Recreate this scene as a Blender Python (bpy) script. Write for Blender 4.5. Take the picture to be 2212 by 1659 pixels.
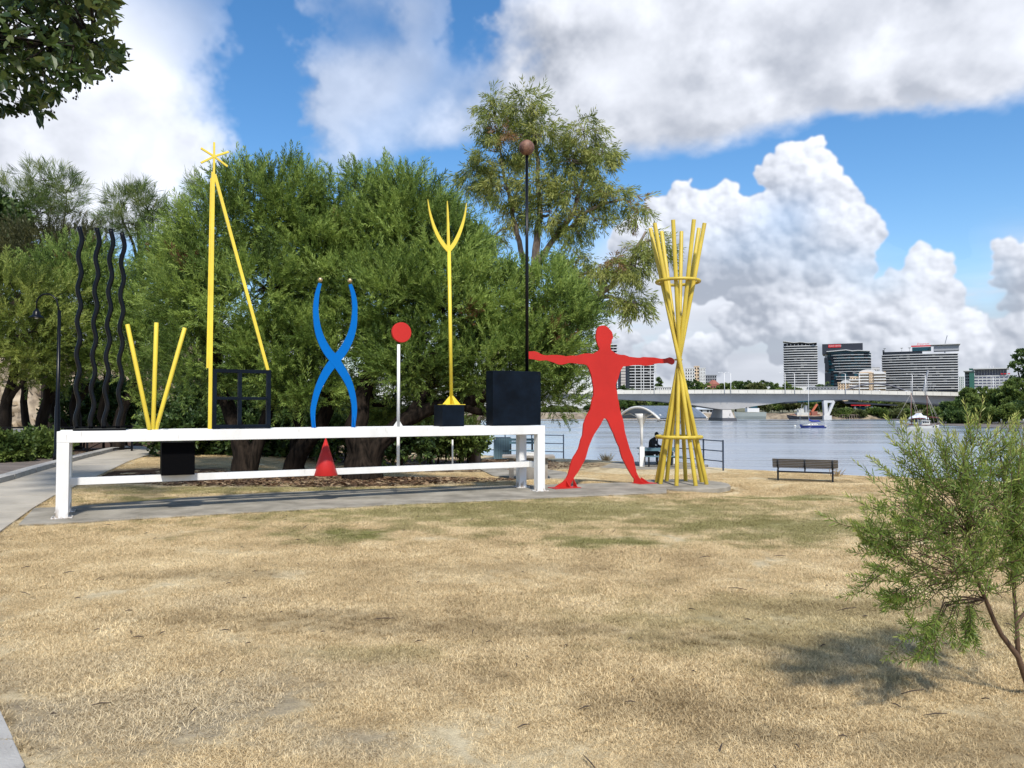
import bpy, bmesh, math, random
import numpy as np
from mathutils import Vector, Matrix, Quaternion, Euler
from mathutils.geometry import tessellate_polygon

scene = bpy.context.scene
for o in list(bpy.data.objects):
    bpy.data.objects.remove(o)
random.seed(7)
RNG = np.random.default_rng(11)
rad = math.radians
COL = scene.collection

# ------------------------------------------------------------------ camera
F, CX, CY, HOR, EYE = 1661.0, 1106.0, 829.5, 880.0, 1.7   # focal length etc. measured on a 2212 px wide view of the photo
TH = math.atan((HOR - CY) / F)
cam_d = bpy.data.cameras.new('camera')
cam = bpy.data.objects.new('camera', cam_d)
COL.objects.link(cam)
cam.location = (0, 0, EYE)
cam.rotation_euler = (math.pi / 2 + TH, 0, 0)
cam_d.sensor_width = 36.0
cam_d.lens = 36.0 * F / 2212.0
cam_d.clip_start = 0.05
cam_d.clip_end = 9000
scene.camera = cam

# ------------------------------------------------------------------ render settings, exposure
scene.view_settings.view_transform = 'Standard'
scene.view_settings.look = 'None'
scene.view_settings.gamma = 1.0
scene.view_settings.use_curve_mapping = False
scene.view_settings.exposure = 0.70
scene.render.engine = 'CYCLES'
cy = scene.cycles
cy.max_bounces = 7
cy.diffuse_bounces = 3
cy.glossy_bounces = 3
cy.transmission_bounces = 4
cy.transparent_max_bounces = 8
cy.use_denoising = True
cy.sample_clamp_indirect = 8.0
cy.caustics_reflective = False
cy.caustics_refractive = False

# ------------------------------------------------------------------ sun
SUN_EL, SUN_AZ = rad(50), rad(12)          # azimuth measured from behind the camera towards its right
SUN = Vector((math.sin(SUN_AZ) * math.cos(SUN_EL), -math.cos(SUN_AZ) * math.cos(SUN_EL), math.sin(SUN_EL)))
sun_d = bpy.data.lights.new('sun', 'SUN')
sun_d.energy = 2.9
sun_d.angle = rad(4.5)
sun_d.color = (1.0, 0.955, 0.88)
sun = bpy.data.objects.new('sun', sun_d)
COL.objects.link(sun)
sun.rotation_euler = SUN.to_track_quat('Z', 'Y').to_euler()

# ------------------------------------------------------------------ measuring helpers
def ray(px, py):
    x = (px - CX) / F
    z = -(py - CY) / F
    return Vector((x, math.cos(TH) - z * math.sin(TH), math.sin(TH) + z * math.cos(TH)))

def P(px, py, Y):
    d = ray(px, py)
    return Vector((0, 0, EYE)) + d * (Y / d.y)

def G(px, py, z=0.0):
    d = ray(px, py)
    return Vector((0, 0, EYE)) + d * ((z - EYE) / d.z)

def azel(px, py):
    d = ray(px, py).normalized()
    return math.degrees(math.atan2(d.x, d.y)), math.degrees(math.asin(d.z))
# ------------------------------------------------------------------ sky: Nishita sky with a cloud layer worked out over the whole dome
SW, SH = 4608, 1152
def _up(g, n, axis, wrap):
    m = g.shape[axis]
    t = (np.arange(n) + 0.5) / n * (m if wrap else m - 1)
    i = np.floor(t).astype(int)
    f = (t - i).astype(np.float32)
    f = f * f * (3 - 2 * f)
    j = (i + 1) % m if wrap else np.minimum(i + 1, m - 1)
    i = i % m
    sh = [1, 1]; sh[axis] = n
    f = f.reshape(sh)
    return np.take(g, i, axis) * (1 - f) + np.take(g, j, axis) * f

def fbm(nx, ny, octs, seed, gain=0.52):
    r = np.random.default_rng(seed)
    out = np.zeros((SH, SW), np.float32); a = 1.0; tot = 0
    for o in range(octs):
        g = r.random((ny * 2 ** o + 1, nx * 2 ** o), dtype=np.float32)
        out += a * _up(_up(g, SW, 1, True), SH, 0, False)
        tot += a; a *= gain
    return out / tot

def sstep(a, b, x):
    t = np.clip((x - a) / (b - a), 0, 1)
    return t * t * (3 - 2 * t)

def make_clouds():
    az = ((np.arange(SW, dtype=np.float32) + 0.5) / SW * 360 - 180)[None, :]
    el = ((np.arange(SH, dtype=np.float32) + 0.5) / SH * 90)[:, None]
    n1 = fbm(36, 14, 7, 3)                    # medium billows
    n2 = fbm(14, 6, 7, 5)                     # large forms
    n3 = fbm(110, 30, 5, 9, 0.6)              # fine detail
    warp = (n3 - 0.5)
    AZ = np.broadcast_to(az, (SH, SW)); EL = np.broadcast_to(el, (SH, SW))
    cover = np.full((SH, SW), -0.02, np.float32)
    # broad cloud fields: centre px, py, radius px, radius py, amount
    def field(px, py, rx, ry, amt, rot=0.0):
        a, e = azel(px, py)
        k = 0.0345
        dx = (AZ - a + warp * 5 + (n1 - .5) * 6) * math.cos(math.radians(e)); dy = EL - e + (n1 - .5) * 5
        c, s = math.cos(rot), math.sin(rot)
        u = (dx * c + dy * s) / (rx * k); v = (-dx * s + dy * c) / (ry * k)
        d = u * u + v * v
        cover[:] += amt * np.exp(-d * d)
    for q in [(200, 60, 280, 140, .34), (260, 300, 190, 150, .34), (60, 250, 230, 190, .32), (120, 420, 230, 60, .2),
              (430, 350, 60, 55, .24), (-150, 200, 350, 300, .35),
              (740, 110, 150, 130, .30), (820, 240, 200, 90, .34), (640, 240, 90, 60, .2), (900, 70, 100, 80, .2), (740, 330, 60, 50, .26), (620, 290, 40, 40, .2),
              (1170, 150, 200, 130, .32), (1420, 120, 330, 160, .42), (1700, 80, 400, 130, .42), (2050, 60, 350, 120, .42), (1080, 290, 150, 60, .2),
              (1250, 250, 160, 100, .26), (1500, 250, 140, 50, .2), (2300, 70, 300, 150, .4), (1330, 20, 500, 60, .1)]:
        field(*q)
    for q in [(560, 60, 60, 200, -.28), (560, 380, 90, 120, -.22), (985, 30, 50, 110, -.34), (960, 380, 160, 60, -.3), (1980, 290, 330, 75, -.5), (1480, 385, 190, 50, -.35),
              (2060, 420, 140, 140, -.5), (600, 250, 50, 100, -.12), (20, 470, 60, 40, -.2), (1130, 440, 110, 100, -.3)]:
        field(*q)
    mid_a, mid_e = azel(770, 190)
    veil = np.exp(-(((AZ - mid_a) / 9.5) ** 2 + ((EL - mid_e) / 8.0) ** 2) ** 2)
    front = np.exp(-((AZ + 0) / 46.0) ** 8) * np.exp(-((EL - 8) / 34.0) ** 8)
    # the same broken cumulus goes on all round the dome
    gen = sstep(.47, .62, n2 * .6 + fbm(22, 9, 5, 21) * .4) * .42
    cover = cover * front + gen * (1 - front)
    dens = cover + (n1 - .5) * .42 + (n3 - .5) * .16
    lit = np.roll(np.roll(dens, -16, 1), -10, 0)
    thick = sstep(.15, .75, cover + (n2 - .5) * .5)
    alpha = sstep(-0.02, 0.60, dens) * (.94 + .06 * thick) * (1 - .38 * veil)
    lum = 0.985 + 0.42 * np.clip(dens - lit, -.25, .3) - .03 * thick + .30 * (n1 - .5) + .14 * (n3 - .5) - .07 * sstep(.46, .66, n2) * thick
    # flat streaks low over the horizon
    ns = fbm(40, 60, 5, 33)
    low = sstep(.5, .66, ns + .10 * np.exp(-((EL - 4) / 4.0) ** 2)) * np.exp(-((EL - 4.2) / 3.6) ** 4) * .8
    alpha = np.maximum(alpha * sstep(2.0, 9.0, EL + n1 * 4), low)
    lum = np.where(low > alpha - 1e-4, .93 + .25 * (ns - .55) - .18 * (np.roll(ns, -14, 0) - ns), lum)
    # hazy grey veil that the tall piles rise from
    for px, py, rx, ry, am in [(1570, 640, 260, 120, .95), (1960, 730, 170, 80, .95), (2210, 660, 70, 140, .8), (1420, 560, 120, 90, .6), (1500, 780, 330, 60, .9)]:
        a, e = azel(px, py)
        g = ((AZ - a + (n1 - .5) * 5) / (rx * .0345)) ** 2 + ((EL - e + (n2 - .5) * 5) / (ry * .0345)) ** 2
        g = am * np.exp(-g * g)
        lum = lum * (1 - g) + g * (.86 + .26 * (n1 - .5) + .2 * (ns - .5)); alpha = 1 - (1 - alpha) * (1 - g)
    # towering cumulus: piles of puffs, each lit by the sun
    L = np.array([0.42, 0.76, 0.5]); L /= np.linalg.norm(L)
    zb = np.full((SH, SW), -9.0, np.float32); sb = np.zeros((SH, SW), np.float32)
    n4 = fbm(300, 90, 4, 41, .6)
    wx = (n1 - .5) * 2.2 + (n3 - .5) * 2.4 + (n4 - .5) * 1.0
    wy = (np.roll(n1, 300, 1) - .5) * 2.2 + (np.roll(n3, 500, 1) - .5) * 2.4 + (np.roll(n4, 700, 1) - .5) * 1.0
    r_ = np.random.default_rng(77)
    def puff(a, e, r, zc, pn):
        i0 = int(max(0, (e - r * 1.5) / 90 * SH)); i1 = int(min(SH, (e + r * 1.5) / 90 * SH + 1))
        j0 = int((a - r * 1.6 + 180) / 360 * SW); j1 = int((a + r * 1.6 + 180) / 360 * SW + 1)
        j0 = max(j0, 0); j1 = min(j1, SW)
        if i1 <= i0 or j1 <= j0: return
        s = (slice(i0, i1), slice(j0, j1))
        k = min(1.0, .25 + r / 1.6)
        dx = AZ[s] - a + wx[s] * k; dy = EL[s] - e + wy[s] * k
        q = r * r - dx * dx - dy * dy
        h = np.sqrt(np.maximum(q, 0))
        z = zc + h
        nx, ny, nz = dx / r, dy / r, h / r
        sh = .55 * (nx * L[0] + ny * L[1] + nz * L[2]) + .45 * pn
        m = (q > 0) & (z > zb[s])
        zb[s] = np.where(m, z, zb[s]); sb[s] = np.where(m, sh, sb[s])
    def grow(a, e, r, zc, pn, lev):
        puff(a, e, r, zc, pn)
        if lev == 0: return
        for _ in range(11 if lev == 2 else 7):
            t = r_.random() * 2 * math.pi; rr = r * (.35 + .62 * r_.random())
            dx, dy = rr * math.cos(t), rr * math.sin(t)
            if dy < -.25 * r and r_.random() < .6: continue
            h = math.sqrt(max(0, r * r - rr * rr))
            cpn = (dx * L[0] + dy * L[1] + h * L[2]) / r
            grow(a + dx, e + dy, r * (.28 + .22 * r_.random()), zc + h * .8, .5 * cpn + .5 * pn, lev - 1)
    piles = [(1740, 350, 36), (1700, 368, 36), (1782, 372, 28), (1690, 410, 46), (1760, 425, 55), (1820, 430, 40), (1838, 475, 42), (1800, 492, 55),
             (1745, 505, 65), (1680, 475, 55), (1893, 503, 18), (1872, 530, 22), (1835, 548, 40), (1640, 445, 34), (1562, 425, 26), (1525, 428, 30), (1480, 436, 34),
             (1440, 458, 30), (1500, 490, 50), (1580, 485, 52), (1640, 525, 70), (1540, 560, 75), (1440, 540, 55), (1740, 575, 70), (1660, 620, 80), (1818, 605, 42),
             (2000, 556, 27), (2030, 576, 24), (1977, 588, 30), (1942, 604, 24), (1995, 630, 48), (1922, 642, 42), (2040, 640, 22), (1960, 690, 62), (2040, 705, 42),
             (1880, 690, 60), (2090, 748, 30), (2010, 760, 62), (1900, 765, 70), (2130, 790, 30), (1610, 612, 34), (1665, 632, 38), (1725, 640, 42), (1780, 660, 52), (1840, 680, 52),
             (1640, 680, 50), (1720, 705, 70), (1560, 692, 24), (1600, 720, 40), (2168, 540, 28), (2203, 528, 24), (2195, 590, 42), (2152, 602, 24), (2205, 650, 44), (2180, 705, 36),
             (2225, 760, 60), (2260, 600, 60), (1800, 760, 60), (1380, 520, 40), (1400, 600, 50), (1345, 730, 34), (1440, 770, 40), (1530, 765, 40)]
    for px, py, r in piles:
        a, e = azel(px, py)
        grow(a, e, r * .0345 * 1.04, r_.random() * .6, .55, 2)
    # more piles of the same kind all round, low over the horizon
    for _ in range(46):
        a0 = r_.uniform(48, 312)
        if a0 > 180: a0 -= 360
        if abs(a0) > 172: continue
        e0 = r_.uniform(2, 7)
        for k in range(r_.integers(3, 7)):
            grow(a0 + r_.normal() * 3.5, e0 + abs(r_.normal()) * 2.2, r_.uniform(.9, 2.2), r_.random(), .55, 2)
    ca = (zb > -5).astype(np.float32)
    def blur(x, n=1):
        for _ in range(n):
            x = (np.roll(x, 1, 0) + 2 * x + np.roll(x, -1, 0)) / 4
            x = (np.roll(x, 1, 1) + 2 * x + np.roll(x, -1, 1)) / 4
        return x
    sb = blur(np.where(ca > 0, sb, .5), 4)
    sbig = blur(sb[::4, ::4], 12)
    sbig = np.repeat(np.repeat(sbig, 4, 0), 4, 1)
    ca = blur(ca, 3)
    ca = sstep(.15, .95, ca)
    bump = (n3 - np.roll(np.roll(n3, -5, 1), -5, 0)) + .6 * (n4 - np.roll(np.roll(n4, -2, 1), -2, 0))
    cl = .80 + .26 * sb + .25 * (sbig - .4) + .12 * (n1 - .5) + .30 * bump
    # the shaded west side and the flat bases of the tall piles
    for px, py, rx, ry, d in [(1560, 560, 170, 75, .26), (1620, 770, 160, 40, .22), (1480, 640, 140, 60, .22), (1880, 610, 60, 50, .12), (1700, 470, 60, 50, .08), (2170, 650, 40, 60, .15), (1730, 590, 120, 40, .14)]:
        a, e = azel(px, py)
        g = np.exp(-(((AZ - a) / (rx * .0345)) ** 2 + ((EL - e + (n1 - .5) * 3) / (ry * .0345)) ** 2))
        cl = cl - .6 * d * g * (1.1 - sb)
        ca = ca * (1 - .30 * g)
    cl = np.clip(cl, .62, 1.08)
    lum = lum * (1 - ca) + cl * ca
    alpha = alpha * (1 - ca) + np.maximum(alpha, .985) * ca
    alpha = np.clip(alpha, 0, 1)
    lum = np.clip(lum, .74, 1.08)
    hz = np.exp(-np.maximum(EL, 0) / 4.0) * .88
    lum = np.where(alpha > .01, lum * (1 - hz * .5) + .86 * hz * .5, .86); alpha = 1 - (1 - alpha) * (1 - hz)
    # cloud colour: bright parts white, thick parts blue-grey
    w = sstep(.55, 1.0, lum)
    px = np.empty((SH, SW, 4), np.float32)
    v = lum ** 2.2
    px[..., 0] = v * (.80 + .16 * w); px[..., 1] = v * (.91 + .09 * w); px[..., 2] = v * (1.14 - .04 * w); px[..., 3] = alpha
    return px

img = bpy.data.images.new('cloud_field', SW, SH, alpha=True, float_buffer=True)
img.colorspace_settings.name = 'Non-Color'
img.alpha_mode = 'CHANNEL_PACKED'
img.pixels.foreach_set(make_clouds().ravel())
img.update()

world = bpy.data.worlds.new('World')
scene.world = world
world.use_nodes = True
wn, wl = world.node_tree.nodes, world.node_tree.links
wn.clear()
def wnode(t, **k):
    n = wn.new(t)
    for a, b in k.items(): setattr(n, a, b)
    return n
def wmath(op, a, b=None):
    n = wnode('ShaderNodeMath', operation=op)
    for i, v in enumerate((a, b)):
        if v is None: continue
        if isinstance(v, (int, float)): n.inputs[i].default_value = v
        else: wl.new(v, n.inputs[i])
    return n.outputs[0]
sky = wnode('ShaderNodeTexSky', sky_type='NISHITA', sun_disc=False, sun_elevation=SUN_EL, sun_rotation=math.pi - SUN_AZ)
sky.altitude = 0; sky.air_density = 1.0; sky.dust_density = 0.35; sky.ozone_density = 2.2
tc = wnode('ShaderNodeTexCoord')
sp = wnode('ShaderNodeSeparateXYZ')
wl.new(tc.outputs['Generated'], sp.inputs[0])
u = wmath('ADD', wmath('DIVIDE', wmath('ARCTAN2', sp.outputs[0], sp.outputs[1]), 2 * math.pi), 0.5)
v = wmath('MAXIMUM', wmath('DIVIDE', wmath('ARCSINE', sp.outputs[2]), math.pi / 2), 0.001)
cb = wnode('ShaderNodeCombineXYZ')
wl.new(u, cb.inputs[0]); wl.new(v, cb.inputs[1])
tx = wnode('ShaderNodeTexImage', image=img, interpolation='Linear', extension='REPEAT')
wl.new(cb.outputs[0], tx.inputs[0])
hs = wnode('ShaderNodeHueSaturation')
hs.inputs['Saturation'].default_value = 1.28
hs.inputs['Value'].default_value = 1.08
wl.new(sky.outputs[0], hs.inputs['Color'])
cs = wnode('ShaderNodeVectorMath', operation='SCALE')
cs.inputs['Scale'].default_value = 5.9
wl.new(tx.outputs['Color'], cs.inputs[0])
mx = wnode('ShaderNodeMix', data_type='RGBA')
wl.new(tx.outputs['Alpha'], mx.inputs['Factor'])
wl.new(hs.outputs[0], mx.inputs['A'])
wl.new(cs.outputs[0], mx.inputs['B'])
bg = wnode('ShaderNodeBackground')
bg.inputs['Strength'].default_value = 0.10
wl.new(mx.outputs['Result'], bg.inputs['Color'])
wo = wnode('ShaderNodeOutputWorld')
wl.new(bg.outputs[0], wo.inputs[0])
# ------------------------------------------------------------------ materials
def mat(name, col, rough=.5, metal=0.0, var=0.0, scale=8.0, bump=0.0, bscale=None, col2=None, spec=.5, coat=0.0, detail=4.0, stretch=None):
    m = bpy.data.materials.new(name)
    m.use_nodes = True
    N, L = m.node_tree.nodes, m.node_tree.links
    b = N['Principled BSDF']
    b.inputs['Base Color'].default_value = (*col, 1)
    b.inputs['Roughness'].default_value = rough
    b.inputs['Metallic'].default_value = metal
    b.inputs['Specular IOR Level'].default_value = spec
    b.inputs['Coat Weight'].default_value = coat
    if var or bump or col2:
        t = N.new('ShaderNodeTexCoord')
        vec = t.outputs['Object']
        if stretch:
            mp = N.new('ShaderNodeMapping'); mp.inputs['Scale'].default_value = stretch
            L.new(vec, mp.inputs[0]); vec = mp.outputs[0]
        n = N.new('ShaderNodeTexNoise'); n.inputs['Scale'].default_value = scale; n.inputs['Detail'].default_value = detail
        n.inputs['Roughness'].default_value = .62
        L.new(vec, n.inputs['Vector'])
        if var or col2:
            r = N.new('ShaderNodeValToRGB')
            c2 = col2 or tuple(c * (1 - var) for c in col)
            c1 = col if col2 else tuple(min(1, c * (1 + var)) for c in col)
            r.color_ramp.elements[0].position = .34; r.color_ramp.elements[1].position = .66
            r.color_ramp.elements[0].color = (*c2, 1); r.color_ramp.elements[1].color = (*c1, 1)
            L.new(n.outputs['Fac'], r.inputs[0]); L.new(r.outputs[0], b.inputs['Base Color'])
        if bump:
            n2 = n
            if bscale:
                n2 = N.new('ShaderNodeTexNoise'); n2.inputs['Scale'].default_value = bscale; n2.inputs['Detail'].default_value = 5
                L.new(vec, n2.inputs['Vector'])
            bp = N.new('ShaderNodeBump'); bp.inputs['Strength'].default_value = bump; bp.inputs['Distance'].default_value = .02
            L.new(n2.outputs['Fac'], bp.inputs['Height']); L.new(bp.outputs[0], b.inputs['Normal'])
    return m

def leafmat(name, c1, c2, c3, rough=.55, trans=.35, spec=.35, dead=None):
    """leaves: colour by the per-leaf 'tint' value, light passing through"""
    m = bpy.data.materials.new(name); m.use_nodes = True
    N, L = m.node_tree.nodes, m.node_tree.links
    b = N['Principled BSDF']; out = N['Material Output']
    a = N.new('ShaderNodeAttribute'); a.attribute_name = 'tint'
    r = N.new('ShaderNodeValToRGB')
    e = r.color_ramp.elements
    e[0].position = .1; e[0].color = (*c1, 1); e[1].position = .9; e[1].color = (*c3, 1)
    x = e.new(.5); x.color = (*c2, 1)
    if dead:
        e[2].position = .9; y = e.new(1.0); y.color = (*dead, 1); z = e.new(.96); z.color = (*c3, 1)
    L.new(a.outputs['Fac'], r.inputs[0])
    L.new(r.outputs[0], b.inputs['Base Color'])
    b.inputs['Roughness'].default_value = rough; b.inputs['Specular IOR Level'].default_value = spec
    t = N.new('ShaderNodeBsdfTranslucent')
    h = N.new('ShaderNodeHueSaturation'); h.inputs['Value'].default_value = 1.5; h.inputs['Hue'].default_value = .485
    L.new(r.outputs[0], h.inputs['Color']); L.new(h.outputs[0], t.inputs['Color'])
    mx = N.new('ShaderNodeMixShader'); mx.inputs[0].default_value = trans
    L.new(b.outputs[0], mx.inputs[1]); L.new(t.outputs[0], mx.inputs[2]); L.new(mx.outputs[0], out.inputs['Surface'])
    return m

# ------------------------------------------------------------------ mesh builder
def frame_of(d):
    d = Vector(d).normalized()
    a = Vector((0, 0, 1)) if abs(d.z) < .95 else Vector((1, 0, 0))
    x = a.cross(d).normalized()
    return x, d.cross(x).normalized(), d

class MB:
    def __init__(s): s.v = []; s.f = []; s.sm = []
    def add(s, vs, fs, smooth=False):
        k = len(s.v); s.v += [tuple(p) for p in vs]
        s.f += [tuple(i + k for i in f) for f in fs]; s.sm += [smooth] * len(fs)
        return s
    def hexa(s, p):       # 8 corners: bottom 4 counter-clockwise, top 4
        return s.add(p, [(3, 2, 1, 0), (4, 5, 6, 7), (0, 1, 5, 4), (1, 2, 6, 5), (2, 3, 7, 6), (3, 0, 4, 7)])
    def box(s, c, size, ax=None):
        ux, uy, uz = ax or (Vector((1, 0, 0)), Vector((0, 1, 0)), Vector((0, 0, 1)))
        c = Vector(c); a, b, h = [q / 2 for q in size]
        return s.hexa([c + ux * (i * a) + uy * (j * b) + uz * (k * h) for k in (-1, 1) for i, j in ((-1, -1), (1, -1), (1, 1), (-1, 1))])
    def bar(s, p, q, w, h, up=None):   # rectangular bar from p to q
        p, q = Vector(p), Vector(q); d = (q - p).normalized()
        up = Vector(up) if up else (Vector((0, 0, 1)) if abs(d.z) < .95 else Vector((0, 1, 0)))
        x = d.cross(up).normalized(); y = x.cross(d).normalized()
        return s.hexa([o + x * (i * w / 2) + y * (j * h / 2) for o in (p, q) for i, j in ((-1, -1), (1, -1), (1, 1), (-1, 1))])
    def tube(s, pts, rr, n=10, cap=True, smooth=True, closed=False, fl=0.0):
        pts = [Vector(p) for p in pts]; m = len(pts)
        if isinstance(rr, (int, float)): rr = [rr] * m
        vs, fs = [], []; x = None
        for i in range(m):
            if closed: d = pts[(i + 1) % m] - pts[i - 1]
            else: d = pts[min(i + 1, m - 1)] - pts[max(i - 1, 0)]
            d.normalize()
            if x is None: x, y, _ = frame_of(d)
            else:
                x = (x - d * x.dot(d)).normalized(); y = d.cross(x)
            for k in range(n):
                t = 2 * math.pi * k / n
                q = 1 + fl * (math.sin(5 * t + .35 * i) * .6 + math.sin(8 * t - .5 * i + 1.3) * .5 + math.sin(3 * t + .2 * i)) if fl else 1
                vs.append(pts[i] + (x * math.cos(t) + y * math.sin(t)) * rr[i] * q)
        for i in range(m if closed else m - 1):
            a, b = i * n, ((i + 1) % m) * n
            for k in range(n):
                fs.append((a + k, a + (k + 1) % n, b + (k + 1) % n, b + k))
        s.add(vs, fs, smooth)
        if cap and not closed:
            k = len(s.v) - len(vs)
            s.f.append(tuple(k + i for i in reversed(range(n)))); s.sm.append(False)
            s.f.append(tuple(k + (m - 1) * n + i for i in range(n))); s.sm.append(False)
        return s
    def lathe(s, c, prof, n=20, smooth=True, axis=(0, 0, 1)):   # prof: (radius, height)
        c = Vector(c); x, y, d = frame_of(axis); vs, fs = [], []
        for r, h in prof:
            for k in range(n):
                t = 2 * math.pi * k / n
                vs.append(c + d * h + (x * math.cos(t) + y * math.sin(t)) * max(r, 1e-4))
        for i in range(len(prof) - 1):
            for k in range(n):
                fs.append((i * n + k, i * n + (k + 1) % n, (i + 1) * n + (k + 1) % n, (i + 1) * n + k))
        k0 = len(s.v)
        s.add(vs, fs, smooth)
        s.f.append(tuple(k0 + i for i in reversed(range(n)))); s.sm.append(False)
        k1 = k0 + (len(prof) - 1) * n
        s.f.append(tuple(k1 + i for i in range(n))); s.sm.append(False)
        return s
    def ball(s, c, r, n=16, m=10, sc=(1, 1, 1)):
        c = Vector(c); vs = [c + Vector((0, 0, -r * sc[2]))]; fs = []
        for i in range(1, m):
            a = math.pi * i / m - math.pi / 2
            for k in range(n):
                t = 2 * math.pi * k / n
                vs.append(c + Vector((r * sc[0] * math.cos(a) * math.cos(t), r * sc[1] * math.cos(a) * math.sin(t), r * sc[2] * math.sin(a))))
        vs.append(c + Vector((0, 0, r * sc[2]))); T = len(vs) - 1
        for k in range(n):
            fs.append((0, 1 + (k + 1) % n, 1 + k))
            fs.append((T, 1 + (m - 2) * n + k, 1 + (m - 2) * n + (k + 1) % n))
            for i in range(m - 2):
                a, b = 1 + i * n, 1 + (i + 1) * n
                fs.append((a + k, a + (k + 1) % n, b + (k + 1) % n, b + k))
        return s.add(vs, fs, True)
    def prism(s, poly, off):   # flat outline (3D points) pushed along off
        poly = [Vector(p) for p in poly]; n = len(poly); off = Vector(off)
        tris = tessellate_polygon([poly])
        nrm = Vector((0, 0, 0))
        for i in range(n): nrm += poly[i].cross(poly[(i + 1) % n])
        fl = nrm.dot(off) > 0
        vs = poly + [p + off for p in poly]; fs = []
        for t in tris:
            a, b, c = t
            if (poly[b] - poly[a]).cross(poly[c] - poly[a]).dot(off) > 0: a, b, c = c, b, a
            fs.append((a, b, c)); fs.append((c + n, b + n, a + n))
        for i in range(n):
            j = (i + 1) % n
            fs.append((i, j, j + n, i + n) if fl else (j, i, i + n, j + n))
        return s.add(vs, fs)
    def build(s, name, material=None, parent=None, bevel=0.0, mats=None):
        me = bpy.data.meshes.new(name)
        me.from_pydata(s.v, [], s.f)
        me.polygons.foreach_set('use_smooth', s.sm)
        for m in (mats or [material]):
            if m: me.materials.append(m)
        me.update()
        o = bpy.data.objects.new(name, me); COL.objects.link(o)
        if parent: o.parent = parent; o.matrix_parent_inverse = Matrix.Translation(-parent.location) if parent.type == 'EMPTY' and parent.rotation_euler[2] == 0 and parent.scale[0] == 1 else parent.matrix_basis.inverted()
        if bevel:
            b = o.modifiers.new('soft_edge', 'BEVEL'); b.width = bevel; b.segments = 2; b.limit_method = 'ANGLE'; b.angle_limit = rad(40)
        return o

def tag(o, label=None, cat=None, group=None, kind=None):
    if label: o['label'] = label
    if cat: o['category'] = cat
    if group: o['group'] = group
    if kind: o['kind'] = kind
    return o

def thing(name, label, cat, loc=(0, 0, 0), group=None):
    o = bpy.data.objects.new(name, None); COL.objects.link(o)
    o.location = loc; o.empty_display_size = .2
    return tag(o, label, cat, group)

def part_of(o, parent):
    o.parent = parent
    o.matrix_parent_inverse = parent.matrix_basis.inverted()
    return o

def dup(root, loc, rotz=0.0, label=None, scale=1.0, mats=None):
    """copy of a thing with its parts and sub-parts"""
    r = root.copy(); COL.objects.link(r)
    r.location = loc; r.rotation_euler = (0, 0, rotz); r.scale = (scale,) * 3
    if label: r['label'] = label
    for ch in root.children:
        c = ch.copy(); COL.objects.link(c); c.parent = r
        for g in ch.children:
            d = g.copy(); COL.objects.link(d); d.parent = c
    return r

def np_mesh(name, verts, quads, material, tint=None, parent=None, smooth=False):
    """large mesh straight from arrays; quads (n,4) or triangles (n,3)"""
    me = bpy.data.meshes.new(name)
    nv, nf = len(verts), len(quads); k = quads.shape[1]
    me.vertices.add(nv); me.loops.add(nf * k); me.polygons.add(nf)
    me.vertices.foreach_set('co', np.ascontiguousarray(verts, np.float32).ravel())
    me.loops.foreach_set('vertex_index', np.ascontiguousarray(quads, np.int32).ravel())
    me.polygons.foreach_set('loop_start', np.arange(nf, dtype=np.int32) * k)
    if smooth: me.polygons.foreach_set('use_smooth', np.ones(nf, bool))
    if tint is not None:
        at = me.attributes.new('tint', 'FLOAT', 'POINT'); at.data.foreach_set('value', np.ascontiguousarray(tint, np.float32))
    me.materials.append(material)
    me.update()
    o = bpy.data.objects.new(name, me); COL.objects.link(o)
    if parent: part_of(o, parent)
    return o
# ------------------------------------------------------------------ paints and stones
M_WHITE = mat('white_paint', (.80, .795, .775), .42, col2=(.68, .665, .63), scale=2.2, stretch=(1, 1, .35), bump=.04, bscale=40, detail=8)
M_RED = mat('red_paint', (.52, .026, .020), .48, spec=.22, col2=(.43, .022, .017), scale=1.1, bump=.05, bscale=30, detail=9)
M_REDC = mat('red_gloss_paint', (.46, .018, .016), .42, spec=.35, var=.12, scale=2.0)
M_YEL = mat('yellow_paint', (.80, .62, .055), .42, col2=(.69, .52, .05), scale=2.4, bump=.05, bscale=40, detail=8)
M_YELS = mat('weathered_yellow_paint', (.63, .475, .055), .5, var=.16, scale=5, stretch=(1, 1, .35), col2=(.46, .335, .038))
M_BLUE = mat('blue_paint', (.0, .125, .44), .5, spec=.10, var=.04, scale=2)
M_BLACK = mat('black_paint', (.0035, .004, .0055), .28, spec=.22, var=.25, scale=4)
M_BLACKB = mat('blue_black_panel', (.0035, .007, .013), .5, spec=.10, var=.45, scale=2.2)
M_MATT = mat('matt_shade_black', (.0025, .0025, .003), .7, spec=.04)  # small cube: shade under the frame put into a blacker, duller black
M_BRONZE = mat('bronze_sphere', (.27, .135, .085), .6, metal=.15, col2=(.075, .032, .022), scale=9, bump=.3)
M_GOLD = mat('brushed_gold', (.62, .44, .22), .33, metal=.85, var=.12, scale=20)
M_SLAB = mat('concrete_slab', (.37, .335, .275), .9, spec=.1, col2=(.185, .168, .135), scale=1.6, bump=.35, bscale=90, detail=8)
M_CONC = mat('path_concrete', (.50, .45, .37), .9, spec=.1, col2=(.35, .315, .26), scale=.9, bump=.35, bscale=110, detail=9)
M_CONCL = mat('light_concrete', (.44, .42, .38), .9, col2=(.33, .31, .28), scale=3.2, bump=.4, bscale=80)
M_STEELD = mat('dark_steel', (.013, .015, .018), .5, spec=.25)
M_GALV = mat('galvanised_bolt', (.30, .29, .28), .5, metal=.6)
M_NAVY = mat('navy_rail_paint', (.020, .035, .065), .42)

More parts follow.
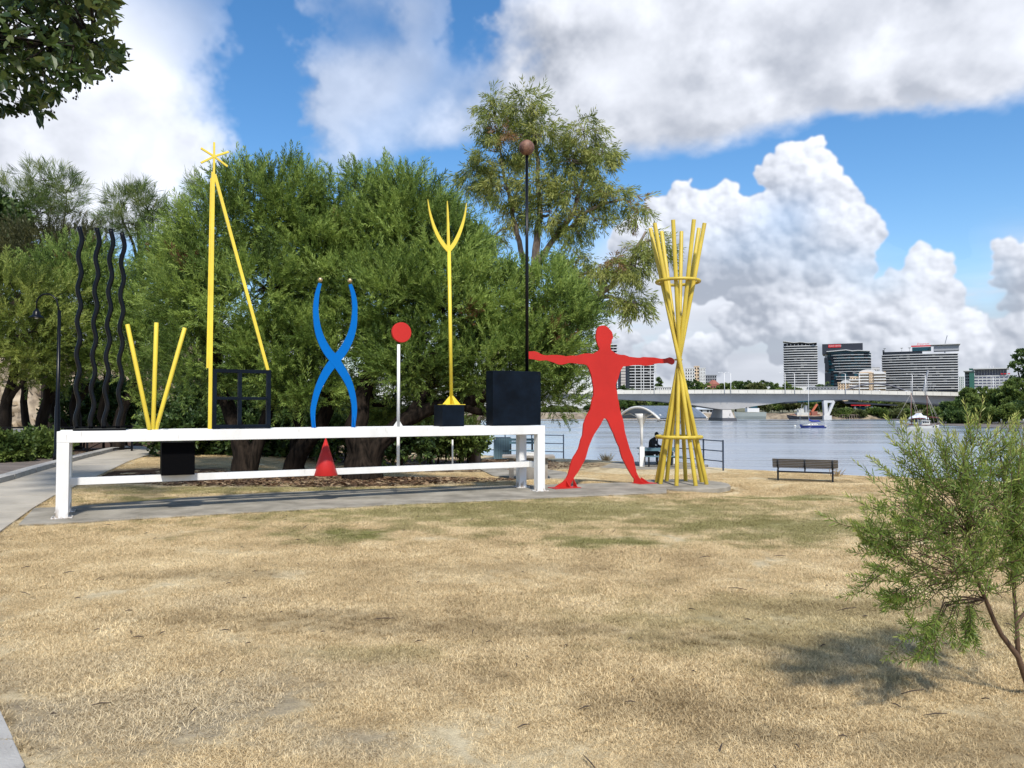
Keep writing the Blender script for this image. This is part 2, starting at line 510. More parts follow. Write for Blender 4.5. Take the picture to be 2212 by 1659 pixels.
# the frame's own paint: the same white with rust and dirt crept up from the feet
M_FRAME = mat('frame_white_paint', (.80, .795, .775), .42, col2=(.70, .685, .65), scale=2.2, stretch=(1, 1, .35), bump=.04, bscale=40, detail=8)
N, L = M_FRAME.node_tree.nodes, M_FRAME.node_tree.links
b = N['Principled BSDF']; src = b.inputs['Base Color'].links[0].from_socket
tc_ = N.new('ShaderNodeTexCoord'); sp_ = N.new('ShaderNodeSeparateXYZ'); L.new(tc_.outputs['Object'], sp_.inputs[0])
mr = N.new('ShaderNodeMapRange'); mr.inputs['From Min'].default_value = .22; mr.inputs['From Max'].default_value = .0; mr.inputs['To Max'].default_value = .26; L.new(sp_.outputs[2], mr.inputs[0])
mp = N.new('ShaderNodeMapping'); mp.inputs['Scale'].default_value = (22, 22, 5); L.new(tc_.outputs['Object'], mp.inputs[0])
nz = N.new('ShaderNodeTexNoise'); nz.inputs['Scale'].default_value = 1; nz.inputs['Detail'].default_value = 6; L.new(mp.outputs[0], nz.inputs['Vector'])
ad = N.new('ShaderNodeMath'); L.new(nz.outputs['Fac'], ad.inputs[0]); L.new(mr.outputs[0], ad.inputs[1])
cr = N.new('ShaderNodeValToRGB'); cr.color_ramp.elements[0].position = .66; cr.color_ramp.elements[0].color = (0, 0, 0, 1); cr.color_ramp.elements[1].position = .84; cr.color_ramp.elements[1].color = (.8, .8, .8, 1); L.new(ad.outputs[0], cr.inputs[0])
mxr = N.new('ShaderNodeMix'); mxr.data_type = 'RGBA'; L.new(cr.outputs[0], mxr.inputs['Factor']); L.new(src, mxr.inputs['A']); mxr.inputs['B'].default_value = (.30, .22, .15, 1); L.new(mxr.outputs['Result'], b.inputs['Base Color'])

# ------------------------------------------------------------------ the sculpture stands on one straight line
P0 = Vector((-6.93, 11.9, 0)); PE = Vector((.56, 15.72, 0))
U = (PE - P0).normalized(); Nn = Vector((-U.y, U.x, 0)); LEN = (PE - P0).length
UP = Vector((0, 0, 1)); AX = (U, Nn, UP)
DEP = .80                      # depth of the white frame
PM = P0 + Nn * (DEP / 2)       # mid plane, in which the figures stand

def loc(s, t, z=0): return P0 + U * s + Nn * t + UP * z

def Mp(px, py, t=DEP / 2):     # point of the photo on the upright plane at depth t
    d = ray(px, py); o = Vector((0, 0, EYE))
    k = (P0 + Nn * t - o).dot(Nn) / d.dot(Nn)
    return o + d * k

def sz(px, py, t=DEP / 2):
    p = Mp(px, py, t); q = p - P0
    return q.dot(U), p.z

TOP, BEAM, LW = 1.33, .175, .172
fr = thing('white_table_frame', 'long white steel table frame carrying the row of painted figures', 'sculpture', loc(LEN / 2, DEP / 2))
for t, nm in ((0, 'front'), (DEP, 'back')):
    MB().bar(loc(-LW / 2, t, TOP - BEAM / 2), loc(LEN + LW / 2, t, TOP - BEAM / 2), LW, BEAM).build('beam', M_FRAME, fr, .006)
for s in (0, LEN):
    MB().bar(loc(s, LW / 2 + .001, TOP - BEAM / 2 - .002), loc(s, DEP - LW / 2 - .001, TOP - BEAM / 2 - .002), LW - .004, BEAM - .008).build('end_beam', M_FRAME, fr, .005)
    MB().bar(loc(s, LW / 2, .52), loc(s, DEP - LW / 2, .52), .085, .12).build('cross_rail', M_FRAME, fr, .004)
    for t in (0, DEP):
        lg = MB().box(loc(s, t, (TOP - BEAM) / 2 + .006), (LW - .003, LW - .003, TOP - BEAM - .012), AX).build('leg', M_FRAME, fr, .006)
        MB().box(loc(s, t, .008), (.29, .24, .016), AX).build('foot_plate', M_FRAME, lg, .003)
        for du in (-.115, .115):
            for dn in (-.09, .09): MB().lathe(loc(s + du, t + dn, .016), [(.014, 0), (.014, .014), (.006, .016)], 6, False).build('bolt', M_GALV, lg)
MB().bar(loc(.045, DEP / 2, .52), loc(LEN - .045, DEP / 2, .52), .085, .118).build('long_rail', M_FRAME, fr, .004)
MB().bar(loc(LW / 2 + .002, DEP / 2, TOP - .052), loc(LEN - LW / 2 - .002, DEP / 2, TOP - .052), .09, .10).build('spine_beam', M_FRAME, fr, .004)

# four wavy black tubes
wv = thing('wavy_tube_sculpture', 'four tall wavy black tubes rising from the left end of the white frame', 'sculpture', loc(1.2, DEP / 2, TOP))
sa, _ = sz(158, 928); sb_, _ = sz(272, 928)
MB().bar(loc(sa, DEP / 2, TOP + .016), loc(sb_, DEP / 2, TOP + .016), .30, .03).build('base_bar', M_BLACK, wv, .004)
for bx, tx_, ty in ((166, 172, 490), (198, 210, 493), (227, 240, 496), (258, 264, 503)):
    pts = []
    s0, _ = sz(bx, 928); s1, z1 = sz(tx_ + 2, ty)
    for i in range(73):
        k = i / 72
        z = TOP + .03 + (z1 - TOP - .03) * k
        y = 928 + (ty - 928) * k
        s = s0 + (s1 - s0) * k + .024 * math.sin(2 * math.pi * (y - ty) / 71 - 1.0)
        pts.append(loc(s, DEP / 2, z))
    MB().tube(pts, .036, 14).build('wavy_tube', M_BLACK, wv)

# fan of three yellow tubes
fan = thing('yellow_tube_fan', 'three short yellow tubes fanning out in a V on the white frame', 'sculpture', Mp(329, 928))
for i, (bx, tx_, ty) in enumerate(((323, 275, 701), (330.5, 338, 697), (337, 399.5, 708))):
    s0, _ = sz(bx, 930); s1, z1 = sz(tx_, ty)
    MB().tube([loc(s0, DEP / 2 + (i - 1) * .03, TOP - .003), loc(s1, DEP / 2 + (i - 1) * .03, z1)], .035, 16).build('tube', M_YEL, fan, .003)

# tall yellow mast with a leaning strut and a six-armed star
mast = thing('yellow_star_mast', 'tall yellow mast with a leaning strut and a six armed star on top', 'sculpture', Mp(453, 928))
s0, _ = sz(453, 928); s1, z1 = sz(460.3, 372)
MB().bar(loc(s0, DEP / 2, TOP), loc(s1, DEP / 2, z1), .060, .060, U).build('mast_tube', M_YEL, mast, .004)
s2, z2 = sz(449.3, 795)
MB().bar(loc(s2, DEP / 2 + .03, z2), loc(s1 - .018, DEP / 2 + .03, z1 - .1), .03, .05, U).build('mast_rib', M_YEL, mast, .003)
sx0, zx0 = sz(463.5, 377); sx1, zx1 = sz(578.5, 800)
MB().bar(loc(sx0, DEP / 2, zx0), loc(sx1, DEP / 2, zx1), .054, .054, Nn).build('strut', M_YEL, mast, .004)
sc_, zc_ = sz(462.6, 338)
arms = [(462.6, 307.4), (434, 320), (494, 328), (434, 352), (491.8, 359.8), (462, 373)]
st = MB().lathe(loc(sc_, DEP / 2 - .019, zc_), [(.028, 0), (.028, .038)], 12, False, Nn).build('star_hub', M_YEL, mast)
for ax_, ay_ in arms:
    a, b = sz(ax_, ay_)
    d = (loc(a, 0, b) - loc(sc_, 0, zc_)).normalized() * .012
    MB().bar(loc(sc_, DEP / 2, zc_) + d, loc(a, DEP / 2, b), .036 if ay_ > 370 else .034, .030, Nn).build('star_arm', M_YEL, st, .003)

# black window grid
wf = thing('black_grid_frame', 'black steel window shaped grid standing beside the yellow mast', 'sculpture', Mp(520, 926))
sl, zt = sz(459.5, 797); sr, _ = sz(584.5, 797); sm_, _ = sz(517.5, 860); _, zm = sz(517, 860.5)
D2 = .13
zt = (sz(459.5, 798)[1] + sz(584.5, 799)[1]) / 2
def wbar(p, q, w, nm):
    MB().bar(p, q, w, D2 - (.006 if nm == 'glazing_bar' else 0), Nn).build(nm, M_BLACKB, wf, .003)
tz = DEP / 2
wbar(loc(sl, tz, zt - .03), loc(sr, tz, zt - .03), .06, 'top_bar')
wbar(loc(sl, tz, TOP + .035), loc(sr, tz, TOP + .035), .065, 'bottom_bar')
wbar(loc(sr - .034, tz, TOP + .068), loc(sr - .034, tz, zt - .06), .068, 'upright')
wbar(loc(sl + .034, tz, TOP + .068), loc(sl + .034, tz, zt - .06), .06, 'upright')
wbar(loc(sm_, tz, TOP + .068), loc(sm_, tz, zt - .06), .06, 'upright')
wbar(loc(sl + .064, tz, zm), loc(sm_ - .03, tz, zm), .05, 'glazing_bar')
wbar(loc(sm_ + .03, tz, zm), loc(sr - .068, tz, zm), .05, 'glazing_bar')

# blue crossing arcs with gold balls
bx_ = thing('blue_arc_sculpture', 'two crossing blue steel arcs forming an X tipped with gold balls', 'sculpture', Mp(720, 926))
def zz(x, y): return 518.4 + x / 3.031, 518.4 + y / 3.031
strokes = ([(525, 283, 11), (508, 345, 14), (499, 410, 16.5), (497, 470, 18), (506, 560, 21), (530, 645, 25), (572, 725, 28), (622, 786, 30), (664, 848, 28), (702, 912, 25), (729, 980, 21), (746, 1060, 18), (750, 1130, 16), (742, 1236, 10)],
           [(722, 290, 11), (740, 345, 14), (751, 410, 16.5), (752, 470, 17), (744, 560, 21), (719, 645, 25), (676, 725, 28), (622, 790, 30), (577, 848, 28), (540, 912, 25), (510, 980, 21), (488, 1060, 18), (478, 1130, 16), (483, 1238, 10)])
def smooth_curve(pts, n=6):
    out = []
    for i in range(len(pts) - 1):
        p = [pts[max(i - 1, 0)], pts[i], pts[i + 1], pts[min(i + 2, len(pts) - 1)]]
        for k in range(n):
            t = k / n
            out.append(tuple(.5 * ((2 * p[1][c]) + (-p[0][c] + p[2][c]) * t + (2 * p[0][c] - 5 * p[1][c] + 4 * p[2][c] - p[3][c]) * t * t + (-p[0][c] + 3 * p[1][c] - 3 * p[2][c] + p[3][c]) * t ** 3) for c in range(len(pts[0]))))
    out.append(tuple(pts[-1])); return out
for i, stk in enumerate(strokes):
    c = smooth_curve(stk, 5); Lp, Rp = [], []
    for j, (x, y, w) in enumerate(c):
        x0, y0, _ = c[max(j - 1, 0)]; x1, y1, _ = c[min(j + 1, len(c) - 1)]
        l = math.hypot(x1 - x0, y1 - y0); nx, ny = (y1 - y0) / l, -(x1 - x0) / l
        Lp.append((x - nx * w, y - ny * w)); Rp.append((x + nx * w, y + ny * w))
    mb = MB(); tk = .034 if i == 0 else .028
    ring = [Mp(*zz(*q), DEP / 2 - tk / 2) for q in Lp] + [Mp(*zz(*q), DEP / 2 - tk / 2) for q in reversed(Rp)]
    n = len(Lp)
    vs = ring + [p + Nn * tk for p in ring]; T = 2 * n; fs = []
    for j in range(n - 1):
        a, b, c2, d = j, j + 1, T - 2 - j, T - 1 - j
        fs += [(a, b, c2, d), (d + T, c2 + T, b + T, a + T), (b, a, a + T, b + T), (d, c2, c2 + T, d + T)]
    fs += [(0, T - 1, T - 1 + T, T), (n, n - 1, n - 1 + T, n + T)]
    arc = mb.add(vs, fs).build('arc', M_BLUE, bx_)
    bxp, byp = zz(526, 261) if i == 0 else zz(720, 266)
    c0 = Mp(bxp, byp)
    MB().ball(c0, .045, 20, 12).build('gold_ball', M_GOLD, arc)
    fx, fy = zz(stk[-1][0], stk[-1][1])
    foot = Mp(fx, 926); foot.z = TOP
    MB().prism([foot - Nn * .017, foot - Nn * .10, foot - Nn * .017 + UP * .22], U * .014).build('gusset', M_BLUE, arc)

# white post with red disc
dk = thing('red_disc_post', 'thin white post holding up a flat round red disc', 'sculpture', Mp(860.5, 918))
sd, _ = sz(860.5, 900)
MB().tube([loc(sd, DEP / 2, TOP), loc(sd, DEP / 2, sz(860.5, 744)[1])], .030, 16).build('upper_post', M_WHITE, dk)
MB().tube([loc(sd, DEP / 2, .58), loc(sd, DEP / 2, TOP - .03)], .030, 16).build('lower_post', M_WHITE, dk)
b0 = loc(sd, DEP / 2, TOP)
MB().prism([b0 - U * .1, b0 + U * .1, b0 + U * .03 + UP * .105, b0 - U * .03 + UP * .105], Nn * .02).build('gusset', M_WHITE, dk)
sdc, zdc = sz(866.8, 718.3)
MB().lathe(loc(sdc, DEP / 2 - .035, zdc), [(.188, 0), (.195, .008), (.195, .06), (.188, .068)], 48, False, Nn).build('disc', M_RED, dk)

# black plinth and yellow trident
sA, _ = sz(958, 900, .18); sB, _ = sz(1005, 900, .18)
zpl = sz(985, 874.5, .18)[1]
plinth = MB().box(loc((sA + sB) / 2 - .02, .18 + (sB - sA) / 2, (TOP + zpl) / 2), (sB - sA, sB - sA, zpl - TOP), AX).build('black_plinth', M_BLACKB, None, .005)
tag(plinth, 'small black box plinth under the yellow trident', 'plinth')
tr = thing('yellow_trident', 'yellow trident with three sharp curved prongs on a black box', 'sculpture', loc(sz(975, 873)[0], DEP / 2, zpl))
st0, _ = sz(975.3, 868); st1, zt1 = sz(970, 543)
ctr = loc(st0, DEP / 2, zpl)
MB().tube([ctr, loc(st1, DEP / 2, zt1)], .036, 16).build('shaft', M_YEL, tr)
for d in (U, -U, Nn, -Nn):
    w = d.cross(UP) * .006
    MB().prism([ctr + d * .20 - w + UP * .001, ctr + d * .02 - w + UP * .001, ctr + d * .02 - w + UP * .20], w * 2).build('gusset', M_YEL, tr)
MB().box(ctr + UP * .006, (.42, .42, .012), AX).build('base_plate', M_YEL, tr)
def zt8(x, y): return (1450 + x / 3.403) / 1.736, (700 + y / 3.403) / 1.736
def blade(pts, nm, par, m, tk, conv):
    c = smooth_curve(pts, 5); Lp, Rp = [], []
    for j, (x, y, w) in enumerate(c):
        x0, y0, _ = c[max(j - 1, 0)]; x1, y1, _ = c[min(j + 1, len(c) - 1)]
        l = math.hypot(x1 - x0, y1 - y0) or 1; nx, ny = (y1 - y0) / l, -(x1 - x0) / l
        Lp.append((x - nx * w, y - ny * w)); Rp.append((x + nx * w, y + ny * w))
    ring = [Mp(*conv(*q), DEP / 2 - tk / 2) for q in Lp] + [Mp(*conv(*q), DEP / 2 - tk / 2) for q in reversed(Rp)]
    n = len(Lp); T = 2 * n; vs = ring + [p + Nn * tk for p in ring]; fs = []
    for j in range(n - 1):
        a, b, c2, d = j, j + 1, T - 2 - j, T - 1 - j
        fs += [(a, b, c2, d), (d + T, c2 + T, b + T, a + T), (b, a, a + T, b + T), (d, c2, c2 + T, d + T)]
    fs += [(0, T - 1, T - 1 + T, T), (n, n - 1, n - 1 + T, n + T)]
    return MB().add(vs, fs).build(nm, m, par)
blade([(527, 160, 2), (550, 310, 10), (600, 490, 17), (665, 640, 22), (735, 748, 25), (800, 818, 27)], 'prong', tr, M_YEL, .030, zt8)
blade([(1021, 205, 2), (1003, 345, 10), (968, 485, 17), (918, 620, 22), (858, 735, 25), (792, 815, 27)], 'prong', tr, M_YEL, .026, zt8)
blade([(776, 180, 2), (781, 300, 9), (787, 500, 13), (791, 700, 17), (795, 822, 20)], 'prong', tr, M_YEL, .034, zt8)

# large black box, mast and bronze globe
sA, _ = sz(1065, 860, .22); sB, _ = sz(1168.5, 860, .22)
zb_ = sz(1120, 801.5, .22)[1]
big = MB().box(loc((sA + sB) / 2, .22 + .17, (TOP + zb_) / 2 + .002), (sB - sA, .34, zb_ - TOP - .004), AX).build('black_cube', M_BLACKB, None, .008)
tag(big, 'big black steel cube on the right end of the white frame', 'sculpture')
gm = thing('globe_mast', 'tall thin black mast topped by a mottled bronze globe', 'sculpture', loc(sz(1138, 798)[0], DEP / 2, zb_))
MB().tube([loc(sz(1138.3, 798)[0], DEP / 2, zb_), loc(sz(1138, 336)[0], DEP / 2, sz(1138, 336)[1])], [.036, .030], 16).build('mast_tube', M_BLACK, gm)
c0 = Mp(1137.6, 319)
MB().ball(c0, .163, 32, 18).build('globe', M_BRONZE, gm)

# black cube and red cone under the table
sA, _ = sz(349, 1000, .10); sB, _ = sz(421, 1000, .10)
hb = MB().box(loc((sA + sB) / 2, .10 + (sB - sA) / 2, .581 + .27), (sB - sA, sB - sA, .54), AX).build('black_cube', M_MATT, None, .004)
tag(hb, 'small matt black cube sitting on the lower rail under the white frame', 'sculpture')
sc0, _ = sz(703, 1020)
cone = MB().lathe(loc(sc0, DEP / 2, .455), [(.218, 0), (.222, .006), (.005, .695)], 48).build('red_cone', M_REDC, None)
tag(cone, 'glossy red cone set over the lower rail under the blue arcs', 'sculpture')
s_, _ = sz(977.5, 980)
tag(MB().tube([loc(s_, DEP / 2, .58), loc(s_, DEP / 2, 1.06)], .017, 10).build('rail_post', M_WHITE), 'short thin white post standing on the lower rail right of the disc post', 'post')

# red man
A_ = [(90, 870), (250, 862), (340, 885), (410, 930), (490, 965), (600, 978), (720, 965), (870, 965), (980, 975), (1060, 985), (1120, 1005), (1200, 990), (1320, 980), (1440, 985), (1530, 955), (1640, 925), (1750, 922), (1880, 935), (1960, 890), (2040, 845), (2055, 800), (2040, 760), (2010, 700), (1990, 640), (1965, 540), (1962, 450), (1970, 350), (1990, 250), (2030, 195), (2085, 160)]
B_ = [(215, 150), (290, 155), (350, 185), (390, 230), (440, 280), (480, 330), (495, 380), (500, 430), (512, 465), (500, 510), (478, 545), (475, 600), (460, 640), (440, 690), (435, 740), (445, 800), (490, 860), (560, 905), (640, 945), (720, 960), (830, 965), (900, 990), (960, 1015), (1080, 1028), (1180, 1040), (1280, 1040), (1350, 1022), (1480, 1030), (1640, 1035), (1720, 1050), (1840, 1072), (1950, 1068), (2040, 1045), (2080, 1030), (2140, 1045), (2200, 1090), (2215, 1140), (2200, 1200), (2150, 1235), (2100, 1215), (2030, 1190), (1900, 1200), (1780, 1195), (1650, 1215), (1560, 1250), (1450, 1265), (1370, 1262), (1290, 1245), (1180, 1242), (1050, 1255), (930, 1270), (790, 1285), (740, 1360), (700, 1440), (680, 1520), (660, 1600)]
C_ = [(1600, 320), (1560, 420), (1545, 480), (1555, 560), (1580, 640), (1590, 760), (1600, 850), (1630, 950), (1640, 1050), (1660, 1150), (1690, 1260), (1725, 1370), (1755, 1480), (1775, 1600)]
D_ = [(1640, 110), (1665, 220), (1700, 350), (1730, 450), (1755, 540), (1800, 650), (1840, 740), (1860, 850), (1885, 950), (1905, 1050), (1940, 1130), (1980, 1200), (2060, 1260), (2150, 1330), (1855, 1338), (1862, 1200), (1820, 1150), (1770, 1070), (1710, 970), (1650, 850), (1595, 750), (1560, 640), (1530, 510), (1480, 410), (1440, 310), (1410, 220), (1360, 120), (1310, 10)]
C2 = [(1370, 1560), (1320, 1460), (1290, 1410), (1250, 1390), (1215, 1395), (1190, 1440), (1160, 1490), (1130, 1560)]
D3 = [(1130, 0), (1070, 90), (990, 210), (940, 310), (890, 430), (850, 540), (825, 640), (800, 730), (770, 800), (730, 870), (690, 940), (640, 1030), (590, 1100), (545, 1160), (510, 1240), (480, 1290), (462, 1425), (50, 1440), (130, 1390), (230, 1310), (300, 1270), (370, 1190), (410, 1110), (440, 1000), (470, 880), (500, 790), (530, 720), (590, 630), (640, 540), (665, 450), (690, 340), (730, 240), (740, 120), (750, 0)]
C3 = [(690, 1460), (730, 1350), (780, 1250), (840, 1160), (865, 1050), (880, 930), (900, 850), (930, 770), (932, 650), (928, 540), (910, 440), (890, 330), (870, 200), (830, 80), (800, 0)]
A2 = [(1740, 1290), (1690, 1240), (1600, 1220), (1480, 1215), (1400, 1200), (1310, 1190), (1210, 1185), (1130, 1210), (1050, 1230), (970, 1235), (890, 1220), (800, 1180), (690, 1145), (580, 1110), (490, 1120), (390, 1125), (300, 1105), (230, 1085), (95, 1075)]
out = []
for pts, ox, oy, k in ((A_, 1970, 1200, 7.373), (B_, 2230, 1200, 7.373), (C_, 2100, 1380, 7.373), (D_, 2060, 1590, 5.821), (C2, 2100, 1380, 7.373), (D3, 2060, 1590, 5.821), (C3, 2100, 1380, 7.373), (A2, 1970, 1200, 7.373)):
    out += [((ox + x / k) / 1.736, (oy + y / k) / 1.736) for x, y in pts]
man = thing('red_man_sculpture', 'red flat steel man with spread legs and outstretched arms beside the yellow poles', 'sculpture', loc(10.2, DEP / 2))
poly = [Mp(x, y, DEP / 2 - .018) for x, y in out]
for p in poly:
    if p.z < .045: p.z = .012
MB().prism(poly, Nn * .036).build('body_plate', M_RED, man)
def gus(px, zt_, ln, lean=0):
    s = sz(px, 1045)[0]
    b = loc(s, DEP / 2 - .019, .012)
    MB().prism([b, b - Nn * ln + U * lean, b + UP * zt_], U * .014).build('gusset', M_RED, man)
for px, zt_, ln in ((1222, .13, .16), (1237, .17, .16)): gus(px, zt_, ln)
for px, zt_, ln in ((1371, .20, .20), (1383, .12, .18)): gus(px, zt_, ln, .10)
MB().box(loc(sz(1213, 1045)[0], DEP / 2 - .12, .006), (.62, .34, .012), AX).build('foot_plate', M_RED, man)
MB().box(loc(sz(1385, 1045)[0], DEP / 2 - .12, .006), (.46, .34, .012), AX).build('foot_plate', M_RED, man)

# bundle of yellow poles
BC = Vector((3.74, 17.25, 0))
bd = thing('yellow_pole_bundle', 'sheaf of eight tall yellow poles pinched at the waist and hooped by two rings', 'sculpture', BC)
ZW, ZT = 2.77, 5.80
feet_tops = [(1417, 17.45, 1522, 482, 17.0), (1425.6, 17.1, 1510, 493, 17.6), (1439, 17.75, 1499, 474, 16.65), (1460, 16.7, 1472, 500.5, 17.85),
             (1480, 17.75, 1454, 474.5, 16.65), (1501.5, 16.7, 1429, 500, 17.75), (1515, 17.5, 1414, 482, 17.0), (1525, 17.0, 1404.5, 493, 17.3)]
for fx_, fy_, tx_, ty_, tY_ in feet_tops:
    MB().tube([Vector(((fx_ - CX) / F * fy_, fy_, 0)), P(tx_, ty_, tY_)], .046, 16).build('pole', M_YELS, bd, .003)
def ringz(z, r, tr_):
    MB().tube([BC + Vector((math.cos(2 * math.pi * k / 56) * r, math.sin(2 * math.pi * k / 56) * r, z)) for k in range(56)], tr_, 12, closed=True).build('ring', M_YELS, bd)
ringz(4.53, .475, .036)
ringz(1.04, .49, .040)
MB().tube([BC + Vector((math.cos(2 * math.pi * k / 24) * .078, math.sin(2 * math.pi * k / 24) * .078, ZW)) for k in range(24)], .016, 8, closed=True).build('waist_band', M_YELS, bd)
# ------------------------------------------------------------------ land form
def smooth(a, b, x):
    t = np.clip((np.asarray(x, float) - a) / (b - a), 0, 1)
    return t * t * (3 - 2 * t)
BANK_Y = np.array([-50, 10, 18, 24.9, 28.3, 31, 37, 39.5, 48, 70, 120, 200, 420])
BANK_X = np.array([90, 62, 31, 17.4, 12.2, 8.9, 3.0, -1.0, -9, -13, -22, -40, -90.])
WATER_Z = -4.3
def bank_dist(x, y):
    return (np.interp(y, BANK_Y, BANK_X) - np.asarray(x, float)) * .62
def height(x, y):
    x = np.asarray(x, float); y = np.asarray(y, float)
    h = -.03 - .74 * smooth(17.6, 26, y + .15 * np.minimum(x, 8)) * smooth(-10, -3, x)
    h -= 1.25 * smooth(30, 52, y) * (1 - smooth(-12, -4, x))
    h -= .11 * np.exp(-((x - 5.2) / 1.6) ** 2 - ((y - 16.0) / 1.3) ** 2)
    h += .018 * np.sin(x * 1.3 + .7 * y) * np.sin(y * .9 - .4 * x) * smooth(.0, 2, np.hypot(x + 2, y - 30) * 0 + 1.2)
    h -= 4.9 * smooth(.1, 3.2, -bank_dist(x, y))
    return h
def H(x, y): return float(height(x, y))

def lawn_nodes(m, blades=False):
    """straw lawn: dry, brown, green, bare, mulched and shade-darkened areas laid out in metres on the ground"""
    N, L = m.node_tree.nodes, m.node_tree.links
    b = N['Principled BSDF']
    geo = N.new('ShaderNodeNewGeometry'); sp = N.new('ShaderNodeSeparateXYZ'); L.new(geo.outputs['Position'], sp.inputs[0])
    cb = N.new('ShaderNodeCombineXYZ'); L.new(sp.outputs[0], cb.inputs[0]); L.new(sp.outputs[1], cb.inputs[1])
    pos = cb.outputs[0]
    def noise(sc, det=4, rough=.6):
        n = N.new('ShaderNodeTexNoise'); n.inputs['Scale'].default_value = sc; n.inputs['Detail'].default_value = det; n.inputs['Roughness'].default_value = rough
        L.new(pos, n.inputs['Vector']); return n.outputs['Fac']
    def mth(op, a, c):
        n = N.new('ShaderNodeMath'); n.operation = op
        for i, v in enumerate((a, c)):
            if isinstance(v, (int, float)): n.inputs[i].default_value = v
            else: L.new(v, n.inputs[i])
        return n.outputs[0]
    def mask(ells, nz, edge=.35, k=1.0):
        tot = None
        for (x, y, rx, ry, am) in ells:
            mp = N.new('ShaderNodeMapping'); mp.vector_type = 'TEXTURE'
            mp.inputs['Location'].default_value = (x, y, 0); mp.inputs['Scale'].default_value = (rx, ry, 1)
            L.new(pos, mp.inputs[0])
            ln = N.new('ShaderNodeVectorMath'); ln.operation = 'LENGTH'; L.new(mp.outputs[0], ln.inputs[0])
            r = N.new('ShaderNodeMapRange'); r.interpolation_type = 'SMOOTHSTEP'
            r.inputs['From Min'].default_value = 1.25; r.inputs['From Max'].default_value = 1.25 - edge * 3; r.inputs['To Max'].default_value = am
            L.new(mth('ADD', ln.outputs['Value'], mth('MULTIPLY', mth('SUBTRACT', nz, .5), 3.2)), r.inputs['Value'])
            tot = r.outputs[0] if tot is None else mth('MAXIMUM', tot, r.outputs[0])
        return tot
    def mixc(f, a, c):
        n = N.new('ShaderNodeMix'); n.data_type = 'RGBA'
        L.new(f, n.inputs['Factor']) if not isinstance(f, float) else None
        for nm, v in (('A', a), ('B', c)):
            if isinstance(v, tuple): n.inputs[nm].default_value = (*v, 1)
            else: L.new(v, n.inputs[nm])
        return n.outputs['Result']
    n1, n2, n3 = noise(.42, 5), noise(1.7, 5), noise(9, 4)
    n4 = noise(3.6, 4, .7)
    nb_ = mth('ADD', mth('MULTIPLY', n2, .45), mth('MULTIPLY', n4, .55))
    r = N.new('ShaderNodeValToRGB'); e = r.color_ramp.elements
    k = 1.0
    e[0].position = .30; e[0].color = (.49, .375, .215, 1); e[1].position = .70; e[1].color = (.86, .745, .505, 1)
    x = e.new(.5); x.color = (.70, .57, .35, 1)
    L.new(mth('ADD', mth('MULTIPLY', n1, .5), mth('MULTIPLY', n2, .5)), r.inputs[0])
    c = r.outputs[0]
    c = mixc(mask([(.6, 12.9, 6.4, 2.3, .62), (-2.3, 10.4, .9, .55, .9), (1.2, 9.9, 1.0, .5, .8), (3.9, 11.2, 2.4, 1.6, .7), (-4, 14.5, 4.5, .7, .8), (2.5, 6.2, 2.2, 1.2, .28), (5.6, 15.0, 1.6, .8, .8), (-5.5, 16.2, 5, .9, .6), (-.9, 5.5, .7, .3, .25)], n2), c, (.25, .26, .085))
    c = mixc(mask([(-1.5, 6.35, .9, .34, .26), (-.6, 6.1, .8, .26, .24), (.15, 6.0, .7, .22, .24), (-2.7, 6.4, .8, .28, .16), (1.6, 5.8, .8, .26, .22), (-.2, 8.3, 1.5, .3, .15), (1.1, 4.5, .8, .25, .2), (-3.0, 8.0, 1.0, .3, .25), (3.2, 6.7, 1.2, .3, .25), (1.4, 4.1, .4, .15, .4), (9.8, 25.6, 1.6, .7, .7), (2.4, 3.9, .8, .3, .2)], nb_, .25), c, (.20, .14, .07))
    c = mixc(mask([(-2.05, 4.45, .85, .65, .70), (-1.3, 5.0, .9, .5, .3), (-2.9, 5.1, .6, .4, .35), (-.9, 4.0, .4, .2, .5), (-2.6, 6.9, .5, .3, .4)], nb_, .25), c, (.36, .31, .235) if not blades else (.64, .55, .385))
    if not blades:
        c = mixc(mask([(-4.9, 19.3, 5.3, 2.7, 1.0), (-9.3, 20.2, 2.3, 2.3, 1.0), (-7, 33, 11, 4.2, 1.0), (-18, 48, 13, 15, 1.0), (-42, 62, 24, 18, 1.0), (-1.0, 35.2, 3.2, 1.6, .9), (-25, 34, 16, 7, 1.0), (-16.5, 29.5, 4, 1.6, .9)], mth('ADD', mth('MULTIPLY', n2, .35), .325), .2), c, (.085, .050, .030))  # mulch; the two farthest left ellipses paint tree shade into the ground colour
    return b, c, n3, mixc, mth, noise

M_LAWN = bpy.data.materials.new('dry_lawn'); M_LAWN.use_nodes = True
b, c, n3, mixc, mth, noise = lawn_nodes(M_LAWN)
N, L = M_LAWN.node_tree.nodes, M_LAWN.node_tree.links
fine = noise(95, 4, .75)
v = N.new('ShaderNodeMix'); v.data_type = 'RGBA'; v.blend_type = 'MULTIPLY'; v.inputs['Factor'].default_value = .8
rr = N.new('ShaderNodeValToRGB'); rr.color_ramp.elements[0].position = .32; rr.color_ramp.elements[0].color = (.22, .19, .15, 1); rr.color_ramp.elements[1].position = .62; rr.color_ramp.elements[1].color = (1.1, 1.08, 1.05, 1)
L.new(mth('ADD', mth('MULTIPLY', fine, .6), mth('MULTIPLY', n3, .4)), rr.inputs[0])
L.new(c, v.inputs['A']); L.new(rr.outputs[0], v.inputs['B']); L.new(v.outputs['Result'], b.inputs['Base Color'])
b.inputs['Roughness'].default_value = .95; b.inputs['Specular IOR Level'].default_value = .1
bp = N.new('ShaderNodeBump'); bp.inputs['Strength'].default_value = .7; bp.inputs['Distance'].default_value = .03
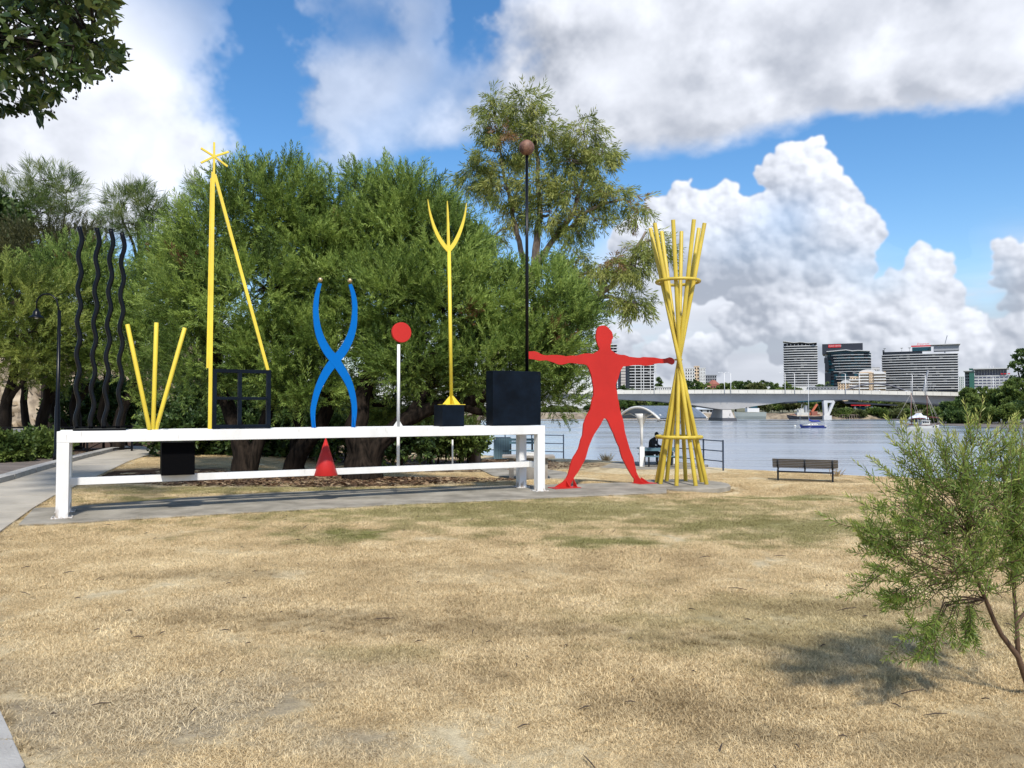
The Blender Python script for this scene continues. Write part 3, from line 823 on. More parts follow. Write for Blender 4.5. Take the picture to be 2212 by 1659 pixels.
L.new(mth('ADD', fine, n3), bp.inputs['Height']); L.new(bp.outputs[0], b.inputs['Normal'])

M_BLADE = bpy.data.materials.new('grass_blade'); M_BLADE.use_nodes = True
b, c, n3, mixc, mth, noise = lawn_nodes(M_BLADE, True)
N, L = M_BLADE.node_tree.nodes, M_BLADE.node_tree.links
at = N.new('ShaderNodeAttribute'); at.attribute_name = 'tint'
rr = N.new('ShaderNodeValToRGB'); e = rr.color_ramp.elements
e[0].color = (.42, .36, .30, 1); e[1].color = (1.42, 1.38, 1.3, 1); x = e.new(.5); x.color = (1.0, .98, .93, 1)
L.new(at.outputs['Fac'], rr.inputs[0])
v = N.new('ShaderNodeMix'); v.data_type = 'RGBA'; v.blend_type = 'MULTIPLY'; v.inputs['Factor'].default_value = 1
L.new(c, v.inputs['A']); L.new(rr.outputs[0], v.inputs['B']); L.new(v.outputs['Result'], b.inputs['Base Color'])
b.inputs['Roughness'].default_value = .7; b.inputs['Specular IOR Level'].default_value = .2
tl = N.new('ShaderNodeBsdfTranslucent'); L.new(v.outputs['Result'], tl.inputs['Color'])
mx = N.new('ShaderNodeMixShader'); mx.inputs[0].default_value = .3
L.new(b.outputs[0], mx.inputs[1]); L.new(tl.outputs[0], mx.inputs[2]); L.new(mx.outputs[0], N['Material Output'].inputs['Surface'])

# one sheet of ground, fine near the camera
gx = np.unique(np.concatenate([np.linspace(-110, -20, 46), np.linspace(-20, 22, 150), np.linspace(22, 95, 37)]))
gy = np.unique(np.concatenate([np.linspace(-12, 2, 8), np.linspace(2, 45, 160), np.linspace(45, 210, 67)]))
XX, YY = np.meshgrid(gx, gy)
vv = np.stack([XX, YY, height(XX, YY)], -1).reshape(-1, 3)
w = len(gx); ii = (np.arange(len(gy) - 1)[:, None] * w + np.arange(w - 1)[None, :]).ravel()
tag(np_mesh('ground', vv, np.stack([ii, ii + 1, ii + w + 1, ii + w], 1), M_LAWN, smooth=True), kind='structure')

# ------------------------------------------------------------------ concrete path, kerb and paving on the left
def slab_mesh(mb, poly, th=.10, lift=.03):
    pts = [Vector((p[0], p[1], H(p[0], p[1]) + lift)) for p in poly]
    return mb.prism(pts, (0, 0, -th))
R_edge = [(-1.55, .5), (-1.9, 2.2), (-2.24, 3.62), (-3.03, 4.55), (-4.3, 6.2), (-5.6, 8.2), (-6.96, 10.46), (-7.35, 11.3), (-8.1, 13.0), (-8.85, 14.95), (-10.2, 18.8), (-12.1, 24.3), (-13.3, 28.4), (-15.0, 34), (-17.5, 42), (-21, 52)]
L_edge_ = [(-6.0, .0), (-6.6, 2.2), (-7.2, 4.2), (-7.9, 6.2), (-8.7, 8.4), (-9.6, 11.0), (-10.5, 14.0), (-11.3, 16.6), (-12.0, 19.0), (-13.0, 21.6), (-14.1, 25.2), (-15.9, 31.5), (-17.0, 35.4), (-19, 41), (-22.5, 49), (-27, 59)]
L_edge = [(float(np.interp(y - .5, [p[1] for p in L_edge_], [p[0] for p in L_edge_])), y - .5) for _, y in R_edge]
path = MB()
slab_mesh(path, R_edge + L_edge[::-1], .12, .012)
path = path.build('path', M_CONC); tag(path, kind='structure')
def lerp2(a, b, t): return (a[0] + (b[0] - a[0]) * t, a[1] + (b[1] - a[1]) * t)
def along(e, t):
    i = min(int(t), len(e) - 2); return lerp2(e[i], e[i + 1], t - i)
ts = np.linspace(0, 15, 26)
for a, c2 in zip(ts[:-1], ts[1:]):
    g_ = .010
    q = [along(R_edge, a + g_), along(R_edge, (a + c2) / 2), along(R_edge, c2 - g_), along(L_edge, c2 - g_), along(L_edge, (a + c2) / 2), along(L_edge, a + g_)]
    mb = MB(); slab_mesh(mb, q, .045, .03)
    mb.build('concrete_slab', M_CONCL if a < 4.2 and a > 1.4 else M_CONC, path, .006)
kb = MB()
KL = [(x - .34, y + .06) for x, y in L_edge]
for i in range(6, len(L_edge) - 1):
    kb2 = MB(); n_ = 3
    for k in range(n_):
        a, b2 = lerp2(L_edge[i], L_edge[i + 1], k / n_ + .004), lerp2(L_edge[i], L_edge[i + 1], (k + 1) / n_ - .004)
        c2, d2 = lerp2(KL[i], KL[i + 1], (k + 1) / n_ - .004), lerp2(KL[i], KL[i + 1], k / n_ + .004)
        slab_mesh(kb2, [a, b2, c2, d2], .25, .15)
    kb.v, kb.f, kb.sm = kb.v + kb2.v, kb.f + [tuple(q + len(kb.v) for q in f) for f in kb2.f], kb.sm + kb2.sm
tag(kb.build('kerb', M_CONCL, None, .012), kind='structure')
M_ASPH = mat('brown_asphalt', (.155, .125, .105), .92, var=.28, scale=1.4, bump=.4, bscale=140)
FL = [(x - 4.4, y + 1.0) for x, y in KL]
mb = MB(); slab_mesh(mb, KL[5:] + FL[5:][::-1], .12, .02)
tag(mb.build('pavement', M_ASPH), kind='structure')

# concrete strip under the sculpture with its round end
SL = [G(*p) for p in ((40, 1131.5), (140, 1127.5), (300, 1119), (620, 1100.5), (860, 1088.5), (1100, 1078), (1300, 1068.5), (1440, 1062.5), (1440, 1040), (1330, 1042.5), (1200, 1046), (1000, 1051), (800, 1056), (600, 1063), (420, 1073), (270, 1085), (150, 1094), (73, 1097))]
mb = MB(); mb.prism([Vector((p.x, p.y, 0)) for p in SL], (0, 0, -.12))
tag(mb.build('concrete_strip', M_SLAB, None, .012), kind='structure')
mb = MB(); mb.lathe(BC + Vector((.03, -.05, -.24)), [(1.06, 0), (1.06, .225), (1.04, .244)], 64, False)
tag(mb.build('round_concrete_base', M_SLAB), kind='structure')

# ------------------------------------------------------------------ river and far shore
M_WATER = bpy.data.materials.new('river_water'); M_WATER.use_nodes = True
N, L = M_WATER.node_tree.nodes, M_WATER.node_tree.links
b = N['Principled BSDF']; b.inputs['Base Color'].default_value = (.30, .335, .375, 1); b.inputs['Roughness'].default_value = .16; b.inputs['IOR'].default_value = 1.33
tc_ = N.new('ShaderNodeTexCoord'); hts = None
for sc, st, a in ((1.0, (.16, .55, 1), .5), (1.0, (.02, .10, 1), 1.2), (1.0, (.9, 1.9, 1), .12)):
    mp = N.new('ShaderNodeMapping'); mp.inputs['Scale'].default_value = st; mp.inputs['Rotation'].default_value = (0, 0, .25)
    L.new(tc_.outputs['Object'], mp.inputs[0])
    n = N.new('ShaderNodeTexNoise'); n.inputs['Scale'].default_value = sc; n.inputs['Detail'].default_value = 3; L.new(mp.outputs[0], n.inputs['Vector'])
    m1 = N.new('ShaderNodeMath'); m1.operation = 'MULTIPLY'; m1.inputs[1].default_value = a; L.new(n.outputs['Fac'], m1.inputs[0])
    if hts is None: hts = m1.outputs[0]
    else:
        m2 = N.new('ShaderNodeMath'); L.new(hts, m2.inputs[0]); L.new(m1.outputs[0], m2.inputs[1]); hts = m2.outputs[0]
bp = N.new('ShaderNodeBump'); bp.inputs['Strength'].default_value = .35; bp.inputs['Distance'].default_value = .6
L.new(hts, bp.inputs['Height']); L.new(bp.outputs[0], b.inputs['Normal'])
mp = N.new('ShaderNodeMapping'); mp.inputs['Scale'].default_value = (.008, .05, 1); L.new(tc_.outputs['Object'], mp.inputs[0])
n = N.new('ShaderNodeTexNoise'); n.inputs['Scale'].default_value = 1; n.inputs['Detail'].default_value = 6; L.new(mp.outputs[0], n.inputs['Vector'])
rr = N.new('ShaderNodeMapRange'); rr.inputs['From Min'].default_value = .38; rr.inputs['From Max'].default_value = .62; rr.inputs['To Min'].default_value = .09; rr.inputs['To Max'].default_value = .26
L.new(n.outputs['Fac'], rr.inputs[0]); L.new(rr.outputs[0], b.inputs['Roughness'])
mb = MB(); mb.add([(-1500, -300, WATER_Z), (2600, -300, WATER_Z), (2600, 3500, WATER_Z), (-1500, 3500, WATER_Z)], [(0, 1, 2, 3)])
tag(mb.build('river', M_WATER), kind='structure')

M_FAR = mat('far_shore', (.20, .17, .10), .95, col2=(.07, .085, .035), scale=.05)
M_ROCK = mat('shore_rock', (.36, .29, .20), .95, col2=(.13, .10, .07), scale=.35, bump=.8, bscale=.8, detail=8)
fx = np.linspace(-900, 1500, 200); fy = np.concatenate([[393, 396, 398.5, 401, 404, 409], np.linspace(420, 3200, 20)])
XX, YY = np.meshgrid(fx, fy)
ZZ = -5.2 + 4.1 * smooth(394, 404, YY + 3 * np.sin(XX * .05) + 2 * np.sin(XX * .21)) + .35 * np.sin(XX * .4) * smooth(396, 402, YY) * (1 - smooth(404, 420, YY))
vv = np.stack([XX, YY, ZZ], -1).reshape(-1, 3); w = len(fx)
ii = (np.arange(len(fy) - 1)[:, None] * w + np.arange(w - 1)[None, :]).ravel()
fb = np_mesh('far_bank', vv, np.stack([ii, ii + 1, ii + w + 1, ii + w], 1), M_FAR)
fb.data.materials.append(M_ROCK)
mi = np.zeros(len(ii), np.int32); mi[:(w - 1) * 5] = 1; fb.data.polygons.foreach_set('material_index', mi)
tag(fb, kind='structure')
M_MUD = mat('wet_mud', (.20, .165, .13), .55, col2=(.12, .095, .075), scale=.12)
def mudflat(pts, z=-4.18):
    poly = [G(x, y, z) for x, y in pts]
    return MB().prism([Vector((p.x, p.y, z)) for p in poly], (0, 0, -.6)).build('mud_bank', M_MUD)
tag(mudflat([(1985, 913), (2020, 917.5), (2090, 921), (2160, 924), (2260, 927), (2420, 930), (2420, 908), (2212, 908), (2100, 908.5), (2010, 909.5)]), kind='structure')
tag(mudflat([(1868, 905.6), (1960, 907.6), (2030, 907.5), (2030, 904.8), (1930, 904.9)]), kind='structure')
# ------------------------------------------------------------------ foliage: sprays of single leaves
def spray_tpl(kind, seed=0):
    """unit spray along +Z: leaves as 4-corner blades. returns verts (n,4,3) and per-leaf shade offset"""
    g = np.random.default_rng(seed); L_ = []; sh = []
    def leaf(p, d, ln, w, nrm=None):
        d = np.array(d, float); d /= np.linalg.norm(d)
        s = np.cross(d, nrm if nrm is not None else g.normal(size=3)); s /= (np.linalg.norm(s) + 1e-9)
        p = np.array(p, float)
        L_.append([p, p + d * ln * .5 + s * w / 2, p + d * ln, p + d * ln * .5 - s * w / 2]); sh.append(g.normal() * .12)
    if kind == 'needle':          # bottlebrush shoot
        for i in range(26):
            z = .04 + .92 * i / 25; a = i * 2.4 + g.normal() * .3; t = .75 - .3 * z + g.normal() * .12
            leaf((.0, .0, z), (math.cos(a) * math.sin(t), math.sin(a) * math.sin(t), math.cos(t)), .24 * (1.1 - .35 * z), .048)
    elif kind == 'weep':          # hanging gum leaves
        for i in range(17):
            z = g.random() * .85; a = g.random() * 6.28; r = .10 * g.random()
            t = .35 + .35 * g.random()
            leaf((r * math.cos(a), r * math.sin(a), z), (math.cos(a) * math.sin(t), math.sin(a) * math.sin(t), math.cos(t)), .36 * (.7 + .5 * g.random()), .058)
    elif kind == 'wisp':          # she-oak needles
        for i in range(15):
            z = g.random() * .6; a = g.random() * 6.28; t = .25 + .6 * g.random()
            leaf((0, 0, z), (math.cos(a) * math.sin(t), math.sin(a) * math.sin(t), math.cos(t)), .55 * (.7 + .6 * g.random()), .024)
    elif kind == 'broad':         # broad leaves round a twig
        for i in range(12):
            z = .1 + .8 * g.random(); a = g.random() * 6.28; t = .6 + .7 * g.random()
            d = (math.cos(a) * math.sin(t), math.sin(a) * math.sin(t), math.cos(t))
            leaf((0, 0, z), d, .42 * (.7 + .5 * g.random()), .20, np.array([d[1], -d[0], .4 * g.normal()]) if g.random() < .6 else None)
    elif kind == 'tuft':          # coarse clump for trees seen from far
        for i in range(9):
            a = g.random() * 6.28; t = 1.4 * g.random(); r = .35 * g.random()
            leaf((r * math.cos(a), r * math.sin(a), r * g.random()), (math.cos(a) * math.sin(t), math.sin(a) * math.sin(t), math.cos(t)), .55 * (.6 + .6 * g.random()), .36)
    return np.array(L_), np.array(sh)
TPL = {k: [spray_tpl(k, s) for s in range(4)] for k in ('needle', 'weep', 'wisp', 'broad', 'tuft')}

def sprays(kind, Pp, Dd, S, tint, g):
    V, T = [], []
    pick = g.integers(0, 4, len(Pp))
    for t in range(4):
        m = pick == t
        if not m.any(): continue
        tv, ts_ = TPL[kind][t]
        d = Dd[m] / np.linalg.norm(Dd[m], axis=1, keepdims=True)
        a = g.normal(size=d.shape); x = np.cross(a, d); x /= np.linalg.norm(x, axis=1, keepdims=True); y = np.cross(d, x)
        R = np.stack([x, y, d], 1) * S[m][:, None, None]          # rows are axes
        q = tv.reshape(-1, 3) @ R                                  # (n, leaves*4, 3)
        q = q + Pp[m][:, None, :]
        V.append(q.reshape(-1, 3))
        T.append(np.repeat(np.where(tint[m][:, None] > .999, 1.0, np.clip(tint[m][:, None] + ts_[None, :], 0, .93)), 4, 1).ravel())
    V = np.concatenate(V); T = np.concatenate(T)
    return V, np.arange(len(V)).reshape(-1, 4), T

def crown_points(blobs, n_cl, per, cr, g, up=.55, droop=0.0, inner=.15, flat=1.0, squash=.75, dead=.012):
    """clusters of sprays over the surfaces of the crown's lobes"""
    PP, DD, TT = [], [], []
    C = np.array([b[0] for b in blobs]); R = np.array([b[1] for b in blobs])
    for bi, (c, r) in enumerate(blobs):
        nb = int(n_cl * (r[0] * r[2] / (R[:, 0] * R[:, 2]).mean())) + 2
        d = g.normal(size=(nb, 3)); d /= np.linalg.norm(d, axis=1, keepdims=True)
        f = .62 + .38 * g.random(nb) ** .6
        f[g.random(nb) < inner] *= .6
        cc = np.array(c) + d * np.array(r) * f[:, None]
        # clusters deep inside another lobe are left out
        ok = np.ones(nb, bool)
        for bj in range(len(blobs)):
            if bj != bi: ok &= ((((cc - C[bj]) / R[bj]) ** 2).sum(1) > .30)
        cc, d = cc[ok], d[ok]
        k = len(cc)
        if not k: continue
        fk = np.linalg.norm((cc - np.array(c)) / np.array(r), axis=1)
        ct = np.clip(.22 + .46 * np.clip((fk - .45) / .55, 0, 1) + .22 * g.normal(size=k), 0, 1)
        o = g.normal(size=(k, per, 3)); o /= np.linalg.norm(o, axis=2, keepdims=True)
        o *= (cr * (.55 + .6 * g.random(k)))[:, None, None] * g.random((k, per, 1)) ** .5
        o[..., 2] *= squash
        p = cc[:, None, :] + o
        dd = d[:, None, :] * .75 + o / cr * .5 + np.array([0, 0, up - droop]) + g.normal(size=(k, per, 3)) * .38
        PP.append(p.reshape(-1, 3)); DD.append(dd.reshape(-1, 3))
        TT.append(np.where(np.repeat(g.random(k) < dead, per), 1.0, np.clip(np.repeat(ct, per) + g.normal(size=k * per) * .10, 0, .93)))
    return np.concatenate(PP), np.concatenate(DD), np.concatenate(TT)

def wiggly(p, q, n, amp, g, sag=0.0):
    p, q = np.array(p, float), np.array(q, float); l = np.linalg.norm(q - p)
    out = []; off = np.zeros(3)
    for i in range(n + 1):
        t = i / n
        if 0 < i < n: off = off * .6 + g.normal(size=3) * amp * l
        out.append(Vector(p + (q - p) * t + off * math.sin(math.pi * t) + np.array([0, 0, -sag * l * math.sin(math.pi * t)])))
    return out

def limb(mb, p, q, r0, r1, g, n=5, amp=.05, sides=7, sag=0):
    pts = wiggly(p, q, n, amp, g, sag)
    mb.tube(pts, [r0 + (r1 - r0) * (i / n) ** .8 for i in range(n + 1)], sides)
    return pts

def tree(name, label, cat, base, trunks, blobs, kind, leafm, barkm, size, n_cl, per, cr, seed, group=None, twigs=8, tw_r=.022, lone=0, **kw):
    """trunks: list of polylines [(point, radius), ...]; blobs: list of (centre, radii)"""
    g = np.random.default_rng(seed)
    t = thing(name, label, cat, base, group)
    mb = MB(); tips = []
    for pl_ in trunks:
        pts, rr = [], []
        for (a, ra), (b2, rb) in zip(pl_[:-1], pl_[1:]):
            w_ = wiggly(a, b2, 4, .022, g)
            for i, q in enumerate(w_[:-1]):
                pts.append(q); rr.append(ra + (rb - ra) * i / 4)
        pts.append(Vector(pl_[-1][0])); rr.append(pl_[-1][1])
        mb.tube(pts, rr, 26 if rr[0] > .15 else 12, fl=.085)
        tips += [(p_, r_) for p_, r_ in zip(pts[len(pts) // 2:], rr[len(rr) // 2:])]
    tp = np.array([p_ for p_, _ in tips])
    for c, r in blobs:                        # a limb into each lobe, twigs through it
        k = np.argmin(np.linalg.norm(tp - np.array(c), axis=1) + np.maximum(0, tp[:, 2] - c[2]) * 1.5)
        rr_ = min(tips[k][1] * .75, .10) if twigs else tips[k][1]
        limb(mb, tips[k][0], c, rr_, rr_ * .45, g, 5, .05)
        for _ in range(twigs):
            d = g.normal(size=3); d[2] = abs(d[2]) * .8 - (kw.get('droop', 0) * .4); d /= np.linalg.norm(d)
            q = np.array(c) + d * np.array(r) * (.75 + .3 * g.random())
            a = np.array(c) + (g.random(3) - .5) * np.array(r) * .5
            limb(mb, a, q, tw_r, tw_r * .3, g, 4, .06, 5)
    mb.build('trunk', barkm, t)
    Pp, Dd, tn = crown_points(blobs, n_cl, per, cr, g, **kw)
    if lone:                                   # single shoots standing out of the outline
        Pq, Dq, tq = crown_points([(c, np.array(r) * 1.06) for c, r in blobs], lone, 2, cr * .5, g, **{**kw, 'inner': 0, 'up': .9})
        Pp, Dd, tn = np.concatenate([Pp, Pq]), np.concatenate([Dd, Dq]), np.concatenate([tn, np.clip(tq + .15, 0, .93)])
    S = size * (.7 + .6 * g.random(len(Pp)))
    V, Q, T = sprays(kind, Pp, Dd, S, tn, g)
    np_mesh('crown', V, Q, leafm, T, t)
    return t

def lobe(px, py, Y, rx, ry=None, rd=None):     # lobe measured on the photo at distance Y
    c = P(px, py, Y); k = Y / F; ry = ry or rx
    return (np.array(c), np.array([rx * k, (rd or (rx + ry) / 2) * k, ry * k]))

M_BARK = mat('dark_furrowed_bark', (.038, .028, .021), .95, spec=.05, col2=(.007, .006, .005), scale=14, stretch=(1, 1, .18), bump=1.0, detail=8)
M_BARKG = mat('gum_bark', (.30, .235, .185), .85, col2=(.13, .095, .075), scale=3, stretch=(1, 1, .3), bump=.4)
M_BARKD = mat('dark_bark', (.032, .025, .020), .95, spec=.1, var=.4, scale=6, stretch=(1, 1, .2))  # dark bark, tone varied at random
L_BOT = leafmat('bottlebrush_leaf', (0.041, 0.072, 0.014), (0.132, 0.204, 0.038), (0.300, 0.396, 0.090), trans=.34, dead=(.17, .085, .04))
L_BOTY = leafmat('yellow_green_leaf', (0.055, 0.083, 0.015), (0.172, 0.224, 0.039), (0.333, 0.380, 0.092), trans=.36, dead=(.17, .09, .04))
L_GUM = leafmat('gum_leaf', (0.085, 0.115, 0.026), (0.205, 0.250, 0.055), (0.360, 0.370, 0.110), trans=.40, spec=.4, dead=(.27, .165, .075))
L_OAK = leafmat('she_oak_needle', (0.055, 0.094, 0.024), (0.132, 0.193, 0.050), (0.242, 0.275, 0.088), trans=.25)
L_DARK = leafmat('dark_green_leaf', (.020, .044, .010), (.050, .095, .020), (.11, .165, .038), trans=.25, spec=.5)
L_OLIVE = leafmat('olive_brown_leaf', (.030, .036, .012), (.060, .066, .022), (.10, .10, .035), trans=.25)
L_MANG = leafmat('mangrove_leaf', (0.044, 0.079, 0.018), (0.105, 0.154, 0.031), (0.198, 0.259, 0.064), trans=.28)
L_FAR = leafmat('far_leaf', (.055, .075, .024), (.105, .130, .042), (.17, .185, .065), trans=.25)

def base_at(px, Y): 
    p = P(px, 900, Y); p.z = H(p.x, p.y) - .05; return p

# three big bottlebrush trees behind the sculpture
def tp(px, py, Y): return P(px, py, Y)
bA = base_at(530, 19.6)
tree('bottlebrush_tree', 'big bottlebrush tree with a forked trunk behind the blank black grid frame', 'tree', bA,
     [[(bA, .36), (tp(527, 985, 19.6), .25), (tp(512, 930, 19.7), .20), (tp(470, 820, 20), .15), (tp(460, 700, 20.3), .10)],
      [(bA + Vector((.12, 0, .1)), .2), (tp(555, 965, 19.6), .16), (tp(575, 900, 19.8), .14), (tp(600, 800, 20), .11), (tp(590, 640, 20.3), .07)]],
     [lobe(470, 520, 20.3, 85, 95), lobe(552, 455, 20.6, 95, 88), lobe(620, 450, 20.9, 78, 85), lobe(545, 640, 19.7, 125, 100), lobe(425, 655, 20.0, 80, 95), lobe(455, 775, 19.6, 95, 80), lobe(600, 770, 19.7, 100, 90), lobe(660, 540, 20.4, 80, 85), lobe(400, 570, 21.4, 52, 50)],
     'needle', L_BOT, M_BARK, .50, 46, 14, .42, 1, 'bottlebrush trees behind the sculpture', lone=26)
bB = base_at(633, 20.4)
tree('bottlebrush_tree', 'middle bottlebrush tree with a trunk leaning right behind the red cone', 'tree', bB,
     [[(bB, .30), (tp(650, 975, 20.2), .22), (tp(690, 925, 20), .19), (tp(720, 860, 20), .15), (tp(715, 700, 20.3), .10)],
      [(bB + Vector((.05, .1, .1)), .17), (tp(642, 930, 20.5), .14), (tp(650, 820, 20.8), .10)]],
     [lobe(745, 465, 21.3, 92, 85), lobe(700, 590, 20.6, 105, 95), lobe(770, 640, 20.2, 110, 100), lobe(710, 750, 19.8, 110, 85), lobe(675, 840, 19.6, 90, 60), lobe(800, 410, 21.6, 45, 40), lobe(810, 520, 20.6, 80, 80)],
     'needle', L_BOT, M_BARK, .50, 46, 14, .42, 2, 'bottlebrush trees behind the sculpture', lone=24)
bC = base_at(785, 18.9)
tree('bottlebrush_tree', 'widest bottlebrush tree with a thick furrowed trunk and long limb behind the trident', 'tree', bC,
     [[(bC, .52), (tp(783, 985, 18.9), .36), (tp(765, 930, 18.9), .27), (tp(780, 860, 19.2), .20), (tp(840, 700, 19.8), .12)],
      [(bC + Vector((.15, 0, .15)), .3), (tp(815, 960, 18.9), .24), (tp(880, 905, 19), .19), (tp(960, 872, 19.4), .16), (tp(1060, 850, 19.8), .13), (tp(1170, 790, 20.2), .09)],
      [(tp(960, 872, 19.4), .11), (tp(1060, 892, 19.6), .09), (tp(1150, 870, 19.8), .06)],
      [(tp(880, 905, 19), .15), (tp(930, 830, 19.6), .11), (tp(960, 700, 20), .08)]],
     [lobe(880, 475, 20.6, 88, 90), lobe(935, 560, 20.2, 100, 100), lobe(850, 650, 19.6, 110, 95), lobe(975, 665, 19.7, 110, 100), lobe(1080, 668, 20.2, 85, 85), lobe(1170, 672, 20.3, 85, 88), lobe(1150, 775, 19.7, 95, 75), lobe(1238, 730, 20.2, 52, 78),
      lobe(1200, 845, 20, 48, 42), lobe(1045, 785, 19.4, 105, 70), lobe(905, 780, 19.2, 105, 70), lobe(850, 860, 21.6, 75, 52), lobe(950, 835, 21.6, 75, 52), lobe(1050, 855, 22, 75, 42), lobe(960, 480, 21, 40, 38), lobe(1020, 560, 21, 42, 45), lobe(1250, 668, 20.8, 30, 30)],
     'needle', L_BOT, M_BARK, .50, 44, 14, .42, 3, 'bottlebrush trees behind the sculpture', lone=24)

# gum tree
bG = base_at(1027, 33.5)
tree('gum_tree', 'tall airy gum tree with drooping leaves rising behind the globe mast', 'tree', bG,
     [[(bG, .26), (tp(1028, 900, 33.5), .22), (tp(1060, 790, 33.2), .21), (tp(1110, 690, 32.8), .20), (tp(1152, 590, 32.5), .19), (tp(1160, 520, 32.5), .14), (tp(1165, 420, 32.5), .10), (tp(1150, 270, 32.5), .05)],
      [(tp(1145, 600, 32.5), .14), (tp(1122, 520, 32.6), .11), (tp(1105, 450, 32.8), .08), (tp(1080, 320, 33), .04)],
      [(tp(1155, 585, 32.5), .15), (tp(1190, 525, 32.3), .12), (tp(1240, 460, 32), .09), (tp(1275, 350, 32), .05)],
      [(tp(1200, 515, 32.3), .09), (tp(1270, 455, 31.8), .07), (tp(1350, 430, 31.5), .04)],
      [(tp(1085, 740, 33), .17), (tp(1180, 700, 31.5), .15), (tp(1265, 658, 30.5), .13), (tp(1322, 618, 30), .10), (tp(1365, 560, 30), .07), (tp(1395, 500, 30), .04)],
      [(tp(1265, 658, 30.5), .08), (tp(1215, 592, 30.6), .05), (tp(1300, 590, 30.2), .04)]],
     [(c_, r_ * np.array([.92, .92, .84])) for c_, r_ in [lobe(1062, 250, 32.8, 42, 48), lobe(1135, 235, 32.4, 44, 42), lobe(1085, 320, 32.6, 62, 50), lobe(1165, 300, 32.2, 52, 50), lobe(1260, 290, 32, 42, 48), lobe(1295, 340, 31.8, 38, 50), lobe(1235, 350, 32, 48, 50), lobe(1025, 375, 33, 36, 42), lobe(1085, 400, 32.4, 52, 45),
      lobe(1170, 400, 32, 45, 42), lobe(1245, 420, 31.8, 58, 42), lobe(1320, 420, 31.4, 48, 32), lobe(1370, 455, 31.2, 30, 28), lobe(1185, 465, 31.8, 42, 36), lobe(1065, 512, 33, 24, 20), lobe(1110, 455, 32.6, 30, 30), lobe(1290, 478, 31.6, 36, 22), lobe(1235, 495, 31.8, 36, 24),
      lobe(1245, 560, 30.4, 38, 34), lobe(1305, 580, 30, 48, 38), lobe(1365, 575, 29.8, 42, 42), lobe(1400, 520, 29.8, 24, 30), lobe(1430, 540, 29.8, 18, 40), lobe(1325, 640, 30, 38, 26), lobe(1375, 660, 29.8, 30, 32), lobe(1265, 610, 30.4, 30, 22)]],
     'weep', L_GUM, M_BARKG, .60, 15, 9, .38, 4, twigs=4, tw_r=.03, up=-.2, droop=.75, squash=.9, inner=.2, dead=.03)

# bottlebrush row along the fence on the left
row = [('bottlebrush_tree', 'yellow green tree at the left edge behind the black lamp', [(8, 945), (12, 880), (30, 800)], 29, [lobe(30, 650, 28, 90, 75), lobe(-40, 640, 28.5, 80, 80), lobe(60, 730, 27.6, 85, 70), lobe(-10, 770, 28, 70, 60), lobe(110, 650, 29, 60, 60)], 11),
       ('bottlebrush_tree', 'leaning V trunked tree in front of the stone cliff', [(70, 945), (98, 880), (115, 800)], 31, [lobe(120, 610, 30.5, 75, 60), lobe(150, 690, 30, 75, 70), lobe(90, 770, 30.6, 70, 50), lobe(170, 570, 31.5, 55, 45)], 12),
       ('bottlebrush_tree', 'dark thick trunked tree behind the wavy black tubes', [(165, 945), (160, 880), (175, 780)], 32, [lobe(215, 640, 31, 80, 70), lobe(190, 740, 30.6, 80, 65), lobe(250, 720, 31, 75, 75), lobe(270, 620, 32, 60, 50), lobe(160, 800, 31, 55, 40)], 13),
       ('bottlebrush_tree', 'tree with crossing stems behind the yellow tube fan', [(255, 945), (262, 890), (300, 800)], 31, [lobe(330, 640, 30.5, 85, 80), lobe(300, 760, 30, 80, 65), lobe(390, 720, 30, 75, 90), lobe(350, 560, 31.5, 55, 45), lobe(395, 570, 31, 50, 45), lobe(350, 830, 30, 70, 50)], 14)]
for nm, lb, tk, Y, bl, sd in row:
    b0_ = base_at(tk[0][0], Y)
    tree(nm, lb, 'tree', b0_,
         [[(b0_, .24), (tp(*tk[1], Y), .19), (tp(*tk[2], Y), .14), (Vector(bl[0][0]), .07)],
          [(b0_ + Vector((-.1, .1, .25)), .16), (tp(tk[1][0] - 45, tk[1][1] + 10, Y), .13), (tp(tk[2][0] - 70, tk[2][1], Y), .10)],
          [(tp(*tk[1], Y), .11), (tp(tk[1][0] + 40, tk[1][1] - 60, Y), .08)]],
         bl, 'needle', L_BOTY if sd in (11,) else L_BOT, M_BARKD, .62, 40, 9, .56, sd, 'bottlebrush trees along the black fence', lone=14, twigs=5)

# she-oaks behind
for lb, px, Y, bl, sd in (('airy she-oak with a domed top left of the wavy tubes', 105, 43, [lobe(60, 425, 43, 45, 30), lobe(100, 395, 43, 42, 32), lobe(140, 415, 43, 40, 34), lobe(85, 455, 43, 60, 30), lobe(150, 460, 43, 32, 26), lobe(45, 470, 43, 26, 18)], 21),
                          ('thin she-oak with three upright tufts right of the wavy tubes', 300, 43, [lobe(265, 445, 43, 20, 28), lobe(300, 435, 43, 20, 22), lobe(325, 460, 43, 26, 30), lobe(290, 490, 43, 40, 30), lobe(345, 520, 43, 22, 22), lobe(235, 500, 43, 20, 16)], 22),
                          ('thin dark she-oak just left of the yellow mast', 440, 42, [lobe(425, 425, 42, 28, 26), lobe(425, 465, 42, 32, 30), lobe(440, 510, 42, 38, 30)], 23)):
    b0_ = base_at(px, Y)
    tree('she_oak_tree', lb, 'tree', b0_, [[(b0_, .28), (tp(px, 700, Y), .18), (tp(px + 4, 560, Y), .12), (tp(px, 480, Y), .07)], [(tp(px + 2, 570, Y), .09), (tp(px - 30, 490, Y), .06), (tp(px - 45, 440, Y), .03)], [(tp(px + 2, 560, Y), .09), (tp(px + 30, 500, Y), .05), (tp(px + 40, 430, Y), .03)]],
         bl, 'wisp', L_OAK, M_BARKD, .95, 13, 6, .46, sd, 'she-oaks behind the bottlebrush row', twigs=9, tw_r=.035, up=.75, inner=.25)
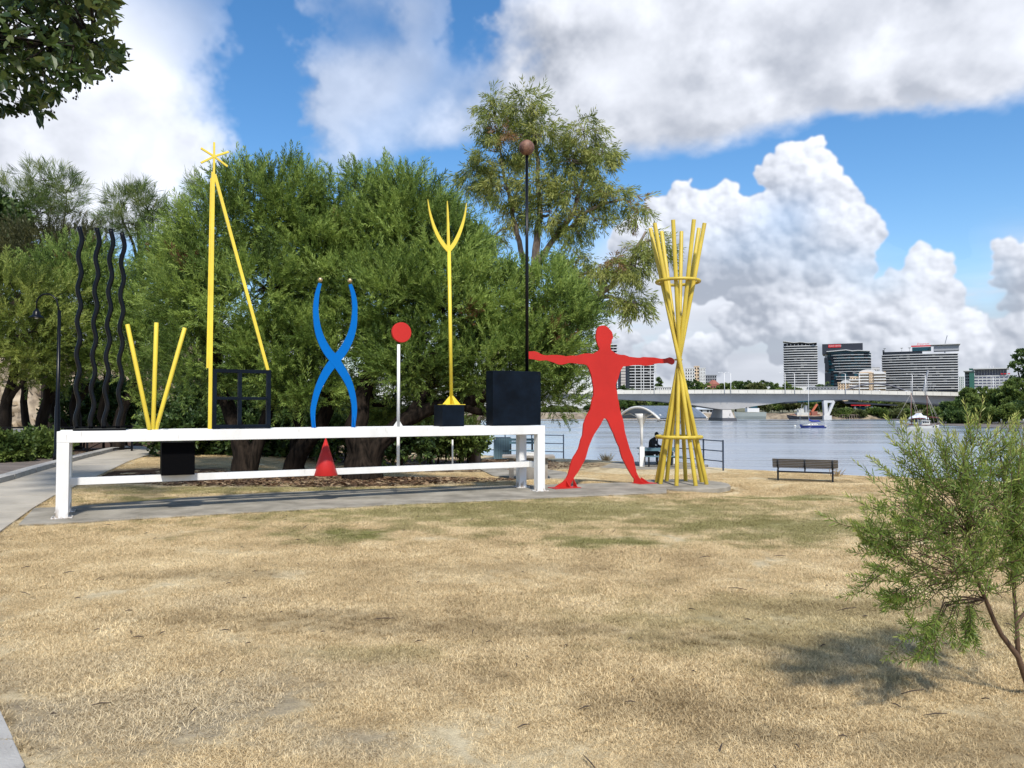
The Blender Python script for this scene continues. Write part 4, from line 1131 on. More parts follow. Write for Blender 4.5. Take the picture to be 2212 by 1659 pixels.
b0_ = base_at(100, 38)
tree('olive_tree', 'dull olive brown tree filling the gap under the she-oaks', 'tree', b0_, [[(b0_, .3), (tp(100, 800, 38), .2), (tp(105, 640, 38), .12)]],
     [lobe(80, 545, 38, 80, 55), lobe(150, 545, 38, 60, 50), lobe(200, 570, 39, 50, 45), lobe(20, 570, 37, 50, 45)], 'needle', L_OLIVE, M_BARKD, .75, 40, 8, .65, 24, lone=8)
b0_ = base_at(-30, 41)
tree('fig_tree', 'dense dark green tree cut off by the left edge behind the lamp', 'tree', b0_, [[(b0_, .4), (tp(-20, 800, 41), .3), (tp(-10, 600, 41), .18)]],
     [lobe(5, 500, 41, 42, 42), lobe(-50, 480, 41, 60, 60), lobe(15, 540, 41, 38, 32), lobe(-60, 560, 41, 80, 60)], 'broad', L_DARK, M_BARKD, .8, 40, 9, .6, 25)

# dark understorey behind the trunks
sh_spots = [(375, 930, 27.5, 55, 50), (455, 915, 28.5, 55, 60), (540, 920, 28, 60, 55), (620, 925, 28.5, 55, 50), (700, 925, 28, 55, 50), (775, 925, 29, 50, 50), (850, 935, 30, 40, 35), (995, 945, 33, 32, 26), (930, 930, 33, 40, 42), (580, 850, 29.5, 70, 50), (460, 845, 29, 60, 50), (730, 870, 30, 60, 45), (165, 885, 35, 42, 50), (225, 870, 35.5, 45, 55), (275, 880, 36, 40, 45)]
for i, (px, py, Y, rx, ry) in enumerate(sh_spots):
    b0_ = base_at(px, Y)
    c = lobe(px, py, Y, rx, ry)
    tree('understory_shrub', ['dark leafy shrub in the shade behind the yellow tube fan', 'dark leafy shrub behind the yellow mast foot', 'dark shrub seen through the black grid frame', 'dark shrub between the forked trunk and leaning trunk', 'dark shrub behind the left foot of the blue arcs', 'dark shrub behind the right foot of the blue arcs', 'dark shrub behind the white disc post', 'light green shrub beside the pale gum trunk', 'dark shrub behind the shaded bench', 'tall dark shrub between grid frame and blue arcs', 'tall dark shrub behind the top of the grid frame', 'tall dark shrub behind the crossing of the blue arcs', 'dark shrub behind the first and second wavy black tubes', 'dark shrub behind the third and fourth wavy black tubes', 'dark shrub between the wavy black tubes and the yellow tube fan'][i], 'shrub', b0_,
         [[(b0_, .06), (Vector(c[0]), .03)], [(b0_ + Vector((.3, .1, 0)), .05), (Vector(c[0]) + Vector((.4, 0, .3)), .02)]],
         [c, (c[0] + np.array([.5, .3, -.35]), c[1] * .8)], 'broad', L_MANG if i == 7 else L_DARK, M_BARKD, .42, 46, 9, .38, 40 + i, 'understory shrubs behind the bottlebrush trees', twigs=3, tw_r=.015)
# ------------------------------------------------------------------ park furniture and the river edge
M_TEAL = mat('teal_slat_paint', (.085, .165, .20), .5, var=.12, scale=3)
M_TEALG = mat('teal_grooved_panel', (.12, .20, .235), .45, var=.08, scale=2)
M_TIMB = mat('timber_slat_in_shade', (.085, .068, .047), .7, var=.25, scale=4, stretch=(.15, 1, 1))  # back slats: shade on the bench back put into the colour
M_TIMBL = mat('timber_slat_in_light', (.52, .50, .46), .5, var=.12, scale=4, stretch=(.15, 1, 1))  # seat slats: the same timber, paled for sky glare on the seat
M_STONE = mat('table_stone', (.40, .36, .31), .8, col2=(.27, .235, .20), scale=3, bump=.2)
M_ROOF = mat('grey_roof_sheet', (.12, .15, .19), .4, var=.1, scale=1)
M_CREAM = mat('cream_paint', (.60, .56, .44), .5)

def make_bench(label, loc_, rz, ln, group):
    """timber bench, local x along the seat, +y the way it faces"""
    o = thing('park_bench', label, 'bench', (0, 0, 0), group)
    h = ln / 2
    for s in (-1, 1):
        MB().bar((s * (h - .17), 0, -.05), (s * (h - .17), 0, .38), .06, .05).build('leg', M_STEELD, o, .004)
    for s in (-1, 0, 1):
        x = s * (h - .17)
        c = [(x, -.115, .74), (x, -.06, .52), (x, -.02, .44), (x, .05, .405), (x, .16, .40), (x, .40, .425)]
        MB().tube(c, [.022, .024, .026, .028, .026, .018], 8).build('arm_bracket', M_STEELD, o)
    MB().bar((-h + .17, 0, .31), (h - .17, 0, .31), .05, .05).build('rail', M_STEELD, o, .003)
    MB().bar((0, 0, .31), (0, 0, .40), .04, .04).build('rail_stub', M_STEELD, o)
    for k in range(5):
        z = .495 + k * .056; y = -.055 - k * .0145 + .028
        MB().bar((-h, y, z), (h, y, z), .024, .048, (0, -.25, 1)).build('back_slat', M_TIMB, o, .003)
    for k in range(5):
        y = .05 + k * .085
        MB().bar((-h, y, .445 + (k > 2) * .008 * (k - 2)), (h, y, .445 + (k > 2) * .008 * (k - 2)), .074, .028).build('seat_slat', M_TIMBL, o, .003)
    o.location = loc_; o.rotation_euler = (0, 0, rz)
    return o
bench = make_bench('slatted timber bench on black legs facing the river on the open grass', (9.78, 25.75, H(9.78, 25.75)), -.42 + .0, 2.05, 'timber park benches')
bp_ = P(899, 950, 38)
dup(bench, (bp_.x, 38, H(bp_.x, 38)), .12, 'slatted bench in the deep shade behind the white disc post')

def rail_fence(label, pts, zt, group, rails=(0, -.40, -.80)):
    o = thing('rail_fence', label, 'fence', (pts[0][0], pts[0][1], H(*pts[0])), group)
    for p in pts:
        MB().bar((p[0], p[1], zt + .04), (p[0], p[1], H(p[0], p[1]) - .25), .055, .055).build('post', M_NAVY, o)
    for a, b_ in zip(pts[:-1], pts[1:]):
        for r in rails:
            MB().tube([(a[0], a[1] - .0, zt + r), (b_[0], b_[1], zt + r)], .021, 8).build('rail', M_NAVY, o)
    return o
rail_fence('navy three rail fence at the water behind the stone table', [(2.5, 37.4), (.98, 38.2), (-.35, 38.9), (-1.9, 39.7)], .34, 'navy rail fences by the river')
rail_fence('navy three rail fence at the water right of the yellow poles', [(8.27, 30.2), (7.80, 31.4), (6.3, 33.4)], .38, 'navy rail fences by the river')

# teal cabinet
cz = H(-.5, 36.5)
cb_ = thing('teal_cabinet', 'teal metal service cabinet with a grooved front standing on the grass', 'cabinet', (-.47, 36.8, cz))
MB().box((-.47, 36.85, cz + .52), (.80, .95, 1.04)).build('body', M_STEELD, cb_, .01)
for k in range(10):
    MB().box((-.47 - .36 + k * .08, 36.36, cz + .53), (.070, .028, .98)).build('front_board', M_TEALG, cb_)
MB().box((-.30, 36.34, cz + .42), (.28, .02, .022)).build('handle', M_BLACK, cb_)
MB().box((-.80, 36.342, cz + .98), (.04, .012, .06)).build('sticker', M_WHITE, cb_)

# stone table on its pad
tz_ = H(.6, 26.2)
pad = [G(x, y, tz_ + .04) for x, y in ((1034, 1012), (1120, 1006), (1222, 1019), (1232, 1031), (1165, 1035.5), (1065, 1027))]
tag(MB().prism([Vector((p.x, p.y, tz_ + .04)) for p in pad], (0, 0, -.2)).build('table_pad', M_SLAB), kind='structure')
tb = thing('stone_table', 'pale stone slab table on thick legs seen through the white frame legs', 'table', (.56, 26.3, tz_))
MB().box((.56, 26.4, tz_ + .80), (1.78, 1.0, .07)).build('table_top', M_STONE, tb, .008)
for x, w_, dd in ((-.02, .16, .62), (.53, .42, .5), (1.14, .14, .62)):
    MB().box((x, 26.4, tz_ + .40), (w_, dd, .728)).build('leg', M_STONE, tb, .01)
bxw = thing('white_box', 'flat white carton lying on the stone table', 'box', (.62, 26.3, tz_ + .836))
MB().box((.62, 26.25, tz_ + .886), (.36, .28, .096)).build('carton', M_WHITE, bxw, .006)
MB().box((.62, 26.25, tz_ + .942), (.38, .30, .014)).build('lid', M_WHITE, bxw, .004)
bag = MB().ball((.80, 26.5, tz_ + .90), .085, 10, 7, (1.5, 1, .8)).build('grey_bag', M_STEELD)
tag(bag, 'small dark bag beside the white carton on the stone table', 'bag')

# blue bench set behind the stone table
bz = H(.45, 35.3)
bs = thing('blue_bench', 'teal slatted bench with a high back behind the stone table', 'bench', (.45, 35.4, bz))
for z, y, nm in ((.98, 35.62, 'back_slat'), (.84, 35.60, 'back_slat'), (.50, 35.35, 'seat_slat'), (.50, 35.22, 'seat_slat'), (.50, 35.09, 'seat_slat')):
    MB().box((.45, y, bz + z), (1.15, .11 if nm == 'seat_slat' else .035, .035 if nm == 'seat_slat' else .11)).build(nm, M_TEAL, bs, .004)
for x in (-.05, .95):
    MB().bar((x, 35.66, bz - .03), (x, 35.66, bz + 1.05), .05, .05).build('back_post', M_STEELD, bs)
    MB().bar((x, 35.1, bz - .03), (x, 35.1, bz + .48), .05, .05).build('leg', M_STEELD, bs)

# picnic shelter
sh_ = thing('picnic_shelter', 'barrel roofed picnic shelter on flared white columns by the river', 'shelter', (5.41, 32.1, H(5.4, 32.1)))
ax_ = Vector((.75, .66, 0)).normalized(); cr_ = Vector((ax_.y, -ax_.x, 0))
g0 = Vector((5.25, 32.0, 0)); zg = H(5.4, 32.1)
def arch(o, up_, n=14, hw=1.12, rise=.50, z0=1.22):
    return [o + cr_ * (hw * (-1 + 2 * i / n)) + UP * (z0 + up_ + rise * (1 - (-1 + 2 * i / n) ** 2)) for i in range(n + 1)]
RL = 3.3
for k in range(8):
    a0 = g0 + ax_ * (RL * k / 8 + (.0 if k else -.06)); a1 = g0 + ax_ * (RL * (k + 1) / 8 - .012)
    lo0, lo1, up0, up1 = arch(a0, 0), arch(a1, 0), arch(a0, .05), arch(a1, .05)
    n = len(lo0); vs = lo0 + lo1 + up0 + up1; fs = []
    for i in range(n - 1):
        fs += [(i, i + n, i + n + 1, i + 1), (2 * n + i, 2 * n + i + 1, 3 * n + i + 1, 3 * n + i), (i, i + 1, 2 * n + i + 1, 2 * n + i), (n + i + 1, n + i, 3 * n + i, 3 * n + i + 1)]
    MB().add(vs, fs).build('roof_sheet', M_ROOF, sh_)
for k in (0.0, 1.0):
    MB().tube(arch(g0 + ax_ * (RL * k - .03), -.01), .055, 8).build('roof_rim', M_WHITE, sh_)
for c0_ in (Vector((5.41, 32.12, zg)), Vector((7.15, 33.75, H(7.15, 33.75)))):
    col_ = MB().lathe(c0_ + UP * .70, [(.055, 0), (.06, .85), (.085, 1.02), (.19, 1.30), (.30, 1.52)], 20).build('column', M_WHITE, sh_)
    MB().box(c0_ + UP * .41, (.20, .20, .86)).build('column_base', M_WHITE, col_, .006)
    for sgn in (-1, 1):
        MB().tube([c0_ + UP * 2.0, c0_ + cr_ * sgn * .6 + UP * 2.22, c0_ + cr_ * sgn * 1.0 + UP * 2.16], .028, 6).build('roof_rib', M_WHITE, sh_)
padp = [(3.6, 31.6), (5.2, 30.6), (7.6, 31.0), (8.4, 33.0), (7.4, 35.2), (4.6, 34.6)]
tag(MB().prism([Vector((x, y, zg + .025)) for x, y in padp], (0, 0, -.3)).build('shelter_pad', M_SLAB), kind='structure')
pz = zg + .025
pt = thing('picnic_table', 'teal slatted picnic table with attached seats under the shelter', 'table', (6.2, 32.6, pz))
for k in range(5):
    MB().box((6.15, 32.35 + k * .15, pz + .72), (1.62, .14, .045)).build('table_slat', M_TEAL, pt, .004)
MB().box((6.15, 32.276, pz + .69), (1.62, .012, .12)).build('edge_board', M_TEAL, pt)
for y in (31.75, 33.5):
    for k in range(2):
        MB().box((6.25, y + k * .16, pz + .43), (1.5, .15, .04)).build('seat_slat', M_TEAL, pt, .004)
    for x in (5.65, 6.85):
        MB().bar((x, y + .08, pz), (x, y + .08, pz + .41), .06, .06).build('seat_leg', M_STEELD, pt)
for x in (5.6, 6.75):
    MB().bar((x, 32.65, pz), (x, 32.65, pz + .69), .09, .09).build('table_leg', M_STEELD, pt)

# people: one skinned body each, clothes as children
M_SKIN = mat('skin', (.42, .25, .17), .55)
M_SHIRTB = mat('black_shirt', (.018, .019, .022), .8)
M_REDC2 = mat('red_cloth', (.42, .02, .03), .8)
M_PANTS = mat('dark_trousers', (.022, .024, .030), .85)
M_HAIR = mat('black_hair', (.010, .008, .007), .6)
M_SHIRTW = mat('white_shirt', (.72, .71, .68), .8)
M_STRAW = mat('straw_hat', (.52, .40, .22), .8)
def skin_body(name, verts, edges, radii, material, parent, root=0):
    me = bpy.data.meshes.new(name); me.from_pydata([tuple(v) for v in verts], edges, [])
    o = bpy.data.objects.new(name, me); COL.objects.link(o)
    sk = o.modifiers.new('skin', 'SKIN'); sk.use_smooth_shade = True
    for i, r in enumerate(radii):
        d = me.skin_vertices[0].data[i]; d.radius = (r, r) if isinstance(r, (int, float)) else r; d.use_root = (i == root)
    sb_ = o.modifiers.new('sub', 'SUBSURF'); sb_.levels = 1; sb_.render_levels = 2
    me.materials.append(material)
    if parent: part_of(o, parent)
    return o
def hand(wrist, d, parent, m, side):
    d = Vector(d).normalized(); x = d.cross(UP).normalized()
    vs = [wrist, wrist + d * .05]; ed = [(0, 1)]; rr = [.024, .034]
    for i, l in enumerate((.075, .085, .08, .062)):
        b_ = len(vs); o_ = x * (.028 - .018 * i)
        vs += [wrist + d * .085 + o_, wrist + d * (.085 + l * .6) + o_ - UP * .012, wrist + d * (.085 + l) + o_ - UP * .034]
        ed += [(1, b_), (b_, b_ + 1), (b_ + 1, b_ + 2)]; rr += [.012, .010, .008]
    b_ = len(vs); vs += [wrist + d * .05 + x * .045 * side, wrist + d * .09 + x * .06 * side - UP * .015]; ed += [(1, b_), (b_, b_ + 1)]; rr += [.013, .010]
    return skin_body('hand', vs, ed, rr, m, parent)
def head(c, fwd, parent, hat=False, beard=False):
    fwd = Vector(fwd).normalized(); x = fwd.cross(UP).normalized()
    h = MB().ball(c, .098, 16, 12, (.86, .95, 1.18))
    h.ball(c + fwd * .095 - UP * .012, .017, 8, 6, (1, 1, 1.3))
    for s in (-1, 1): h.ball(c + x * s * .085 - UP * .01, .022, 8, 6, (.6, 1, 1.3))
    ho = h.build('head', M_SKIN, parent)
    e_ = MB()
    for s in (-1, 1): e_.ball(c + fwd * .086 + x * s * .034 + UP * .018, .010, 6, 5)
    e_.ball(c + fwd * .088 - UP * .052, .013, 8, 5, (1.2, 1.2, .4))
    e_.build('face', M_HAIR, ho)
    if hat:
        MB().lathe(c + UP * .055, [(.19, 0), (.185, .012), (.11, .03), (.10, .10), (.06, .125), (.0, .13)], 20).build('hat', M_STRAW, ho)
    else:
        hm = MB().ball(c - fwd * .018 + UP * .028, .106, 16, 10, (.90, .98, 1.08))
        hm.build('hair', M_HAIR, ho)
        if beard: MB().ball(c + fwd * .045 - UP * .075, .05, 10, 7, (1, 1, .7)).build('beard', M_HAIR, ho)
    return ho
# seated reader at the picnic table, bent over it, looking to the right
sp_ = Vector((5.98, 33.30, pz))
pr = thing('person', 'seated person in a black shirt bent over the picnic table', 'person', sp_)
hip = sp_ + Vector((0, .20, .52)); fw = Vector((.80, -.60, 0)).normalized(); sd_ = Vector((fw.y, -fw.x, 0))
chest = hip + fw * .15 + UP * .42; neck = hip + fw * .25 + UP * .60; hd = neck + fw * .11 + UP * .13
kl, kr = hip + fw * .42 + sd_ * .14 - UP * .02, hip + fw * .42 - sd_ * .14 - UP * .02
vs = [hip, hip + fw * .10 + UP * .18, chest, neck, neck + fw * .05 + UP * .06,
      chest + sd_ * .19 + UP * .08, chest + sd_ * .24 + fw * .14 - UP * .14, chest + sd_ * .10 + fw * .42 - UP * .19,
      chest - sd_ * .19 + UP * .08, chest - sd_ * .24 + fw * .14 - UP * .14, chest - sd_ * .10 + fw * .42 - UP * .19]
skin_body('body', vs, [(0, 1), (1, 2), (2, 3), (3, 4), (2, 5), (5, 6), (6, 7), (2, 8), (8, 9), (9, 10)], [.15, (.16, .125), (.17, .12), .07, .055, .075, .052, .036, .075, .052, .036], M_SHIRTB, pr)
vs = [hip - UP * .03, hip + sd_ * .10 - UP * .03, kl, Vector((kl.x, kl.y, pz + .09)), hip - sd_ * .10 - UP * .03, kr, Vector((kr.x, kr.y, pz + .09))]
skin_body('trousers', vs, [(0, 1), (1, 2), (2, 3), (0, 4), (4, 5), (5, 6)], [.14, .105, .072, .05, .105, .072, .05], M_PANTS, pr)
for k_ in (kl, kr): MB().ball(Vector((k_.x, k_.y, pz + .045)) + fw * .06, .05, 10, 6, (2.0, 1.3, .85)).build('shoe', M_HAIR, pr)
skin_body('red_cloth', [hip - fw * .12 + UP * .02, hip - fw * .10 + UP * .10, hip + fw * .16 + UP * .05], [(0, 1), (1, 2)], [.12, .15, .13], M_REDC2, pr)
head(hd, fw * 1 + UP * -.35, pr, beard=True)
for s in (1, -1): hand(chest + sd_ * s * .10 + fw * .42 - UP * .19, fw - sd_ * s * .25, pr, M_SKIN, -s)
# walker in a straw hat on the road
wx_, wy_ = (134.5 - CX) / F * 72, 72
wz = H(wx_, wy_) + .03
pw = thing('person', 'standing person in white shirt, dark trousers and straw hat near the cliff', 'person', (wx_, wy_, wz))
W = Vector((wx_, wy_, wz)); f2 = Vector((-.8, -.6, 0)); s2 = Vector((f2.y, -f2.x, 0))
skin_body('body', [W + UP * .92, W + UP * 1.15, W + UP * 1.38, W + UP * 1.52, W + UP * 1.36 + s2 * .19, W + UP * 1.10 + s2 * .25, W + UP * .88 + s2 * .24 + f2 * .12, W + UP * 1.36 - s2 * .19, W + UP * 1.10 - s2 * .25, W + UP * .88 - s2 * .24 + f2 * .1],
          [(0, 1), (1, 2), (2, 3), (2, 4), (4, 5), (5, 6), (2, 7), (7, 8), (8, 9)], [.14, (.15, .11), (.17, .11), .06, .07, .05, .036, .07, .05, .036], M_SHIRTW, pw)
skin_body('trousers', [W + UP * .92, W + UP * .86 + s2 * .09, W + UP * .47 + s2 * .11 + f2 * .06, W + UP * .06 + s2 * .12 - f2 * .04, W + UP * .86 - s2 * .09, W + UP * .47 - s2 * .11, W + UP * .06 - s2 * .12 + f2 * .1],
          [(0, 1), (1, 2), (2, 3), (0, 4), (4, 5), (5, 6)], [.14, .10, .07, .05, .10, .07, .05], M_PANTS, pw)
for s in (-1, 1): MB().ball(W + s2 * (.12 * s) + f2 * (.08 - .03 * s) + UP * .04, .045, 8, 6, (1.5, 1.5, .8)).build('shoe', M_HAIR, pw)
head(W + UP * 1.64, f2, pw, hat=True)
for s in (1, -1): hand(W + UP * .88 + s2 * .24 * s + f2 * .11, f2 * .3 - UP, pw, M_SKIN, s)

# dry grass tussocks on the bank
L_STRAW = leafmat('straw_blade', (.32, .24, .12), (.50, .39, .20), (.66, .54, .32), trans=.35)
for lb, px, py, Y, hgt in (('round dry grass tussock on the bank between the red legs', 1309, 992, 36.2, .55), ('wispy dry grass stalks on the bank right of the bench', 1808, 1022, 27.6, .40), ('low dry grass tussock behind the yellow poles', 1488, 1004, 33.5, .45)):
    c = P(px, py, Y); c.z = H(c.x, c.y) - .02
    g = np.random.default_rng(int(px)); n = 150 if hgt > .42 else 40
    a = g.random(n) * 6.28; t = g.random(n) ** .8 * .95
    d = np.stack([np.cos(a) * np.sin(t), np.sin(a) * np.sin(t), np.cos(t)], 1)
    s = np.stack([-np.sin(a), np.cos(a), 0 * a], 1) * .012
    p0 = np.array(c) + np.stack([g.normal(0, .07, n), g.normal(0, .07, n), 0 * a], 1)
    ln = (hgt * (.6 + .6 * g.random(n)))[:, None]
    V = np.stack([p0 - s, p0 + s, p0 + d * ln * .6 + s, p0 + d * ln - np.array([0, 0, .05])], 1).reshape(-1, 3)
    tag(np_mesh('grass_tussock', V, np.arange(n * 4).reshape(-1, 4), L_STRAW, np.repeat(g.random(n), 4)), lb, 'grass clump', 'dry tussocks on the bank')

# street lamp
lx = Vector(((125 - CX) / F * 23.8, 23.8, 0)); lx.z = H(lx.x, lx.y)
lp = thing('street_lamp', 'black swan neck lamp post with a bell shade beside the path', 'lamp', lx)
MB().lathe(lx, [(.11, 0), (.11, .30), (.085, .36), (.08, 1.75), (.055, 1.82), (.048, 4.75)], 14).build('post', M_BLACK, lp)
def LP_(px, py): return P(px, py, 23.8)
MB().tube([lx + UP * 4.7, LP_(125, 660), LP_(122, 648), LP_(114, 639), LP_(104, 635), LP_(93, 636), LP_(84, 642), LP_(79.5, 651), LP_(79, 668)], .024, 10).build('neck', M_BLACK, lp)
sc_l = LP_(79, 687)
shd = MB().lathe(sc_l, [(.225, 0), (.215, .02), (.13, .08), (.105, .13), (.10, .20), (.055, .23), (.035, .30)], 20).build('shade', M_BLACK, lp)
MB().ball(sc_l + UP * .04, .07, 10, 8).build('bulb', M_WHITE, shd)

# black fence on the left
bf = thing('black_fence', 'low black railing with crossed bars in front of the left trees', 'fence', (-18, 28.6, H(-18, 28.6)))
fpts = [(-22.5, 27.2), (-20.9, 27.7), (-19.3, 28.2), (-17.7, 28.7), (-16.1, 29.2), (-14.9, 30.2)]
for x, y in fpts: MB().bar((x, y, H(x, y) - .1), (x, y, H(x, y) + 1.02), .06, .06).build('post', M_BLACK, bf)
for (x0, y0), (x1, y1) in zip(fpts[:-1], fpts[1:]):
    for r in (.98, .12): MB().bar((x0, y0, H(x0, y0) + r), (x1, y1, H(x1, y1) + r), .05, .06).build('rail', M_BLACK, bf)
    MB().bar((x0, y0, H(x0, y0) + .14), (x1, y1, H(x1, y1) + .95), .025, .03).build('cross_bar', M_BLACK, bf)
    MB().bar((x0, y0 + .03, H(x0, y0) + .95), (x1, y1 + .03, H(x1, y1) + .14), .025, .03).build('cross_bar', M_BLACK, bf)

# low plants by the fence
for i, (px, py, Y, r, lb) in enumerate(((12, 975, 24.5, 40, 'bright green low shrub at the left edge under the trees'), (70, 968, 26, 34, 'low green plant beside the pavement left of the lamp post'), (112, 962, 26.5, 26, 'grassy green plant right behind the lamp post'))):
    c = lobe(px, py, Y, r, r * .7); b0_ = Vector((c[0][0], c[0][1], H(c[0][0], c[0][1]) - .02))
    tree('low_shrub', lb, 'shrub', b0_, [[(b0_, .03), (Vector(c[0]), .015)]], [c], 'broad' if i < 2 else 'needle', L_MANG, M_BARKD, .34, 44, 9, .26, 70 + i, 'low plants beside the pavement', twigs=2, tw_r=.01)

# stone cliff, road, cars and sign far left
M_CLIFF = mat('cliff_stone', (.47, .38, .27), .95, col2=(.11, .085, .06), scale=.5, bump=.9, bscale=1.2, detail=9)
g = np.random.default_rng(8)
cu = np.linspace(0, 1, 90); cv_ = np.linspace(0, 1, 26)
UU, VV2 = np.meshgrid(cu, cv_)
cxx = -84 + 36 * UU; czz = -1.6 + 13 * VV2
blk = np.floor(UU * 18 + np.floor(VV2 * 7) * .5) ; row_ = np.floor(VV2 * 7)
hsh = np.sin(blk * 12.9898 + row_ * 78.233) * 43758.5453; hsh -= np.floor(hsh)
cyy = 112 + 6 * UU + 3.5 * VV2 + hsh * 1.1 + .6 * np.sin(UU * 31 + VV2 * 9) + .4 * g.normal(size=UU.shape)
vv = np.stack([cxx, cyy, czz], -1).reshape(-1, 3); ii = (np.arange(25)[:, None] * 90 + np.arange(89)[None, :]).ravel()
tag(np_mesh('cliff', vv, np.stack([ii, ii + 1, ii + 91, ii + 90], 1), M_CLIFF), kind='structure')
M_ROAD = mat('road_asphalt', (.17, .165, .155), .9, var=.2, scale=.6)
rd = MB(); rd.prism([Vector((x, y, H(-50, 80) + .03)) for x, y in ((-95, 62), (-30, 66), (-22, 84), (-26, 106), (-95, 108))], (0, 0, -.2))
tag(rd.build('road', M_ROAD), kind='structure')

M_GLASSD = mat('dark_car_glass', (.02, .028, .035), .08, spec=.8)
M_TYRE = mat('tyre', (.015, .015, .015), .8)
M_HUB = mat('hub_metal', (.45, .45, .46), .35, metal=.7)
M_LRED = mat('tail_lamp_red', (.5, .02, .02), .3)
def make_car(label, p, rz, paint, prof, roof, w=1.72, group='cars parked in the shade behind the trees', tail=True):
    """prof: side outline of the body, roof: side outline of the glasshouse; x forward"""
    o = thing('parked_car', label, 'car', (0, 0, 0), group)
    mb = MB(); mb.prism([Vector((x, -w / 2, z)) for x, z in prof], (0, w, 0))
    mb.build('body', paint, o, .05)
    k = len(roof); mb = MB()
    vs = [Vector((x, s * (w / 2 - .06 - .28 * max(0, (z - roof[0][1])) ), z)) for s in (-1, 1) for x, z in roof]
    fs = [(i, (i + 1) % k, k + (i + 1) % k, k + i) for i in range(k)] + [tuple(range(k))[::-1], tuple(range(k, 2 * k))]
    mb.add(vs, fs); cab = mb.build('cabin', paint, o, .03)
    zs = [z for _, z in roof]; z0, z1 = min(zs), max(zs); xs = [x for x, z in roof if z > z1 - .1]; xb = [x for x, z in roof if z < z0 + .1]
    for s in (-1, 1):
        for a, b_ in ((.06, .48), (.54, .94)):
            def X(t, z): 
                f = (z - z0) / (z1 - z0); l = min(xb) + (min(xs) - min(xb)) * f; r = max(xb) + (max(xs) - max(xb)) * f
                return l + (r - l) * t
            q = []
            for t, z in ((a, z0 + .06), (b_, z0 + .06), (b_, z1 - .12), (a, z1 - .12)):
                q.append(Vector((X(t, z), s * (w / 2 - .06 - .28 * (z - z0) + .012), z)))
            MB().prism(q, (0, s * .006, 0)).build('side_window', M_GLASSD, cab)
    for end in (0, 1):
        def E(z): 
            f = (z - z0) / (z1 - z0)
            return (min(xb) + (min(xs) - min(xb)) * f - .012) if end == 0 else (max(xb) + (max(xs) - max(xb)) * f + .012)
        za, zb2 = z0 + .08, z1 - .10
        q = [Vector((E(za), -w / 2 + .2, za)), Vector((E(za), w / 2 - .2, za)), Vector((E(zb2), w / 2 - .3, zb2)), Vector((E(zb2), -w / 2 + .3, zb2))]
        MB().prism(q, (-.006 if end == 0 else .006, 0, 0)).build('end_window', M_GLASSD, cab)
    L0, L1 = min(x for x, _ in prof), max(x for x, _ in prof)
    for x in (L0 + .75, L1 - .85):
        for s in (-1, 1):
            wh = MB().lathe((x, s * (w / 2 - .20), .31), [(.29, 0), (.315, .03), (.315, .17), (.29, .20)], 18, True, (0, s, 0)).build('wheel', M_TYRE, o)
            MB().lathe((x, s * (w / 2 - .005), .31), [(.19, 0), (.17, .02)], 14, True, (0, s, 0)).build('hub', M_HUB, wh)
    for s in (-1, 1):
        MB().box((L0 - .002, s * (w / 2 - .18), .82), (.05, .2, .22)).build('tail_light', M_LRED, o)
        MB().box((L1 - .03, s * (w / 2 - .25), .68), (.08, .3, .14)).build('headlight', M_WHITE, o)
    o.location = p; o.rotation_euler = (0, 0, rz)
    return o
HATCH = ([(-2.0, .32), (2.0, .32), (2.05, .62), (1.9, .80), (1.05, .95), (-1.85, 1.0), (-2.05, .85)], [(1.05, .93), (.35, 1.42), (-.9, 1.47), (-1.6, 1.36), (-1.92, .96)])
VAN = ([(-2.2, .34), (2.2, .34), (2.25, .7), (2.0, .95), (1.5, 1.08), (-2.15, 1.08), (-2.25, .8)], [(1.5, 1.05), (.8, 1.72), (-1.9, 1.80), (-2.2, 1.5), (-2.22, 1.05)])
M_CBLUE = mat('blue_car_paint', (.01, .085, .42), .22, coat=.6)
M_CSILV = mat('silver_car_paint', (.42, .43, .44), .25, metal=.5, coat=.5)
M_CDARK = mat('charcoal_car_paint', (.03, .032, .036), .22, coat=.6)
M_CWHITE = mat('white_car_paint', (.75, .75, .74), .25, coat=.5)
rz_ = H(-45, 90) + .03
make_car('blue hatchback parked in the shade behind the yellow tube fan', ((303 - CX) / F * 92, 92, rz_), math.pi + .2, M_CBLUE, *HATCH)
make_car('charcoal car parked just beyond the blue hatchback', ((322 - CX) / F * 99, 99, rz_), math.pi + .2, M_CDARK, *HATCH)
make_car('silver van parked right of the blue hatchback', ((372 - CX) / F * 84, 84, rz_), math.pi * .62, M_CSILV, *VAN)
M_SIGNY = mat('sign_yellow', (.80, .50, .03), .45)
sx_ = Vector(((215.6 - CX) / F * 86, 86, rz_ - .03))
sg = thing('road_sign', 'yellow diamond road sign with two black arrows beyond the trunks', 'sign', sx_)
MB().tube([sx_, sx_ + UP * 2.3], .035, 8).build('post', M_HUB, sg)
sc3 = P(215.6, 893.6, 85.9); rr_ = .40
pn_ = MB().prism([sc3 + Vector((rr_, 0, 0)), sc3 + Vector((0, 0, rr_)), sc3 - Vector((rr_, 0, 0)), sc3 - Vector((0, 0, rr_))], (0, .03, 0)).build('panel', M_SIGNY, sg)
for s in (-1, 1):
    c = sc3 + Vector((.09 * s, -.008, 0))
    MB().prism([c + Vector((-.028, 0, -.16)), c + Vector((.028, 0, -.16)), c + Vector((.028, 0, .03 * s + .0)), c + Vector((.028, 0, .16)), c + Vector((-.028, 0, .16))], (0, .006, 0)).build('arrow_stem', M_BLACK, pn_)
    t = c + UP * (.20 * s)
    MB().prism([t + Vector((-.075, 0, -.09 * s)), t + Vector((.075, 0, -.09 * s)), t], (0, .006, 0)).build('arrow_head', M_BLACK, pn_)
